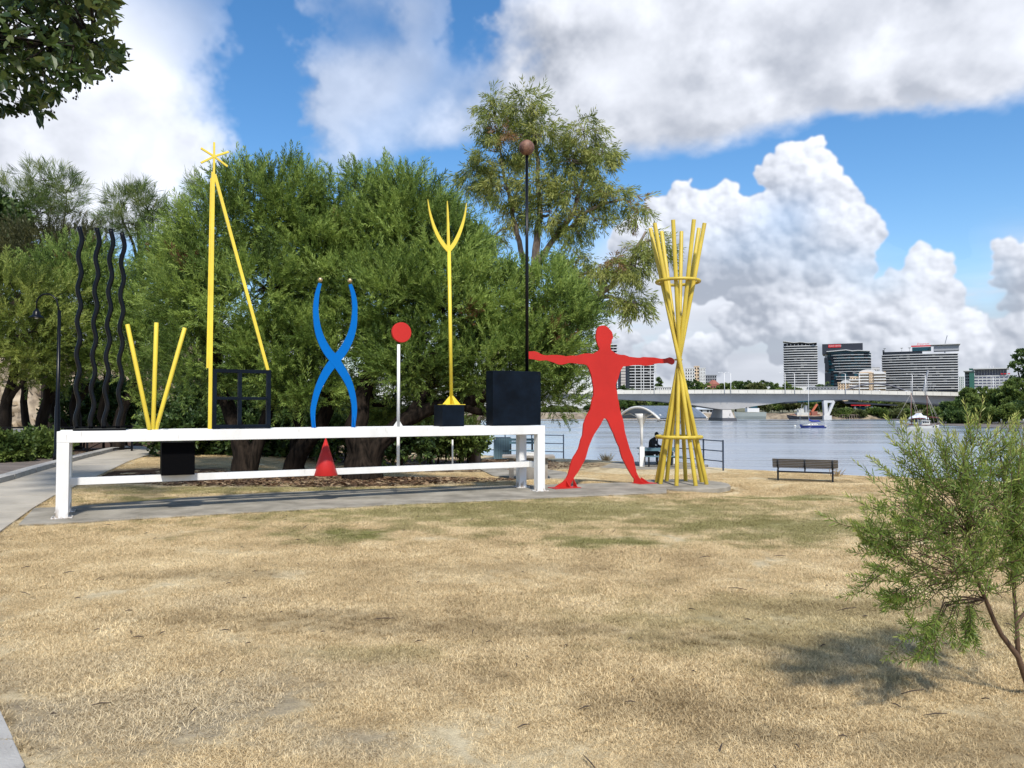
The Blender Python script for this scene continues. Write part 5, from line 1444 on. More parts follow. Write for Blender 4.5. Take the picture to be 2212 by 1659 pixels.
# ------------------------------------------------------------------ far shore: bridge, towers, boats, trees
M_BRW = mat('pale_bridge_concrete', (.60, .57, .50), .85, var=.08, scale=.25)
M_BRG = mat('grey_bridge_concrete', (.40, .385, .37), .85, var=.10, scale=.12)
M_SLABW = mat('white_floor_edge', (.56, .56, .555), .5)
M_WALLW = mat('white_wall', (.66, .65, .63), .6, var=.05, scale=.1)
M_WALLC = mat('cream_wall', (.66, .50, .34), .7, var=.06, scale=.1)
M_WALLG = mat('grey_wall', (.30, .31, .33), .6)
M_WALLB = mat('beige_wall', (.46, .42, .38), .7)
M_GL1 = mat('dark_window_glass', (.022, .027, .036), .25, spec=.12)
M_GL2 = mat('mid_window_glass', (.035, .043, .052), .25, spec=.2)
M_GL3 = mat('curtained_window', (.15, .15, .145), .5)
M_GLT = mat('teal_window_glass', (.012, .060, .085), .15, spec=.25)
M_GLB = mat('blue_window_glass', (.016, .024, .075), .08, spec=.5)
M_DKBOX = mat('charcoal_cladding', (.022, .025, .036), .45)
M_GREENG = mat('green_window_glass', (.02, .11, .085), .12)
M_BRICKR = mat('red_brick', (.28, .10, .07), .85)
M_RSIGN = mat('sign_red', (.55, .015, .022), .4)
GZ = -1.2

def X_at(px, Y): return (px - CX) / F * Y
def Z_at(py, Y): return P(CX, py, Y).z

_share = {}
def shared_box(name, material, c, size, parent, tilt=0.0):
    """alike boxes share one mesh, stretched by the object's scale"""
    k = (name, material.name)
    if k not in _share:
        o = MB().box((0, 0, 0), (1, 1, 1)).build(name, material); _share[k] = o.data
        bpy.data.objects.remove(o)
    o = bpy.data.objects.new(name, _share[k]); COL.objects.link(o)
    o.location = c; o.scale = size; o.rotation_euler = (0, 0, tilt)
    o.parent = parent; o.matrix_parent_inverse = parent.matrix_basis.inverted()
    return o

def tower(name, label, px0, px1, Y, fl_tops, bulge, depth, bays, mats_, slab_m, slab_h, core_m, seed, group, over=1.2, rag=0.0, base_m=None):
    """curved front tower: floor edges, recessed glass bays"""
    g = np.random.default_rng(seed)
    x0, x1 = X_at(px0, Y), X_at(px1, Y)
    t = thing(name, label, 'building', ((x0 + x1) / 2, Y, GZ), group)
    def front(u, inset=0.0):
        x = x0 + (x1 - x0) * u
        return Vector((x + (inset * (1 - 2 * u) * .6), Y + bulge * (1 - math.sin(math.pi * (.12 + .76 * u)) ** .8) + inset, 0))
    def plan(inset, n=12):
        p = [front(i / n, inset) for i in range(n + 1)]
        return p + [Vector((x1 - inset, Y + depth - inset, 0)), Vector((x0 + inset, Y + depth - inset, 0))]
    ztop = Z_at(fl_tops[0], Y)
    MB().prism([p + UP * (GZ - .5) for p in plan(over + .7)], UP * (ztop - GZ + .5 - slab_h * .4)).build('core', core_m, t)
    zs = [Z_at(y, Y) for y in fl_tops]
    for i, z in enumerate(zs):
        MB().prism([p + UP * (z - slab_h) for p in plan(0)], UP * slab_h).build('floor_slab', slab_m, t)
        zl = zs[i + 1] if i + 1 < len(zs) else max(GZ, z - (zs[0] - zs[1]))
        hh = z - slab_h - zl
        if hh < .3: continue
        for b_ in range(bays):
            u = (b_ + .5) / bays
            p, pa, pb = front(u, over), front(b_ / bays, over), front((b_ + 1) / bays, over)
            if (b_ + i) % 7 == 3: pass
            w = (pb - pa).length * .93
            m = mats_[int(g.choice(len(mats_), p=[.62, .28, .10] if len(mats_) == 3 else None))]
            shared_box('window', m, p + UP * (zl + hh / 2), (w, .9, hh * .99), t, math.atan2((pb - pa).y, (pb - pa).x))
    return t, front

# bridge
YB = 335.0
def bz_top(px): return Z_at(np.interp(px, [1100, 1335, 1573, 1850, 2050, 2260], [843.5, 843, 842, 843.2, 847, 853]), YB)
def bz_sof(px): return Z_at(np.interp(px, [1100, 1240, 1335, 1430, 1500, 1558, 1590, 1640, 1700, 1780, 1840, 1930, 2000, 2060, 2110, 2150, 2260], [866, 860, 862, 866.5, 874.5, 884, 884, 876.5, 868.5, 863.7, 862.7, 865, 868.5, 875, 882, 884, 870]), YB)
br = thing('road_bridge', 'long pale concrete box girder bridge across the river', 'bridge', (X_at(1573, YB), YB, WATER_Z))
pxs = np.linspace(1100, 2260, 117)
g1 = MB(); vs, fs = [], []
for px in pxs:
    x = X_at(px, YB); zt_, zs_ = bz_top(px) - 1.75, bz_sof(px)
    vs += [(x, YB + 2.6, zs_), (x, YB + 1.6, zt_), (x, YB + 20.4, zt_), (x, YB + 19.4, zs_)]
for i in range(len(pxs) - 1):
    a = i * 4
    fs += [(a, a + 4, a + 5, a + 1), (a + 1, a + 5, a + 6, a + 2), (a + 2, a + 6, a + 7, a + 3), (a + 3, a + 7, a + 4, a)]
g1.add(vs, fs).build('girder', M_BRG, br)
dk_ = MB(); vs, fs = [], []
for px in pxs:
    x = X_at(px, YB); z = bz_top(px) - 1.15
    vs += [(x, YB - .9, z - .55), (x, YB - .9, z), (x, YB + 22.9, z), (x, YB + 22.9, z - .58)]
for i in range(len(pxs) - 1):
    a = i * 4
    fs += [(a, a + 4, a + 5, a + 1), (a + 1, a + 5, a + 6, a + 2), (a + 2, a + 6, a + 7, a + 3), (a + 3, a + 7, a + 4, a)]
dk_.add(vs, fs).build('deck', M_BRW, br)
pe = np.linspace(1100, 2260, 62)
for a, b_ in zip(pe[:-1], pe[1:]):
    xa, xb2 = X_at(a, YB) + .06, X_at(b_, YB) - .06; za, zb2 = bz_top(a), bz_top(b_)
    mb = MB(); mb.prism([Vector((xa, YB - 1.05, za - 1.62)), Vector((xb2, YB - 1.05, zb2 - 1.62)), Vector((xb2, YB - 1.05, zb2 - .12)), Vector((xa, YB - 1.05, za - .12))], (0, .35, 0))
    mb.build('parapet_panel', M_BRW, br)
rl = MB()
for a, b_ in zip(pe[:-1], pe[1:]):
    rl.bar((X_at(a, YB), YB - .9, bz_top(a)), (X_at(b_, YB), YB - .9, bz_top(b_)), .14, .14)
rl.build('hand_rail', M_BRW, br)
for px, wtop, wbot in ((1573.5, 10.5, 15.5), (2113, 10.5, 15.5)):
    xw = X_at(px, YB); k = YB / F
    zt_ = bz_sof(px) + .05
    pr_ = MB().hexa([(xw - wbot * k, YB - 1.5, WATER_Z - 1), (xw + wbot * k, YB - 1.5, WATER_Z - 1), (xw + wbot * k, YB + 22, WATER_Z - 1), (xw - wbot * k, YB + 22, WATER_Z - 1),
                     (xw - wtop * k * .85, YB + 3, zt_), (xw + wtop * k * .85, YB + 3, zt_), (xw + wtop * k * .85, YB + 19, zt_), (xw - wtop * k * .85, YB + 19, zt_)]).build('pier', M_BRG, br)
    MB().hexa([(xw - (wbot + 1) * k, YB - 2, WATER_Z - 1), (xw + (wbot + 1) * k, YB - 2, WATER_Z - 1), (xw + (wbot + 1) * k, YB + 22.5, WATER_Z - 1), (xw - (wbot + 1) * k, YB + 22.5, WATER_Z - 1),
               (xw - (wbot - .6) * k, YB - 1.4, WATER_Z + 1.4), (xw + (wbot - .6) * k, YB - 1.4, WATER_Z + 1.4), (xw + (wbot - .6) * k, YB + 21.9, WATER_Z + 1.4), (xw - (wbot - .6) * k, YB + 21.9, WATER_Z + 1.4)]).build('tide_band', M_DKBOX, pr_)
def text(name, body, c, size, material, parent, shear=0.0, ext=.02, align='CENTER', rz=0.0):
    cu_ = bpy.data.curves.new(name, 'FONT'); cu_.body = body; cu_.size = size; cu_.align_x = align; cu_.align_y = 'CENTER'; cu_.extrude = ext; cu_.shear = shear
    cu_.materials.append(material)
    tmp = bpy.data.objects.new(name, cu_)
    me = bpy.data.meshes.new_from_object(tmp); bpy.data.objects.remove(tmp)
    o = bpy.data.objects.new(name, me); COL.objects.link(o)
    o.rotation_euler = (math.pi / 2, 0, rz); o.location = c
    part_of(o, parent)
    return o
text('pier_letter', 'E', P(1577, 896.5, YB - .8), 1.5, M_DKBOX, br)

# lamp posts and cars on the bridge
BG = 'lamp posts along the bridge'
bl_pts = [(1412, 'leftmost bridge lamp post, beside the apartment block'), (1563.5, 'left one of the bridge lamp pair over the pier'), (1577, 'right one of the bridge lamp pair over the pier'), (1694, 'bridge lamp post at the left edge of the white banded tower'), (1714.6, 'bridge lamp post in front of the white banded tower'), (1824, 'bridge lamp post beside the stepped cream building'), (1853.7, 'bridge lamp post in front of the stepped cream building'), (1968, 'bridge lamp post above the ketch masts'), (1996, 'bridge lamp post right of the ketch masts'), (2142, 'rightmost bridge lamp post above the mangroves')]
proto_l = None
for px, lb in bl_pts:
    x = X_at(px, YB); z = bz_top(px) - 1.15
    if proto_l is None:
        proto_l = thing('bridge_lamp', lb, 'lamp post', (0, 0, 0), BG)
        MB().tube([(0, 0, -.6), (0, 0, 8.3)], [.17, .11], 8).build('post', M_WALLW, proto_l)
        MB().tube([(0, 0, 8.2), (-.9, 0, 8.6), (-2.0, 0, 8.7)], .07, 6).build('arm', M_WALLW, proto_l)
        MB().box((-2.3, 0, 8.68), (.9, .3, .16)).build('lamp_head', M_WALLW, proto_l)
        proto_l.location = (x, YB - 1.25, z)
    else: dup(proto_l, (x, YB - 1.25, z), 0, lb)
mini = make_car('white car crossing the bridge in front of the white banded tower', (X_at(1752, YB), YB + 4, bz_top(1752) - 1.12), 0, M_CWHITE, *HATCH, group='cars crossing the bridge')
for px, lb, s in ((1345, 'white car on the bridge beside the apartment block', 1.05), (1822, 'white car on the bridge before the cream building', 1.0), (1900, 'white car on the bridge under the arch of the footbridge', 1.1), (1975, 'white car on the bridge between the two ketch masts', 1.05), (2100, 'white car near the right end of the bridge above the mangroves', 1.1)):
    dup(mini, (X_at(px, YB), YB + 4, bz_top(px) - 1.12), 0 if px % 2 else math.pi, lb, s)

# three tall towers
TG = 'tall buildings beyond the bridge'
t1, f1 = tower('apartment_tower', 'slender white banded tower with a wavy white roof', 1692.5, 1767.5, 900, [746.5 + 5.2 * i for i in range(18)], 6, 26, 10, [M_GL1, M_GL2, M_GL3], M_SLABW, .85, M_GL1, 5, TG)
Y = 900; x0, x1 = X_at(1693, Y), X_at(1766, Y); zr = Z_at(746.5, Y)
for k in range(9):
    u = (k + .5) / 9
    shared_box('penthouse_glass', M_GL1, (x0 + (x1 - x0) * u, Y + 6, zr + 1.6), ((x1 - x0) / 9 * .9, 3, 3.2), t1)
mb = MB(); vs, fs = [], []
for k in range(13):
    u = k / 12; x = x0 - .6 + (x1 - x0 + .6) * u
    z = Z_at([735.2, 736.0, 737, 738.2, 739.0, 738.6, 738.0, 738.6, 739.8, 740.6, 740.6, 740.2, 740.0][k], Y)
    vs += [(x, Y - 1, z - .7), (x, Y - 1, z), (x, Y + 24, z), (x, Y + 24, z - .7)]
for i in range(12):
    a = i * 4; fs += [(a, a + 4, a + 5, a + 1), (a + 1, a + 5, a + 6, a + 2), (a + 2, a + 6, a + 7, a + 3), (a + 3, a + 7, a + 4, a)]
fs += [(0, 1, 2, 3), (51, 50, 49, 48)]
mb.add(vs, fs).build('roof', M_SLABW, t1)

t2, f2_ = tower('office_tower', 'dark teal glass office tower with a red sign on its charcoal crown', 1787, 1883, 880, [763.0 + 6.2 * i for i in range(13)], 9, 30, 13, [M_GLT, M_GL1, M_GL2], M_GL1, .35, M_GL1, 6, TG, over=.8)
Y = 880
def wbox(nm, m, px0, py0, px1, py1, Y0, d, par):
    a, b_ = Vector((X_at(px0, Y0), Y0, Z_at(py1, Y0))), Vector((X_at(px1, Y0), Y0 + d, Z_at(py0, Y0)))
    return MB().box((a + b_) / 2, (b_.x - a.x, b_.y - a.y, b_.z - a.z)).build(nm, m, par)
wbox('crown', M_DKBOX, 1774, 741.8, 1862.5, 764, Y + 3, 34, t2)
wbox('side_wall', M_WALLB, 1777, 764, 1786.5, 842, Y + 6, 30, t2)
for (a, c, d, e) in ((1781, 772, 1790, 783), (1783, 783, 1791, 800), (1782, 805, 1795, 842)): wbox('dark_bay', M_GL1, a, c, d, e, Y - .5, 8, t2)
for i, y in enumerate((766.0, 772.5, 778.6, 784.5, 790.5, 796.2, 802, 813, 818.5)):
    px0 = 1797 + (4 if i % 3 else 0) + i * .8
    pts = [f2_((X_at(q, Y) - X_at(1787, Y)) / (X_at(1883, Y) - X_at(1787, Y)), -1.0) for q in np.linspace(px0, 1884.5 if i < 7 else 1850, 10)]
    vs, fs = [], []; z = Z_at(y, Y)
    for p in pts: vs += [p + UP * (z - .5), p + UP * z, p + Vector((0, 1.6, z)), p + Vector((0, 1.6, z - .5))]
    for k in range(9):
        a = k * 4; fs += [(a, a + 4, a + 5, a + 1), (a + 1, a + 5, a + 6, a + 2), (a + 2, a + 6, a + 7, a + 3), (a + 3, a + 7, a + 4, a)]
    MB().add(vs, fs).build('sun_shade', M_SLABW, t2)
vs, fs = [], []
for k, (px, py) in enumerate(((1786, 757.6), (1800, 756.8), (1815, 755.8), (1829, 754.9), (1842, 757.4), (1855, 756.8), (1868, 757.6), (1880, 758.4))):
    x, z = X_at(px, Y), Z_at(py, Y); vs += [(x, Y - 1.5, z - .8), (x, Y - 1.5, z), (x, Y + 20, z), (x, Y + 20, z - .8)]
for k in range(7):
    a = k * 4; fs += [(a, a + 4, a + 5, a + 1), (a + 1, a + 5, a + 6, a + 2), (a + 2, a + 6, a + 7, a + 3), (a + 3, a + 7, a + 4, a)]
MB().add(vs, fs).build('roof', M_SLABW, t2)
wbox('top_glass', M_GLT, 1788, 758, 1879, 763, Y + 1, 6, t2)
sgn = wbox('red_sign', M_RSIGN, 1788.0, 743.4, 1815.8, 749.6, Y + 2.4, .5, t2)
text('sign_text', 'FLIGHT CENTRE', P(1801.9, 746.5, Y + 2.3), 2.05, M_SLABW, sgn)

t3, f3_ = tower('hotel_tower', 'wide white banded hotel tower with a rooftop garden and red sign', 1903, 2070.5, 900, [764.2 + 5.38 * i for i in range(15)], 8, 34, 21, [M_GL1, M_GL2, M_GL3], M_SLABW, .85, M_GL1, 9, TG)
Y = 900
wbox('roof_garden', M_GL1, 1905, 758.5, 1990, 764.5, Y + 4, 20, t3)
wbox('roof_bar_glass', M_GLT, 1967, 750, 2008, 758, Y + 5, 14, t3)
wbox('red_fascia', M_RSIGN, 1965.5, 746.2, 2009, 749.0, Y + 4.4, 1.2, t3)
wbox('plant_room', M_WALLG, 2013, 747.5, 2066, 759, Y + 6, 20, t3)
wbox('roof', M_SLABW, 2010, 744.6, 2072, 746.2, Y + 3, 26, t3)
wbox('side_wall', M_GL1, 1900.5, 754, 1903.5, 842, Y + 6, 28, t3)
text('sign_text', 'Emporium', P(1989, 743.2, Y + 4.6), 3.4, M_RSIGN, t3, shear=.35, ext=.15)
for px in (1910.5, 1949, 1966, 2010):
    b0_ = Vector((X_at(px, Y), Y + 3, Z_at(758, Y))); pm = MB().tube([b0_, b0_ + UP * 3.6], .18, 6)
    for k in range(9):
        a = k * .7; d = Vector((math.cos(a), math.sin(a), .35))
        pm.tube([b0_ + UP * 3.6, b0_ + UP * 3.9 + d * 1.0, b0_ + UP * 3.3 + d * 1.9], [.16, .22, .04], 4)
    pm.build('roof_palm', L_DARK, t3)
cn = thing('tower_crane', 'thin luffing crane jib rising behind the hotel roof', 'crane', (X_at(2043, 940), 940, GZ))
MB().bar((X_at(2043, 940), 940, GZ), (X_at(2043, 940), 940, Z_at(744, 940)), 1.2, 1.2).build('mast', M_WALLG, cn)
MB().bar((X_at(2043, 940), 940, Z_at(744, 940)), (X_at(2048.5, 940), 940, Z_at(724.5, 940)), .55, .8).build('jib', M_WALLG, cn)

def block(name, label, Y, parts_, group=None):
    """parts_: (px0, py0, px1, ybase, dy, depth, wall, floors, bays, window mat, fill)"""
    ax0 = X_at((parts_[0][0] + parts_[0][2]) / 2, Y)
    o = thing(name, label, 'building', (ax0, Y, GZ), group)
    for (a, t_, c, b_, dy, d, wm, fl, bays, wmat, fill) in parts_:
        zb2 = GZ if b_ is None else Z_at(b_, Y); yb_ = b_ or 843
        A, B2 = Vector((X_at(a, Y), Y + dy, zb2)), Vector((X_at(c, Y), Y + dy + d, Z_at(t_, Y)))
        MB().box((A + B2) / 2, B2 - A).build('wall', wm, o)
        MB().box(((A.x + B2.x) / 2, (A.y + B2.y) / 2, B2.z + .22), (B2.x - A.x + .6, d + .6, .44)).build('roof_edge', wm, o)
        if not fl: continue
        hh = (B2.z - Z_at(yb_, Y)) / fl; w = (B2.x - A.x) / bays
        for i in range(fl):
            z = B2.z - hh * (i + .52)
            for k in range(bays):
                shared_box('window', wmat, (A.x + w * (k + .5), A.y + .1, z), (w * fill[0], .36, hh * fill[1]), o)
            MB().box(((A.x + B2.x) / 2, A.y - .14, z - hh * (fill[1] * .5 + .07)), (B2.x - A.x - .1, .28, hh * .10)).build('sill_band', wm, o)
    return o
# apartment block behind the red man
o = block('apartment_block', 'apartment block with a white balcony grid under the red right arm', 620,
          [(1335, 776, 1341.5, None, 4, 20, M_GLB, 11, 2, M_GL1, (.7, .7)), (1341.5, 776, 1351.5, None, 3, 20, M_WALLB, 0, 0, None, None), (1351.5, 777, 1355, None, 5, 20, M_GLB, 0, 0, None, None), (1355, 776, 1361.5, None, 3, 20, M_GL2, 0, 0, None, None), (1361.5, 777, 1413, None, 5, 22, M_GL1, 11, 8, M_GL3, (.45, .5))])
Y = 620
for i in range(12):
    z = Z_at(777.5 + 6.15 * i, Y)
    MB().box((X_at(1389, Y), Y + 3.4, z), (X_at(1418, Y) - X_at(1360.5, Y), 3.6, .55)).build('balcony_slab', M_SLABW, o)
    MB().box((X_at(1346.5, Y), Y + 2.9, z), (X_at(1351.5, Y) - X_at(1341.5, Y), .3, .22)).build('joint', M_GL1, o)
for px in (1372.5, 1385, 1390.5, 1405, 1416.5):
    MB().box((X_at(px, Y), Y + 1.8, (GZ + Z_at(777, Y)) / 2), (.55, .5, Z_at(777, Y) - GZ)).build('fin', M_SLABW, o)
o = block('apartment_tower', 'white floored tower mostly hidden behind the head of the red man', 640, [(1286, 744, 1333, None, 3, 22, M_WALLG, 16, 6, M_GL1, (.7, .6))])
Y = 640
for i in range(17):
    MB().box((X_at(1309.5, Y), Y + 2.2, Z_at(744 + 6.1 * i, Y)), (X_at(1334.5, Y) - X_at(1284, Y), 3.4, .7)).build('balcony_slab', M_SLABW, o)
block('apartment_tower', 'white apartment tower right of the pinched yellow poles', 760, [(1480, 796, 1501, None, 0, 22, M_WALLW, 7, 4, M_GL2, (.55, .5)), (1500, 791.5, 1511, None, 2, 18, M_WALLC, 7, 2, M_GL1, (.6, .5)), (1511, 795.5, 1524, None, 1, 20, M_WALLW, 7, 4, M_GL2, (.4, .45))], TG)
block('apartment_block', 'dark balconied block just right of the white apartment tower', 800, [(1524.5, 810.5, 1548, None, 0, 20, M_WALLG, 5, 5, M_GL1, (.7, .55))], TG)
hs_ = thing('brick_house', 'red brick house with a conical red roof among the trees', 'house', (X_at(1541, 560), 560, GZ))
Y = 560
wbox('wall', M_BRICKR, 1528, 829, 1555, 846, Y, 14, hs_)
MB().lathe((X_at(1541, Y), Y + 6, Z_at(829.5, Y)), [(5.0, 0), (4.6, .3), (2.0, 2.4), (1.6, 2.9), (.0, 3.2)], 8, False).build('roof', M_BRICKR, hs_)
wbox('gable', M_WALLC, 1529, 834, 1534, 843, Y - .3, 2, hs_)
for px in (1537, 1542, 1547): wbox('window', M_GL1, px, 834, px + 2.2, 839, Y - .15, .5, hs_)
block('low_building', 'low white building beside the leftmost bridge lamp post', 520, [(1417, 836.5, 1450, None, 0, 14, M_WALLW, 1, 7, M_GL2, (.6, .4))])
block('low_building', 'low white building on the bank at the foot of the white banded tower', 700, [(1712, 834, 1760, None, 0, 16, M_WALLW, 0, 0, None, None), (1745, 837, 1812, None, -6, 14, M_WALLG, 1, 10, M_GL2, (.6, .3))])
# stepped cream building
cb2 = block('stepped_apartments', 'stepped cream apartment building with domed white roofs and deep balconies', 560,
            [(1857, 804, 1913, None, 4, 22, M_WALLC, 6, 6, M_GL1, (.66, .42)), (1878, 806, 1887, None, 1.5, 8, M_WALLC, 6, 2, M_GL3, (.4, .4)), (1836, 814, 1860, None, 2, 18, M_WALLC, 4, 4, M_GL1, (.6, .42)), (1809, 826, 1840, None, 0, 16, M_WALLC, 3, 5, M_GL1, (.5, .4))])
Y = 560
for i in range(6):
    z = Z_at(808 + 6.3 * i, Y)
    for (a, c) in ((1855.5, 1877), (1888, 1914.5)):
        MB().box((X_at((a + c) / 2, Y), Y + 2.2, z + .35), (X_at(c, Y) - X_at(a, Y), 3.2, .95)).build('balcony', M_WALLW, cb2)
for i in range(4):
    MB().box((X_at(1846, Y), Y + .6, Z_at(820 + 6.2 * i, Y)), (X_at(1858, Y) - X_at(1834, Y), 2.4, .8)).build('balcony', M_WALLW, cb2)
def dome(px0, px1, py0, py1, dy, d, m):
    a, c = X_at(px0, Y), X_at(px1, Y); zb2, zt_ = Z_at(py1, Y), Z_at(py0, Y); n = 10; vs = []
    for yy in (Y + dy, Y + dy + d):
        for k in range(n + 1):
            t = math.pi * k / n; vs.append((a + (c - a) * (1 - math.cos(t)) / 2, yy, zb2 + (zt_ - zb2) * math.sin(t)))
    fs = [(k, k + 1, n + 2 + k, n + 1 + k) for k in range(n)] + [tuple(range(n + 1)), tuple(reversed(range(n + 1, 2 * n + 2)))]
    MB().add(vs, fs, False).build('roof', m, cb2)
dome(1857, 1895, 797, 804, 5, 18, M_SLABW); dome(1880, 1914, 801, 808, 2, 18, M_SLABW); dome(1815, 1838, 820, 827, -.5, 15, M_SLABW)
block('striped_block', 'small dark block with white vertical stripes beside the dark office tower', 980, [(1884, 793.5, 1901, None, 0, 20, M_WALLW, 1, 5, M_GL1, (.5, .85))], TG)
block('lattice_block', 'small white block with green trim right of the hotel tower', 860, [(2072, 814, 2083, None, 0, 14, M_WALLW, 6, 3, M_GREENG, (.5, .5))], TG)
b5 = block('office_block', 'white office block with a flat overhanging roof and green glass stair', 650,
           [(2104.5, 812, 2188, None, 0, 26, M_WALLW, 5, 9, M_GLB, (.86, .44)), (2083.5, 802, 2104, None, 5, 24, M_WALLG, 6, 4, M_GL1, (.8, .45)), (2094, 796, 2105, None, -1, 10, M_GREENG, 0, 0, None, None), (2106, 798, 2176, 812, 2, 20, M_GLB, 0, 0, None, None)], TG)
Y = 650
for k in range(12): shared_box('mullion', M_WALLW, (X_at(2109 + k * 6, Y), Y + 1.9, Z_at(805, Y)), (.18, .3, 5.2), b5)
MB().box((X_at(2142, Y), Y + 10, Z_at(796, Y)), (X_at(2180, Y) - X_at(2101, Y), 26, .9)).build('roof', M_SLABW, b5)
MB().box((X_at(2092, Y), Y + 10, Z_at(800, Y)), (X_at(2104, Y) - X_at(2081, Y), 24, .7)).build('roof', M_SLABW, b5)
for px in (2135, 2141, 2147): MB().bar((X_at(px, Y), Y + 8, Z_at(796, Y)), (X_at(px, Y), Y + 8, Z_at(789, Y)), .3, .3).build('roof_pipe', M_WALLW, b5)
for px in (2165, 2172, 2180): shared_box('awning', M_RSIGN, (X_at(px, Y), Y - .6, Z_at(808, Y)), (1.9, 1.2, .8), b5)

for o_ in list(scene.objects):      # each far building squares up to the river bend it stands on
    if o_.get('category') in ('building', 'house') and o_.location.y > 300:
        a_ = math.atan2(o_.location.x, o_.location.y); o_.rotation_euler = (0, 0, -a_); o_.scale = (math.cos(a_), 1, 1)

# footbridge behind the road bridge
fbz = thing('footbridge', 'curved footbridge with a steel arch, white V pier and leaning pylon', 'bridge', (X_at(1788, 385), 385, WATER_Z))
YF = 440
M_DKGREY = mat('dark_grey_steel', (.10, .10, .115), .6)
MB().tube([Vector((X_at(1815 + 150 * k / 16, YF), YF, Z_at(848 - 19.5 * math.sin(math.pi * k / 16), YF))) for k in range(17)], .55, 8).build('arch', M_DKGREY, fbz)
MB().bar((X_at(1690, 400), 400, Z_at(869.5, 400)), (X_at(1830, 420), 420, Z_at(862, 420)), 4, 1.1).build('deck', M_DKBOX, fbz)
for k in range(6): shared_box('glass_panel', M_GLT, (X_at(1728 + 10 * k, 401), 401.5 + k, Z_at(865.3 - .4 * k, 400)), (2.1, .2, 1.5), fbz)
MB().bar((X_at(1830, 420), 420, Z_at(862, 420)), (X_at(2020, 450), 450, Z_at(861, 450)), 4, 1.1).build('deck', M_DKBOX, fbz)
YV = 384
MB().bar((X_at(1783, YV), YV, Z_at(905, YV)), (X_at(1781, YV), YV, Z_at(867, YV)), 1.8, 2.2, (0, 1, 0)).build('v_pier', M_SLABW, fbz)
MB().bar((X_at(1786, YV), YV, Z_at(899, YV)), (X_at(1800, YV), YV, Z_at(867, YV)), 1.2, 1.8, (0, 1, 0)).build('v_strut', M_SLABW, fbz)
MB().bar((X_at(1779, YV), YV, Z_at(867.5, YV)), (X_at(1801, YV), YV, Z_at(867.5, YV)), 1.2, 1.0, (0, 1, 0)).build('cross_head', M_SLABW, fbz)
MB().box((X_at(1784, YV), YV, Z_at(903, YV)), (X_at(1792, YV) - X_at(1775, YV), 4, 2.6)).build('pier_foot', M_SLABW, fbz)
MB().bar((X_at(1995, 455), 455, Z_at(845, 455)), (X_at(2005.5, 455), 455, Z_at(800, 455)), .8, .8).build('pylon', M_WALLG, fbz)
for px in (2001, 2012, 2022, 2032): MB().tube([(X_at(2000, 455), 455, Z_at(822, 455)), (X_at(px, 455), 457, Z_at(848, 455))], .12, 5).build('stay_cable', M_WALLG, fbz)

# waterside buildings
wh_ = thing('white_house', 'low white house with a pale hipped roof on the far bank', 'house', (X_at(1525, 412), 412, GZ)); Y = 412
wbox('wall', M_WALLW, 1502, 884, 1550, 892, Y, 9, wh_)
a, c = X_at(1499, Y), X_at(1553, Y); z0, z1 = Z_at(884.5, Y), Z_at(877.5, Y)
MB().hexa([(a, Y - 1, z0), (c, Y - 1, z0), (c, Y + 10.5, z0), (a, Y + 10.5, z0), (a + 3.5, Y + 4, z1), (c - 3.5, Y + 4, z1), (c - 3.5, Y + 5, z1), (a + 3.5, Y + 5, z1)]).build('roof', mat('pale_roof_sheet', (.50, .53, .55), .5), wh_)
for px in (1506, 1513, 1527, 1534, 1541): wbox('window', M_GL1, px, 886, px + 4, 890, Y - .12, .4, wh_)
block('boat_shed', 'cream shed on the bank between the white house and the pier', 416, [(1551, 880, 1562, 893, 0, 8, M_WALLC, 1, 2, M_GL1, (.5, .4))])
pv = thing('pavilion', 'long dark roofed pavilion with a glass front among the mangroves', 'building', (X_at(1875, 412), 412, GZ)); Y = 412
MB().hexa([(X_at(1822, Y), Y - 2, Z_at(872, Y)), (X_at(1934, Y), Y - 2, Z_at(876.5, Y)), (X_at(1934, Y), Y + 12, Z_at(876.5, Y)), (X_at(1822, Y), Y + 12, Z_at(872, Y)),
           (X_at(1818, Y), Y - 2, Z_at(866.5, Y)), (X_at(1936, Y), Y - 2, Z_at(874.5, Y)), (X_at(1936, Y), Y + 12, Z_at(874.5, Y)), (X_at(1818, Y), Y + 12, Z_at(866.5, Y))]).build('roof', M_DKBOX, pv)
wbox('glass_front', M_GLT, 1848, 879, 1881, 887.5, Y, 6, pv); wbox('deck', M_WALLW, 1844, 887.5, 1886, 889, Y - 1, 8, pv); wbox('fascia', M_RSIGN, 1838, 874.5, 1880, 876.2, Y - 2.2, .4, pv)
for px in (1845.5, 1882): wbox('column', M_SLABW, px, 878, px + 3, 888, Y - .4, 1, pv)
jt = thing('timber_jetty', 'weathered timber jetty on thin piles below the pavilion', 'jetty', (X_at(1835, 396), 396, WATER_Z)); Y = 396
wbox('deck', M_BARKG, 1812, 895.5, 1856, 896.8, Y, 3, jt)
for k in range(9): wbox('pile', M_BARKG, 1813 + 5.2 * k, 896.8, 1814.2 + 5.2 * k, 906, Y + .2, .4, jt)

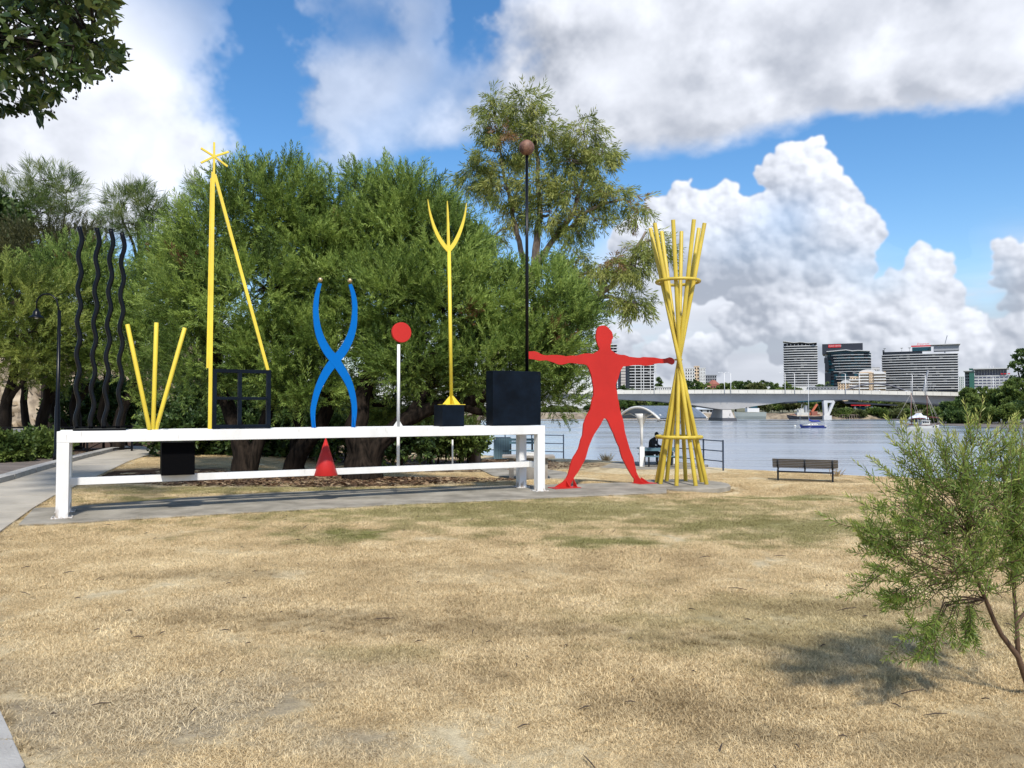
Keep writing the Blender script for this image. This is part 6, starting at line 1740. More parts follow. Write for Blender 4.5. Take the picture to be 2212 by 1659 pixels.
# boats
def hull(mb, L_, B_, D_, sheer=.35, stern=.75, n=12, z0=-.35):
    """bow towards -x"""
    rings = []
    for i in range(n + 1):
        t = i / n; x = -L_ / 2 + L_ * t
        w = B_ / 2 * min(1, (math.sin(min(t * 1.9, 1.25) * math.pi / 2.5)) ** .8 * 1.02) * (1 - (1 - stern) * max(0, (t - .6) / .4))
        w = max(w, .03)
        top = D_ + sheer * (1 - 2 * t) ** 2 * (1.0 if t < .5 else .45)
        kx = x + (L_ * .10 * (1 - t * 4) if t < .25 else 0) * 1.0
        rings.append([Vector((x, -w, top)), Vector((x + .3 * (kx - x), -w * .93, D_ * .45)), Vector((kx, -w * .62, z0)), Vector((kx, w * .62, z0)), Vector((x + .3 * (kx - x), w * .93, D_ * .45)), Vector((x, w, top))])
    vs = [p for r in rings for p in r]; fs = []
    for i in range(n):
        a, b_ = i * 6, (i + 1) * 6
        for k in range(5): fs.append((a + k + 1, a + k, b_ + k, b_ + k + 1))
        fs.append((a, a + 5, b_ + 5, b_))
    fs += [(0, 1, 2, 3, 4, 5), tuple(n * 6 + k for k in (5, 4, 3, 2, 1, 0))]
    return mb.add(vs, fs)
def place(o, x, y, rz=0.0): o.location = (x, y, WATER_Z); o.rotation_euler = (0, 0, rz); return o
M_HBLUE = mat('navy_hull', (.006, .02, .16), .25, coat=.4); M_SAILB = mat('blue_sail_cover', (.008, .03, .26), .7)
M_HWHITE = mat('white_hull', (.55, .54, .50), .4); M_BROWN = mat('brown_timber_trim', (.10, .028, .016), .5); M_HGREY = mat('grey_green_hull', (.30, .33, .31), .5)
M_CANV = mat('white_canvas', (.74, .76, .80), .7); M_SAILR = mat('dark_red_furled_sail', (.09, .016, .016), .85)
sb = thing('sailing_boat', 'navy sailing boat with a blue covered sail moored on the river', 'boat', (0, 0, 0), 'boats moored on the river')
hull(MB(), 7.7, 2.4, .72).build('hull', M_HBLUE, sb)
MB().box((.2, 0, .80), (7.0, 2.0, .10)).build('deck', M_HWHITE, sb)
cbn = MB().hexa([(-1.6, -.7, .85), (1.3, -.8, .85), (1.3, .8, .85), (-1.6, .7, .85), (-1.2, -.55, 1.18), (1.2, -.68, 1.25), (1.2, .68, 1.25), (-1.2, .55, 1.18)]).build('cabin', M_HWHITE, sb)
for x in (-.7, .1, .8): MB().box((x, -.74, 1.04), (.42, .06, .14)).build('window', M_GL1, cbn)
MB().box((3.55, 0, .55), (.65, 1.9, .35)).build('transom', M_HWHITE, sb)
MB().tube([(-1.05, 0, .8), (-1.05, 0, 15.9)], [.085, .06], 8).build('mast', M_SLABW, sb)
bm = MB().tube([(-1.05, 0, 1.75), (2.6, 0, 1.62)], .06, 8).build('boom', M_SLABW, sb)
MB().tube([(-.98, 0, 2.75), (-.85, 0, 2.25), (-.2, 0, 1.98), (.8, 0, 1.95), (1.8, 0, 1.98), (2.6, 0, 1.66)], [.05, .26, .26, .24, .22, .08], 10).build('sail_cover', M_SAILB, sb)
for q in ((-3.8, 0, 1.0), (3.7, 0, 1.0)): MB().tube([(-1.05, 0, 15.7), q], .018, 4).build('stay', M_WALLG, sb)
MB().tube([(-3.75, 0, 1.0), (-3.6, 0, 4.6), (-3.0, 0, 7.0)], .05, 5).build('furled_jib', M_WALLG, sb)
place(sb, X_at(1754, 226), 226, .05)
kt = thing('ketch', 'white two masted ketch with brown trim and a long bowsprit', 'boat', (0, 0, 0), 'boats moored on the river')
hull(MB(), 9.4, 3.2, 1.25, .55, .85).build('hull', M_HWHITE, kt)
for s in (-1, 1): MB().tube([(-4.65, s * .05, 1.83), (-3.2, s * 1.12, 1.58), (-1.2, s * 1.58, 1.36), (1.2, s * 1.62, 1.27), (3.2, s * 1.48, 1.36), (4.65, s * 1.38, 1.52)], .075, 6).build('rub_rail', M_BROWN, kt)
MB().box((4.68, 0, .35), (.08, 2.4, 1.1)).build('stern_board', M_DKBOX, kt)
for x in (3.2, 4.0): MB().lathe((x, -1.50, .98), [(.16, 0), (.16, .06)], 12, False, (0, -1, 0)).build('porthole', M_GL1, kt)
MB().box((.3, 0, 1.34), (7.6, 2.6, .10)).build('deck', M_BROWN, kt)
wc = MB().hexa([(.4, -1.0, 1.38), (2.6, -1.1, 1.38), (2.6, 1.1, 1.38), (.4, 1.0, 1.38), (.7, -.9, 2.2), (2.4, -1.0, 2.25), (2.4, 1.0, 2.25), (.7, .9, 2.2)]).build('wheelhouse', M_HWHITE, kt)
for x in (.95, 1.5, 2.05): MB().box((x, -1.0, 1.92), (.42, .12, .34)).build('window', M_GL1, wc)
MB().box((1.5, 0, 2.30), (2.2, 2.2, .09)).build('wheelhouse_roof', M_HWHITE, wc)
MB().tube([(-4.2, 0, 1.7), (-6.1, 0, 2.15)], [.09, .05], 8).build('bowsprit', M_SLABW, kt)
for x, h1, h2 in ((-1.75, 8.4, 11.2), (2.3, 8.0, 10.6)):
    m_ = MB().tube([(x, 0, 1.3), (x, 0, h1)], [.12, .10], 8).build('mast', M_BROWN, kt)
    MB().tube([(x, 0, h1), (x, 0, h2)], [.075, .04], 8).build('topmast', M_SLABW, m_)
MB().tube([(2.3, 0, 3.1), (3.6, 0, 3.0), (5.4, 0, 2.9)], [.1, .2, .1], 8).build('furled_sail', M_SAILR, kt)
MB().tube([(-1.75, 0, 2.7), (.2, 0, 2.75), (1.9, 0, 2.8)], [.1, .2, .1], 8).build('furled_sail', M_SAILR, kt)
for a, b_ in (((-1.75, 0, 8.3), (-6.0, 0, 2.1)), ((-1.75, 0, 10.8), (2.3, 0, 8)), ((2.3, 0, 7.9), (5.6, 0, 2.0)), ((2.3, 0, 7.9), (4.6, 1, 1.6)), ((2.3, 0, 7.9), (3.6, -1.4, 1.5)), ((-1.75, 0, 8.2), (-.6, -1.5, 1.5)), ((-1.75, 0, 8.2), (-2.6, -1.4, 1.5)), ((-1.75, 0, 8.2), (.4, -1.5, 1.5)), ((2.3, 0, 7.9), (5.0, -.8, 1.6))): MB().tube([a, b_], .03, 4).build('rigging_line', M_WALLB, kt)
place(kt, X_at(1983, 197), 197, -.10); kt.scale = (.95, .95, 1.15)
hb_ = thing('canopy_boat', 'houseboat with a peaked white canopy moored behind the ketch', 'boat', (0, 0, 0), 'boats moored on the river')
hull(MB(), 7.6, 3.0, .9, .2, .95).build('hull', M_HWHITE, hb_)
MB().box((.2, 0, 1.75), (6.0, 2.5, 1.3)).build('cabin', M_GL1, hb_)
for x in (-2.2, -.7, .9, 2.5): MB().box((x, -1.28, 1.75), (.14, .08, 1.3)).build('post', M_HWHITE, hb_)
cs_ = [(-3.3, 2.4), (-2.6, 3.3), (-1.1, 3.75), (-.2, 4.6), (.5, 4.7), (1.1, 3.85), (3.1, 3.45), (3.4, 2.4)]
MB().prism([Vector((x, -1.5, z)) for x, z in cs_], (0, 3.0, 0)).build('canopy', M_CANV, hb_)
place(hb_, X_at(1983, 262), 262, -.05); hb_.scale = (.85,) * 3
tg_ = thing('tug_boat', 'dark hulled work boat with a white funnel and orange crane by the far bank', 'boat', (0, 0, 0))
hull(MB(), 18.4, 5, 1.5, .9, .8).build('hull', M_DKBOX, tg_)
MB().tube([(-9, -.1, 2.3), (-5, -2.3, 1.9), (4, -2.4, 1.65), (9, -2.0, 1.9)], .12, 5).build('rub_rail', M_WALLC, tg_)
MB().box((-1.5, 0, 2.5), (6, 3.6, 1.9)).build('deck_house', M_HWHITE, tg_)
MB().box((-2.2, 0, 4.2), (2.6, 2.8, 1.5)).build('wheelhouse', M_HWHITE, tg_)
MB().lathe((.6, 0, 3.4), [(.75, 0), (.7, 3.0), (.8, 3.05), (.8, 3.5)], 14, False).build('funnel', M_WALLG, tg_)
MB().bar((2.5, 0, 2.2), (6.2, 0, 7.6), .9, .9).build('crane_jib', mat('orange_crane', (.50, .13, .06), .6), tg_)
MB().box((4.4, 0, 2.9), (3, 2.6, 2.2)).build('crane_house', M_BRICKR, tg_)
for x in (-7, -5.4, 7): MB().box((x, 0, 2.1), (1.0, 1.6, .9)).build('deck_gear', M_BRICKR, tg_)
place(tg_, X_at(1738, 386), 386)
sp2 = thing('grey_ship', 'long grey green ship hull moored beside the bridge pier', 'boat', (0, 0, 0))
hull(MB(), 15.5, 6, 3.4, .5, .95).build('hull', M_HGREY, sp2)
MB().box((1.5, 0, 4.6), (6, 4, 2.0)).build('deck_house', M_WALLW, sp2)
MB().box((2.0, 0, 6.3), (3.4, 3, 1.5)).build('bridge_house', M_GLT, sp2)
MB().tube([(-.5, 0, 3.6), (-.5, 0, 9)], .15, 6).build('mast', M_WALLG, sp2)
place(sp2, X_at(1618, 389), 389)
for lb, px, Y_ in (('small white mooring buoy left of the navy sailing boat', 1716.5, 235), ('small dark mooring buoy left of the houseboat', 1966 - 12, 250)):
    bo = thing('mooring_buoy', lb, 'buoy', (X_at(px, Y_), Y_, WATER_Z), 'mooring buoys on the river')
    MB().ball((X_at(px, Y_), Y_, WATER_Z + .25), .42, 12, 8).build('float', M_HWHITE if 'white' in lb else M_DKBOX, bo)
    MB().tube([(X_at(px, Y_), Y_, WATER_Z + .6), (X_at(px, Y_), Y_, WATER_Z + 1.0)], .05, 5).build('ring_post', M_WALLG, bo)

# ------------------------------------------------------------------ trees on the far shore
def far_tree(label, px, py_top, w, Y, lm, seed, group, base=None, low=.35, kind='tuft', size=2.0, name='far_tree', n_cl=13):
    zt_ = Z_at(py_top, Y); zb2 = GZ if base is None else base
    h = zt_ - zb2; k = Y / F; x = X_at(px, Y)
    g = np.random.default_rng(seed); b0_ = Vector((x, Y, zb2))
    bl = []
    nb = 4 if w > 16 else 3
    for i in range(nb):
        f = (i + .5) / nb
        bl.append((np.array([x + (f - .5) * w * k * 1.2 + g.normal() * w * k * .05, Y + g.normal() * w * k * .25, zb2 + h * (low + (1 - low) * (.45 + .2 * math.sin(math.pi * f) + .08 * g.normal()))]), np.array([w * k * .42, w * k * .40, h * (1 - low) * .40])))
    top = np.array([x + g.normal() * w * k * .1, Y, zb2 + h * .74]); bl.append((top, np.array([w * k * .36, w * k * .36, h * .25])))
    return tree(name, label, 'tree', b0_, [[(b0_, .03 * h), (b0_ + UP * h * .5, .018 * h)], [(b0_ + UP * h * .25, .016 * h), (Vector(bl[0][0]), .008 * h)]], bl, kind, lm, M_BARKD, size, n_cl, 7, max(.9, w * k * .12), seed, group, twigs=1, tw_r=.06)
FG = 'trees on the far shore'
def ftrees(lst, lm, pre, grp=FG, **k):
    for i, (px, pt_, w, Y_, lb) in enumerate(lst):
        far_tree(lb, px, pt_, w, Y_, lm if not isinstance(lm, list) else lm[i % len(lm)], int(px * 3 + pt_), grp, **k)
ftrees([(1490, 821, 24, 480, 'dark round tree at the foot of the white apartment tower'), (1513, 827, 26, 485, 'green tree left of the brick house'), (1566, 829, 26, 490, 'green tree just right of the brick house'), (1589, 825, 30, 500, 'dome shaped tree above the bridge, left of centre'), (1612, 824, 26, 490, 'tallest dome shaped tree above the bridge'), (1632, 827, 26, 480, 'yellowish tree right of the dome shaped trees'), (1655, 825, 26, 500, 'broad dark tree above the bridge parapet'), (1672, 832, 14, 520, 'small dark pointed tree left of the white banded tower'), (1704, 836.5, 26, 470, 'low yellowish bush at the foot of the white banded tower'), (1777, 831, 30, 760, 'dark trees between the white banded tower and the office tower'), (1350, 838, 26, 470, 'low tree on the bridge line beside the apartment block')], [L_DARK, L_MANG, L_MANG, L_DARK, L_DARK, L_FAR], 'far')
far_tree('tall narrow pine left of the yellow pole waist', 1424, 818, 9, 560, L_DARK, 99, FG, low=.2, name='pine_tree', size=1.6)
ftrees([(1646, 872, 22, 408, 'bushy tree on the bank right of the grey ship'), (1666, 869, 24, 410, 'olive tree on the bank left of the work boat'), (1690, 869, 24, 412, 'brownish tree behind the bow of the work boat'), (1714, 868, 24, 416, 'olive tree behind the work boat cabin'), (1762, 872, 22, 420, 'tree behind the orange crane'), (1812, 871, 26, 420, 'green tree right of the white V pier'), (1838, 866, 26, 425, 'bright tree behind the pavilion roof'), (1905, 867, 26, 425, 'bright green tree behind the right end of the pavilion'), (1938, 872, 22, 420, 'round tree right of the pavilion'), (1962, 870, 22, 425, 'pale tree behind the left ketch mast'), (1990, 868, 24, 425, 'dark tree behind the right ketch mast'), (2030, 872, 30, 425, 'tree on the far bank left of the mangroves')], [L_FAR, L_MANG, L_FAR], 'bank', base=-1.0, low=.25)
ftrees([(1800, 888, 26, 400, 'low mangrove right of the white V pier'), (1826, 886, 26, 400, 'low mangrove above the timber jetty'), (1856, 892, 24, 399, 'low mangrove below the pavilion glass'), (1896, 886, 28, 400, 'round low mangrove right of the pavilion glass'), (1922, 889, 26, 399, 'low pale mangrove near the sand bar'), (1948, 888, 22, 400, 'low pale mangrove left of the houseboat'), (2012, 886, 24, 400, 'low mangrove on the far bank behind the ketch stern')], [L_FAR, L_MANG], 'low', grp='mangroves on the far bank', base=-3.0, low=.12, name='mangrove')
ftrees([(1190, 884, 34, 412, 'bush on the far bank seen left of the red man'), (1222, 882, 34, 415, 'larger bush on the far bank beside the red hip'), (1320, 868, 40, 430, 'hillside tree left of the shelter roof'), (1348, 858, 34, 440, 'hillside tree above the left end of the shelter roof'), (1376, 857, 34, 445, 'hillside tree above the top of the shelter roof'), (1404, 858, 34, 440, 'hillside tree above the right end of the shelter roof'), (1432, 862, 34, 435, 'hillside tree behind the yellow poles'), (1468, 866, 32, 425, 'hillside tree just right of the yellow poles'), (1290, 876, 34, 420, 'bush on the far bank behind the red thigh'), (1498, 868, 22, 422, 'tree behind the white house, left side')], [L_MANG, L_FAR, L_DARK], 'hill', base=-1.2, low=.05)
# flood wall along the far bank
fw_ = thing('flood_wall', 'low beige flood wall along the far bank left of the bridge pier', 'wall', (X_at(1380, 404), 404, GZ))
for k in range(18):
    shared_box('wall_panel', M_WALLB, (X_at(1150 + 24 * k, 404), 404, Z_at(896.5, 404)), (24 * 404 / F - .15, .6, 2.6), fw_)

# mangroves on the mud bank at the right
mg = [(2032, 884, 30, 292, 'first small mangrove at the left end of the mud bank'), (2058, 868, 36, 290, 'rounded mangrove above the ketch stern'), (2090, 852, 40, 292, 'mangrove below the bridge deck end'), (2122, 842, 42, 300, 'tall mangrove in front of the rightmost bridge lamp post'), (2158, 846, 42, 296, 'mangrove right of the rightmost bridge lamp post'), (2192, 826, 46, 292, 'tall spreading mangrove near the right edge'), (2236, 806, 56, 296, 'biggest dark mangrove cut by the right edge'), (2070, 890, 36, 280, 'low front mangrove over the mud'), (2118, 884, 44, 278, 'low front mangrove at the middle of the mud bank'), (2170, 880, 46, 276, 'low front mangrove above the shrub tips'), (2214, 872, 46, 276, 'low front mangrove at the right edge')]
for i, (px, pt_, w, Y_, lb) in enumerate(mg):
    far_tree(lb, px, pt_, w, Y_, [L_MANG, L_DARK, L_MANG][i % 3], 300 + i, 'mangroves on the mud bank', base=-4.1, low=.04, name='mangrove', size=1.5, n_cl=26)
far_tree('dark tree whose tip pokes in at the right edge above the mangroves', 2226, 752, 40, 300, L_DARK, 350, 'mangroves on the mud bank', base=-4.1, low=.35, size=1.6, n_cl=22)
# ------------------------------------------------------------------ grass: one object, patches of blades strewn over the lawn
def blade_patch(seed, n, r, l0, l1, w, tilt0, tilt1, clump=0):
    g = np.random.default_rng(seed)
    a = g.random(n) * 2 * math.pi; rr = r * np.sqrt(g.random(n))
    p = np.stack([rr * np.cos(a), rr * np.sin(a), g.random(n) * .006 - .006], 1)
    h = g.random(n) * 2 * math.pi + .6 * np.sin(3 * p[:, 0] / r + seed) * 0
    ti = np.radians(tilt0 + (tilt1 - tilt0) * g.random(n))
    ln = l0 + (l1 - l0) * g.random(n) ** 1.5
    if clump:
        h = a + g.normal(0, .5, n)
    d = np.stack([np.sin(ti) * np.cos(h), np.sin(ti) * np.sin(h), np.cos(ti)], 1)
    s = np.stack([-np.sin(h), np.cos(h), np.zeros(n)], 1) * (w * (.6 + .8 * g.random(n)))[:, None] / 2
    t = p + d * ln[:, None]
    mid = p + d * ln[:, None] * .55 + np.array([0, 0, 1.]) * (ln * .08)[:, None]
    vs = np.stack([p - s, p + s, mid + s * .8, t, mid - s * .8], 1).reshape(-1, 3)
    k = np.arange(n)[:, None] * 5
    fs = np.concatenate([k + np.array([[0, 1, 2, 4]]), k + np.array([[4, 2, 3, 3]])], 0)
    tn = np.repeat(g.random(n) ** .9 * (.55 if clump else 1), 5)
    return vs, fs, tn
def patch_obj(nm, *a, **k):
    vs, fs, tn = blade_patch(*a, **k)
    q = fs[:len(fs) // 2]; t3 = fs[len(fs) // 2:, :3]
    me = bpy.data.meshes.new(nm)
    lt = np.concatenate([q.ravel(), t3.ravel()])
    me.vertices.add(len(vs)); me.loops.add(len(lt)); me.polygons.add(len(q) + len(t3))
    me.vertices.foreach_set('co', vs.astype(np.float32).ravel()); me.loops.foreach_set('vertex_index', lt.astype(np.int32))
    me.polygons.foreach_set('loop_start', np.concatenate([np.arange(len(q)) * 4, len(q) * 4 + np.arange(len(t3)) * 3]).astype(np.int32))
    at = me.attributes.new('tint', 'FLOAT', 'POINT'); at.data.foreach_set('value', tn.astype(np.float32))
    me.materials.append(M_BLADE); me.update()
    return bpy.data.objects.new(nm, me)
patches = [patch_obj('patch', 100 + i, 2200, .24, .014, .048, .0027, 50, 94) for i in range(5)]
patches += [patch_obj('tuft', 200 + i, 90, .055, .022, .060, .0030, 35, 86, clump=1) for i in range(3)]

def inside(poly, x, y):
    c = np.zeros(len(x), bool); n = len(poly)
    for i in range(n):
        x0, y0 = poly[i][0], poly[i][1]; x1, y1 = poly[(i + 1) % n][0], poly[(i + 1) % n][1]
        t = ((y0 > y) != (y1 > y)) & (x < (x1 - x0) * (y - y0) / ((y1 - y0) or 1e-9) + x0)
        c ^= t
    return c
g = np.random.default_rng(5)
xs, ys = [], []
step = .215
X_, Y_ = np.meshgrid(np.arange(-15, 19, step), np.arange(1.9, 34, step))
X_ = X_.ravel() + g.uniform(-.12, .12, X_.size); Y_ = Y_.ravel() + g.uniform(-.12, .12, Y_.size)
keep = (np.abs(X_) < Y_ * .72 + 1.2) & (bank_dist(X_, Y_) > .2)
keep &= ~((Y_ > 19) & (g.random(Y_.size) < .45))
pathpoly = R_edge + L_edge[::-1]
keep &= ~inside(pathpoly, X_ - .16, Y_) & ~inside(pathpoly, X_ - .05, Y_ - .1)
wide = [(-15, y) for y in (40, 0)]
keep &= X_ > np.interp(Y_, [p[1] for p in R_edge], [p[0] for p in R_edge])
sl = [(p.x, p.y) for p in SL]
for dx, dy in ((0, .17), (0, -.17), (.15, 0), (-.15, 0)): keep &= ~inside(sl, X_ + dx, Y_ + dy)
keep &= np.hypot(X_ - BC.x - .03, Y_ - BC.y + .05) > 1.24
mul = ((X_ + 4.9) / 5.7) ** 2 + ((Y_ - 19.3) / 2.9) ** 2
mul = np.minimum(mul, ((X_ + 9.3) / 2.5) ** 2 + ((Y_ - 20.2) / 2.4) ** 2)
keep &= ~((mul < 1.0) & (g.random(X_.size) < .93))
thin = .5 + .25 * np.sin(X_ * 2.1 + 1.7 * np.sin(Y_ * 1.3)) + .25 * np.sin(Y_ * 2.9 - 1.1 * X_ + 2 * np.sin(X_ * .7))
keep &= ~((thin < .30) & (g.random(X_.size) < .28))
keep &= ~((((X_ + 7) / 11) ** 2 + ((Y_ - 33) / 4.2) ** 2 < 1) & (g.random(X_.size) < .95))
bare = ((X_ + 2.05) / .85) ** 2 + ((Y_ - 4.45) / .65) ** 2
keep &= ~((bare < 1.1) & (g.random(X_.size) < .35))
for (cx_, cy_, r_) in ((1.4, 25.5, 2.2), (5.6, 31.5, 3.4)): keep &= np.hypot((X_ - cx_), (Y_ - cy_)) > r_
X_, Y_ = X_[keep], Y_[keep]
n1_ = len(X_)
idx = g.integers(0, 5, n1_); thin = thin[keep]; scl = g.uniform(.8, 1.2, n1_) * (.78 + .5 * thin) * np.where(Y_ > 12, 1.15, 1.0)
# ragged tufts
tx, ty = [], []
for (cx_, cy_, sx_, sy_, n_) in ((-1.25, 6.25, 1.2, .35, 130), (-.1, 6.0, 1.0, .3, 120), (-2.6, 6.3, 1.1, .3, 50), (1.6, 5.8, .8, .3, 50), (.9, 4.5, 1.0, .5, 30), (2.2, 4.6, 1.0, .6, 30), (3.2, 6.5, 1.5, .6, 40), (0, 8.5, 4, 1.2, 110), (0, 5.2, 3, 1.6, 120), (.5, 12.6, 4.5, 1.4, 110), (3.9, 11.2, 2, 1.2, 50), (-2.3, 10.4, .6, .3, 26), (1.2, 9.9, .7, .3, 24)):
    tx.append(g.normal(cx_, sx_ * .6, n_)); ty.append(g.normal(cy_, sy_ * .6, n_))
tx, ty = np.concatenate(tx), np.concatenate(ty)
k_ = ~inside(sl, tx, ty - .1) & ~inside(sl, tx, ty + .1) & (np.hypot(tx - BC.x, ty - BC.y) > 1.2) & (ty > 2)
tx, ty = tx[k_], ty[k_]
X_ = np.concatenate([X_, tx]); Y_ = np.concatenate([Y_, ty])
idx = np.concatenate([idx, g.integers(5, 8, len(tx))]).astype(np.int32); scl = np.concatenate([scl, g.uniform(.6, 1.15, len(tx))])
ex, ey = [], []
for ring in (sl, R_edge[1:13]):
    for (x0, y0), (x1, y1) in zip(ring[:-1], ring[1:]):
        m_ = int(math.hypot(x1 - x0, y1 - y0) / .055); tt = g.random(m_)
        ex.append(x0 + (x1 - x0) * tt + g.normal(0, .035, m_)); ey.append(y0 + (y1 - y0) * tt + g.normal(0, .035, m_))
aa = g.random(130) * 2 * math.pi; ex.append(BC.x + .03 + 1.09 * np.cos(aa)); ey.append(BC.y - .05 + 1.09 * np.sin(aa))
ex, ey = np.concatenate(ex), np.concatenate(ey)
X_ = np.concatenate([X_, ex]); Y_ = np.concatenate([Y_, ey])
idx = np.concatenate([idx, g.integers(5, 8, len(ex))]).astype(np.int32); scl = np.concatenate([scl, g.uniform(.6, 1.25, len(ex))])
rot = np.zeros((len(X_), 3)); rot[:, 2] = g.random(len(X_)) * 2 * math.pi
me = bpy.data.meshes.new('dry_grass')
me.vertices.add(len(X_)); me.vertices.foreach_set('co', np.stack([X_, Y_, height(X_, Y_)], 1).astype(np.float32).ravel())
at = me.attributes.new('idx', 'INT', 'POINT'); at.data.foreach_set('value', idx)
at = me.attributes.new('scl', 'FLOAT', 'POINT'); at.data.foreach_set('value', scl.astype(np.float32))
at = me.attributes.new('rot', 'FLOAT_VECTOR', 'POINT'); at.data.foreach_set('vector', rot.astype(np.float32).ravel())
grass = bpy.data.objects.new('dry_grass', me); COL.objects.link(grass); me.materials.append(M_BLADE)
tag(grass, kind='stuff')
ng = bpy.data.node_groups.new('strew_grass', 'GeometryNodeTree')
ng.interface.new_socket('Geometry', in_out='INPUT', socket_type='NodeSocketGeometry')
ng.interface.new_socket('Geometry', in_out='OUTPUT', socket_type='NodeSocketGeometry')
gi, go = ng.nodes.new('NodeGroupInput'), ng.nodes.new('NodeGroupOutput')
jn = ng.nodes.new('GeometryNodeGeometryToInstance')
for po in reversed(patches):
    oi = ng.nodes.new('GeometryNodeObjectInfo'); oi.inputs['Object'].default_value = po
    ng.links.new(oi.outputs['Geometry'], jn.inputs[0])
ip = ng.nodes.new('GeometryNodeInstanceOnPoints'); ip.inputs['Pick Instance'].default_value = True
def named(nm, ty):
    a = ng.nodes.new('GeometryNodeInputNamedAttribute'); a.data_type = ty; a.inputs['Name'].default_value = nm
    return a.outputs['Attribute']
ng.links.new(gi.outputs[0], ip.inputs['Points']); ng.links.new(jn.outputs[0], ip.inputs['Instance'])
ng.links.new(named('idx', 'INT'), ip.inputs['Instance Index'])
e2r = ng.nodes.new('FunctionNodeEulerToRotation'); ng.links.new(named('rot', 'FLOAT_VECTOR'), e2r.inputs[0]); ng.links.new(e2r.outputs[0], ip.inputs['Rotation'])
ng.links.new(named('scl', 'FLOAT'), ip.inputs['Scale'])
ng.links.new(ip.outputs[0], go.inputs[0])
md = grass.modifiers.new('strew', 'NODES'); md.node_group = ng
# ------------------------------------------------------------------ young bottlebrush close to the camera
L_YOUNG = leafmat('young_bottlebrush_leaf', (.070, .125, .022), (.185, .265, .050), (.44, .46, .13), trans=.38, spec=.4, rough=.5)
M_TWIG = mat('reddish_twig', (.095, .055, .032), .85, var=.3, scale=30)
g = np.random.default_rng(33)
def Yp(px, py, Y): return P(px, py, Y)
sb0 = G(2232, 1492, H(3.2, 4.6)); sb0.z = H(sb0.x, sb0.y)
yt = thing('young_bottlebrush', 'young bottlebrush shrub with needle leaves leaning in at the right edge', 'shrub', sb0)
stem = MB(); fork = Yp(2199, 1418, 4.62)
s_main = [sb0 - UP * .03, Yp(2214, 1462, 4.62), fork, Yp(2163, 1371, 4.6), Yp(2147, 1340, 4.58), Yp(2129, 1295, 4.55), Yp(2105, 1240, 4.5), Yp(2090, 1150, 4.5), Yp(2100, 1060, 4.5)]
s_two = [fork, Yp(2197, 1360, 4.65), Yp(2194, 1322, 4.68), Yp(2188, 1250, 4.7), Yp(2180, 1150, 4.75), Yp(2170, 1050, 4.75), Yp(2160, 980, 4.75)]
s_three = [Yp(2196, 1345, 4.66), Yp(2225, 1310, 4.75), Yp(2255, 1220, 4.85), Yp(2260, 1100, 4.9)]
stem.tube(s_main, [.022, .019, .017, .014, .013, .012, .010, .008, .005], 8)
stem.tube(s_two, [.014, .012, .011, .009, .008, .006, .004], 8)
stem.tube(s_three, [.010, .009, .008, .005], 8)
LV, LTn = [], []
def shoot(p, q, n, ll, lw, droop=0.0, leafless=.12, young=0.0, arc=.12):
    p, q = Vector(p), Vector(q); L_ = (q - p).length; pts = []
    side = Vector(g.normal(size=3)) * .05 * L_
    for i in range(9):
        t = i / 8
        pts.append(p + (q - p) * t + UP * (-arc * L_ * math.sin(math.pi * t) * (1 - .2 * t)) + side * math.sin(math.pi * t))
    stem.tube(pts, [.0028 * (1 - .75 * i / 8) for i in range(9)], 5)
    for k in range(n):
        t = leafless + (1 - leafless) * (k + g.random() * .7) / n
        i = min(int(t * 8), 7); c = pts[i] + (pts[i + 1] - pts[i]) * (t * 8 - i); d = (pts[i + 1] - pts[i]).normalized()
        x, y, _ = frame_of(d); a = k * 2.39996 + g.normal() * .25
        o = x * math.cos(a) + y * math.sin(a)
        tl = .95 - .55 * max(0, t - .6) / .4
        dr = (d * math.cos(tl) + o * math.sin(tl) + UP * .12).normalized()
        l = ll * (.75 + .5 * g.random()) * (1 - .35 * max(0, t - .8) / .2)
        s = dr.cross(Vector(g.normal(size=3))).normalized(); nn = s.cross(dr)
        w = lw * (.8 + .4 * g.random())
        LV.append([c, c + dr * l * .35 + s * w / 2 + nn * .001, c + dr * l * .72 + s * w * .42, c + dr * l, c + dr * l * .72 - s * w * .42, c + dr * l * .35 - s * w / 2 + nn * .001])
        LTn.append(np.clip(.36 + young * .5 * t ** 2 + g.normal() * .13 + (.22 if t > .9 else 0), 0, 1))
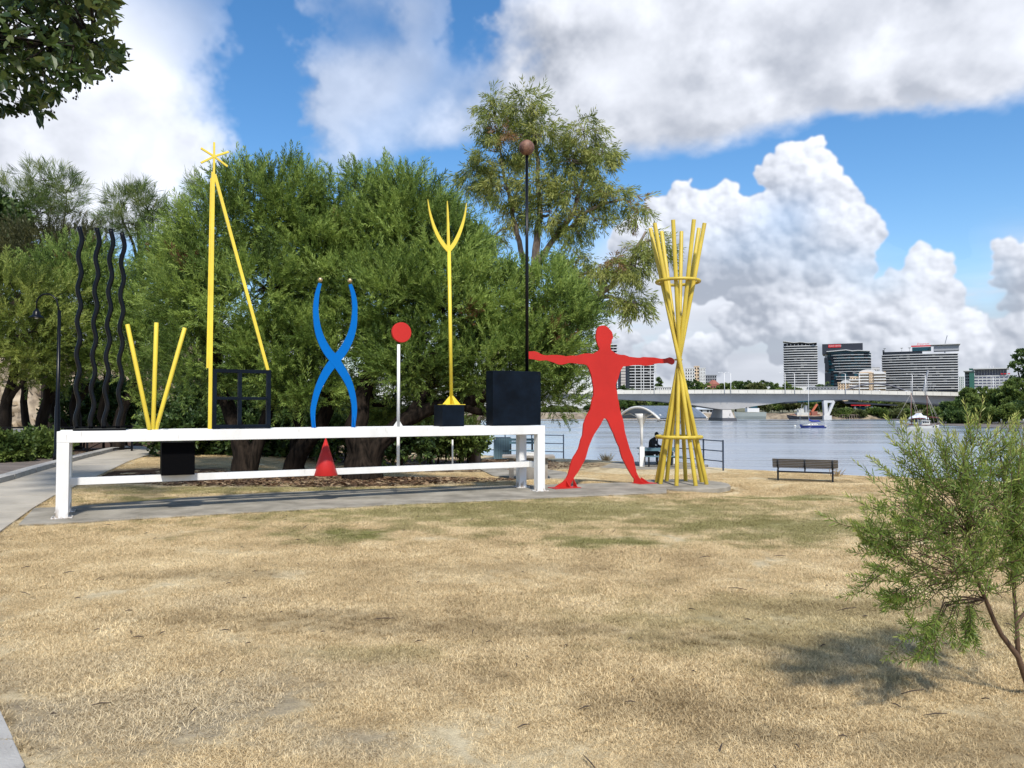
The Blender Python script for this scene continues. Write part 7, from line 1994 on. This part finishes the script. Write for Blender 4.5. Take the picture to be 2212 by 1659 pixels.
# shoots traced tip by tip: (tip px, py, depth, start px, py, depth, youth)
sh = [(2110, 888, 4.5, 2105, 1080, 4.5, 1.0), (2092, 905, 4.5, 2098, 1100, 4.5, .9), (2138, 900, 4.55, 2120, 1080, 4.5, 1.0), (2060, 935, 4.4, 2085, 1130, 4.5, .8), (2150, 930, 4.6, 2140, 1090, 4.6, .9), (1948, 905, 4.3, 2030, 1080, 4.45, .9), (1975, 912, 4.35, 2040, 1070, 4.45, .8), (2022, 935, 4.4, 2070, 1090, 4.5, .7),
      (1888, 990, 4.25, 2010, 1085, 4.4, .7), (1915, 1015, 4.25, 2030, 1110, 4.45, .5), (1862, 1085, 4.25, 1990, 1130, 4.4, .5), (1880, 1070, 4.3, 2000, 1110, 4.4, .6), (1845, 1128, 4.3, 1985, 1165, 4.4, .4), (1832, 1122, 4.2, 1960, 1180, 4.4, .3), (1855, 1158, 4.25, 1980, 1195, 4.4, .3), (1853, 1180, 4.3, 1970, 1200, 4.4, .2),
      (1868, 1215, 4.2, 1985, 1225, 4.4, .1), (1885, 1222, 4.3, 2000, 1220, 4.4, .1), (1852, 1240, 4.15, 1980, 1245, 4.4, .05), (1890, 1290, 4.25, 2010, 1265, 4.4, .1), (1905, 1275, 4.3, 2020, 1250, 4.4, .1), (1925, 1300, 4.35, 2040, 1260, 4.5, .1), (1940, 1375, 4.3, 2040, 1290, 4.5, .1), (1968, 1435, 4.3, 2045, 1310, 4.5, 0), (1985, 1395, 4.35, 2050, 1300, 4.5, 0), (2000, 1425, 4.4, 2060, 1310, 4.5, 0), (2060, 1395, 4.45, 2075, 1290, 4.5, 0), (2085, 1390, 4.5, 2090, 1290, 4.5, 0), (2095, 1370, 4.55, 2110, 1280, 4.55, 0),
      (2200, 905, 4.7, 2185, 1080, 4.75, .9), (2212, 925, 4.8, 2195, 1090, 4.75, .8), (2180, 960, 4.75, 2170, 1100, 4.75, .8), (2225, 960, 4.85, 2205, 1120, 4.8, .8), (2005, 1000, 4.4, 2070, 1120, 4.5, .5), (1980, 1040, 4.35, 2060, 1140, 4.5, .5), (1950, 1065, 4.3, 2040, 1150, 4.45, .4), (1930, 1110, 4.35, 2030, 1170, 4.45, .4), (2040, 980, 4.5, 2080, 1120, 4.5, .6), (2075, 960, 4.45, 2090, 1110, 4.5, .7), (2120, 960, 4.6, 2110, 1090, 4.5, .7), (2160, 1000, 4.7, 2150, 1110, 4.7, .6)]
sh += [(a[0] + 14 * g.normal(), a[1] + 10 * g.normal() + 6, a[2] + .12 * g.normal(), a[3] + 12 * g.normal(), a[4] + 12 * g.normal(), a[5], a[6]) for a in sh if g.random() < .45]
sh += [(2215 + 20 * g.normal(), 985 + 40 * k, 4.75 + .15 * g.normal(), 2185 + 15 * g.normal(), 1120 + 30 * k, 4.75, .7 - .1 * k) for k in range(6)] * 2
for a in sh:
    p, q = Yp(a[3], a[4], a[5]), Yp(a[0], a[1], a[2])
    shoot(p, q, 84, .045, .0062, young=a[6])
    for _ in range(2):
        t = .25 + .5 * g.random(); c = p + (q - p) * t
        d = (q - p).normalized() + Vector(g.normal(size=3)) * .42
        shoot(c, c + d.normalized() * (q - p).length * (.35 + .25 * g.random()), 40, .042, .0060, young=a[6] * .8, leafless=.05)
    k = min(range(len(s_main)), key=lambda i: (s_main[i] - p).length)
    src = s_main if (s_main[k] - p).length < min((z - p).length for z in s_two) else s_two
    near = min(src[3:], key=lambda z: (z - p).length + max(0, z.z - p.z) * 2)
    stem.tube([near, near.lerp(p, .5) + Vector(g.normal(size=3)) * .02, p], [.0042, .0034, .0028], 6)
# dense middle of the crown
for _ in range(100):
    px, py = 2075 + 95 * g.normal() * .9, 1180 + 62 * g.normal()
    if px < 1930 or py > 1330 or py < 1020: continue
    Y = 4.55 + .22 * g.normal(); p = Yp(px, py, Y)
    a = g.random() * 6.28; d = Vector((math.cos(a) * .8 - .1, math.sin(a) * .8, .35 + .4 * g.random()))
    shoot(p, p + d.normalized() * (.22 + .2 * g.random()), 44, .044, .0062, young=.35 * g.random(), leafless=.05)
for _ in range(46):
    p = Yp(2205 + 28 * g.normal(), 1150 + 85 * g.normal(), 4.8 + .2 * g.normal())
    d = Vector((.3 * g.normal() + .1, .3 * g.normal(), .5))
    shoot(p, p + d.normalized() * .32, 40, .044, .0062, young=.4 * g.random(), leafless=.05)
for _ in range(75):
    p = Yp(g.uniform(1970, 2215), g.uniform(1040, 1290), 4.5 + .25 * g.normal())
    a = g.random() * 6.28; d = Vector((math.cos(a) * .6 - .15, math.sin(a) * .6 - .2, .4 + .5 * g.random()))
    shoot(p, p + d.normalized() * (.24 + .2 * g.random()), 46, .044, .0062, young=.5 * g.random(), leafless=.04)
stem.build('stem', M_TWIG, yt)

def leaf_parts(LV, LT, material, thing_, n_single, faces, size_w):
    """the leaves that show largest become parts of their own, the rest one mesh"""
    A = np.array([[list(p) for p in l] for l in LV]); T = np.array(LT); c = A.mean(1)
    inview = (np.abs(c[:, 0] / c[:, 1]) < .655) & (c[:, 1] > 0)
    key = np.where(inview, np.linalg.norm(A[:, 3] - A[:, 0], axis=1) / np.linalg.norm(c - np.array([0, 0, EYE]), axis=1), 0) * size_w(c)
    order = np.argsort(-key); single, rest = order[:n_single], order[n_single:]
    k = A.shape[1]
    V = A[rest].reshape(-1, 3); n = len(rest)
    F_ = np.concatenate([np.arange(n)[:, None] * k + np.array([f]) for f in faces])
    fo = np_mesh('foliage', V, F_, material, np.repeat(T[rest], k), thing_); fo['kind'] = 'stuff'
    for i in single:
        me = bpy.data.meshes.new('leaf'); o0 = A[i][0]
        me.from_pydata([tuple(p - o0) for p in A[i]], [], faces)
        at = me.attributes.new('tint', 'FLOAT', 'POINT'); at.data.foreach_set('value', np.full(k, T[i], np.float32))
        me.materials.append(material)
        o = bpy.data.objects.new('leaf', me); COL.objects.link(o); o.location = tuple(o0)
        o.parent = thing_; o.matrix_parent_inverse = thing_.matrix_basis.inverted()
leaf_parts(LV, LTn, L_YOUNG, yt, 300, [(0, 1, 2, 5), (5, 2, 3, 4)] if False else [(0, 1, 4, 5), (1, 2, 3, 4)], lambda c: 1.0)

# ------------------------------------------------------------------ tree whose bough hangs in at the top left; its trunk stands outside the view
L_BOUGH = leafmat('broad_glossy_leaf', (.022, .042, .010), (.050, .085, .018), (.115, .135, .035), trans=.30, spec=.5, rough=.38)
M_BERRY = mat('dark_berry', (.030, .028, .020), .4)
g = np.random.default_rng(51)
ob = Vector((-14.2, 8.2, H(-14.2, 8.2)))
ot = thing('overhanging_tree', 'tree with broad dark leaves and small round fruit hanging in at the top left', 'tree', ob)
br_ = MB()
br_.tube([ob - UP * .05, ob + Vector((.1, .2, 2.6)), ob + Vector((.3, .5, 5.2)), ob + Vector((.5, .9, 7.6)), ob + Vector((.6, 1.2, 10.6))], [.36, .29, .24, .18, .08], 12)
YO = 12.5; KS = 2.2
bough = [ob + Vector((.45, .8, 6.9)), P(-260, 60, YO), P(-120, 75, YO), P(0, 90, YO), P(110, 95, YO), P(200, 90, YO)]
br_.tube(bough, [.13, .09, .07, .045, .028, .012], 8)
LV, LTn, BER = [], [], []
def broad_leaf(c, d, l, w, t):
    d = Vector(d).normalized(); s = d.cross(Vector(g.normal(size=3))).normalized(); nn = s.cross(d)
    if abs(nn.z) < .35 and g.random() < .6:
        s = d.cross(UP); s = s.normalized() if s.length > .1 else Vector((1, 0, 0)); nn = s.cross(d)
    f = .10 * l
    LV.append([c, c + d * l * .30 + s * w * .46 + nn * f, c + d * l * .68 + s * w * .40 + nn * f * .8, c + d * l, c + d * l * .68 - s * w * .40 + nn * f * .8, c + d * l * .30 - s * w * .46 + nn * f, c + d * l * .5])
    LTn.append(t)
def in_crown(px, py):   # outline of the bough in the photo
    top = 285 + 0 * py
    xr = np.interp(py, [-120, 0, 20, 45, 70, 100, 128, 140, 165, 185, 205, 235, 262], [240, 232, 250, 262, 258, 268, 284, 262, 205, 190, 172, 130, 95])
    return px < xr and py < 262
n_tw = 0
while n_tw < 560:
    px, py = g.uniform(-230, 280), g.uniform(-150, 245)
    if not in_crown(px + 12, py + 12): continue
    if py > 170 and g.random() < .55: continue
    n_tw += 1
    Yt = YO + 1.0 * g.normal(); p = P(px, py, Yt)
    near = min(bough[1:], key=lambda z: (z - p).length)
    a = near.lerp(p, .55) + Vector(g.normal(size=3)) * .06
    if g.random() < .25: br_.tube([near, a, p], [.016, .010, .006], 5)
    ax2 = (p - near); ax2.z *= .4; ax2 = ax2.normalized() if ax2.length > .01 else Vector((1, 0, 0))
    for k in range(g.integers(6, 10)):
        aa = k * 2.4 + g.normal() * .3; x, y, _ = frame_of(ax2)
        d = ax2 * .55 + (x * math.cos(aa) + y * math.sin(aa)) * .8 + Vector((.25, 0, -.25))
        c = p + Vector(g.normal(size=3)) * .05
        broad_leaf(c, d, .105 * KS * (.7 + .55 * g.random()), .050 * KS * (.8 + .4 * g.random()), np.clip(.42 + .2 * g.normal() + (.25 if px > 170 and py < 140 else 0), 0, 1))
# fruiting twigs hanging from the lower edge
for (px, py, L_) in ((20, 205, 34), (45, 225, 30), (75, 235, 26), (105, 200, 30), (120, 190, 38), (150, 185, 34), (165, 165, 30), (190, 160, 24), (210, 150, 26), (262, 112, 20), (10, 235, 20), (90, 215, 40)):
    a = P(px, py - 26, YO + .1 * g.normal()); e_ = P(px + 16 + 16 * g.random(), py + L_ * .8, YO + .15 * g.normal())
    br_.tube([a, a.lerp(e_, .5) + Vector((0, 0, .015)), e_], [.007, .005, .003], 5)
    for k in range(5):
        c = a.lerp(e_, .35 + .62 * g.random()); q = c + Vector((.05 * g.normal() + .02, .03 * g.normal(), -.03 - .03 * g.random()))
        br_.tube([c, q], .002, 4); BER.append(q)
    for k in range(2): broad_leaf(a.lerp(e_, .15 + .35 * g.random()), Vector((.3 + .4 * g.normal(), .3 * g.normal(), -.9)), .15, .062, np.clip(.4 + .2 * g.normal(), 0, 1))
br_.build('bough', M_BARKD, ot)
leaf_parts(LV, LTn, L_BOUGH, ot, 300, [(0, 1, 6), (1, 2, 6), (2, 3, 6), (3, 4, 6), (4, 5, 6), (5, 0, 6)], lambda c: np.where((c[:, 0] / c[:, 1] > -.665) & (c[:, 2] < 1.7 + c[:, 1] * .53), 1.0, .3))
for q in BER:
    MB().ball(q - UP * .015, .017, 8, 6, (1, 1, 1.15)).build('fruit', M_BERRY, ot)

# a few fallen twigs and curled leaves on the near lawn
M_CHIP = mat('fallen_twig', (.06, .042, .03), .9)
g = np.random.default_rng(88); tw = MB()
for _ in range(110):
    y = 3.2 + 9 * g.random() ** 1.6; x = (g.random() * 2 - 1) * y * .66
    if x < np.interp(y, [p[1] for p in R_edge], [p[0] for p in R_edge]) + .1: continue
    a = g.random() * 6.28; l = .02 + .07 * g.random() ** 3; c = Vector((x, y, H(x, y) + .022))
    d = Vector((math.cos(a), math.sin(a), .15 * g.normal())) * l
    tw.tube([c - d, c + Vector((0, 0, .006)), c + d], [.002, .0045, .002], 4)
tag(tw.build('twig_litter', M_CHIP), kind='stuff')

# ------------------------------------------------------------------ bark chips and fallen leaves under the trees
M_LITTER = leafmat('fallen_leaf', (.06, .032, .018), (.16, .09, .045), (.36, .26, .16), trans=.05, rough=.8)
g = np.random.default_rng(61)
n = 15000
k = g.random(n)
a, r = g.random(n) * 6.28, np.sqrt(g.random(n))
sel = g.choice(4, n, p=[.50, .27, .13, .10])
ctr = np.array([(-4.9, 19.2), (-7, 33), (-17.0, 28.6), (-.6, 35.4)])[sel]; rd_ = np.array([(5.0, 2.5), (11, 4.0), (4.5, 2.2), (2.6, 1.4)])[sel]
x = ctr[:, 0] + rd_[:, 0] * r * np.cos(a); y = ctr[:, 1] + rd_[:, 1] * r * np.sin(a)
ok = (bank_dist(x, y) > .3); 
x, y = x[ok], y[ok]; n = len(x)
ok = ~inside(pathpoly + [(-40, 60), (-40, 0)], x, y); 
h = g.random(n) * 6.28; l = .03 + .05 * g.random(n); w = l * (.3 + .3 * g.random(n)); t = .5 * g.normal(size=n)
d = np.stack([np.cos(h), np.sin(h), .35 * np.sin(t)], 1) * l[:, None]; s = np.stack([-np.sin(h), np.cos(h), .35 * g.normal(size=n)], 1) * w[:, None]
c = np.stack([x, y, height(x, y) + .012 + .02 * g.random(n)], 1)
V = np.stack([c - d, c + s, c + d, c - s], 1)[ok].reshape(-1, 3)
tag(np_mesh('leaf_litter', V, np.arange(len(V)).reshape(-1, 4), M_LITTER, np.repeat(np.clip(.4 + .3 * g.normal(size=n), 0, 1)[ok], 4)), kind='stuff')
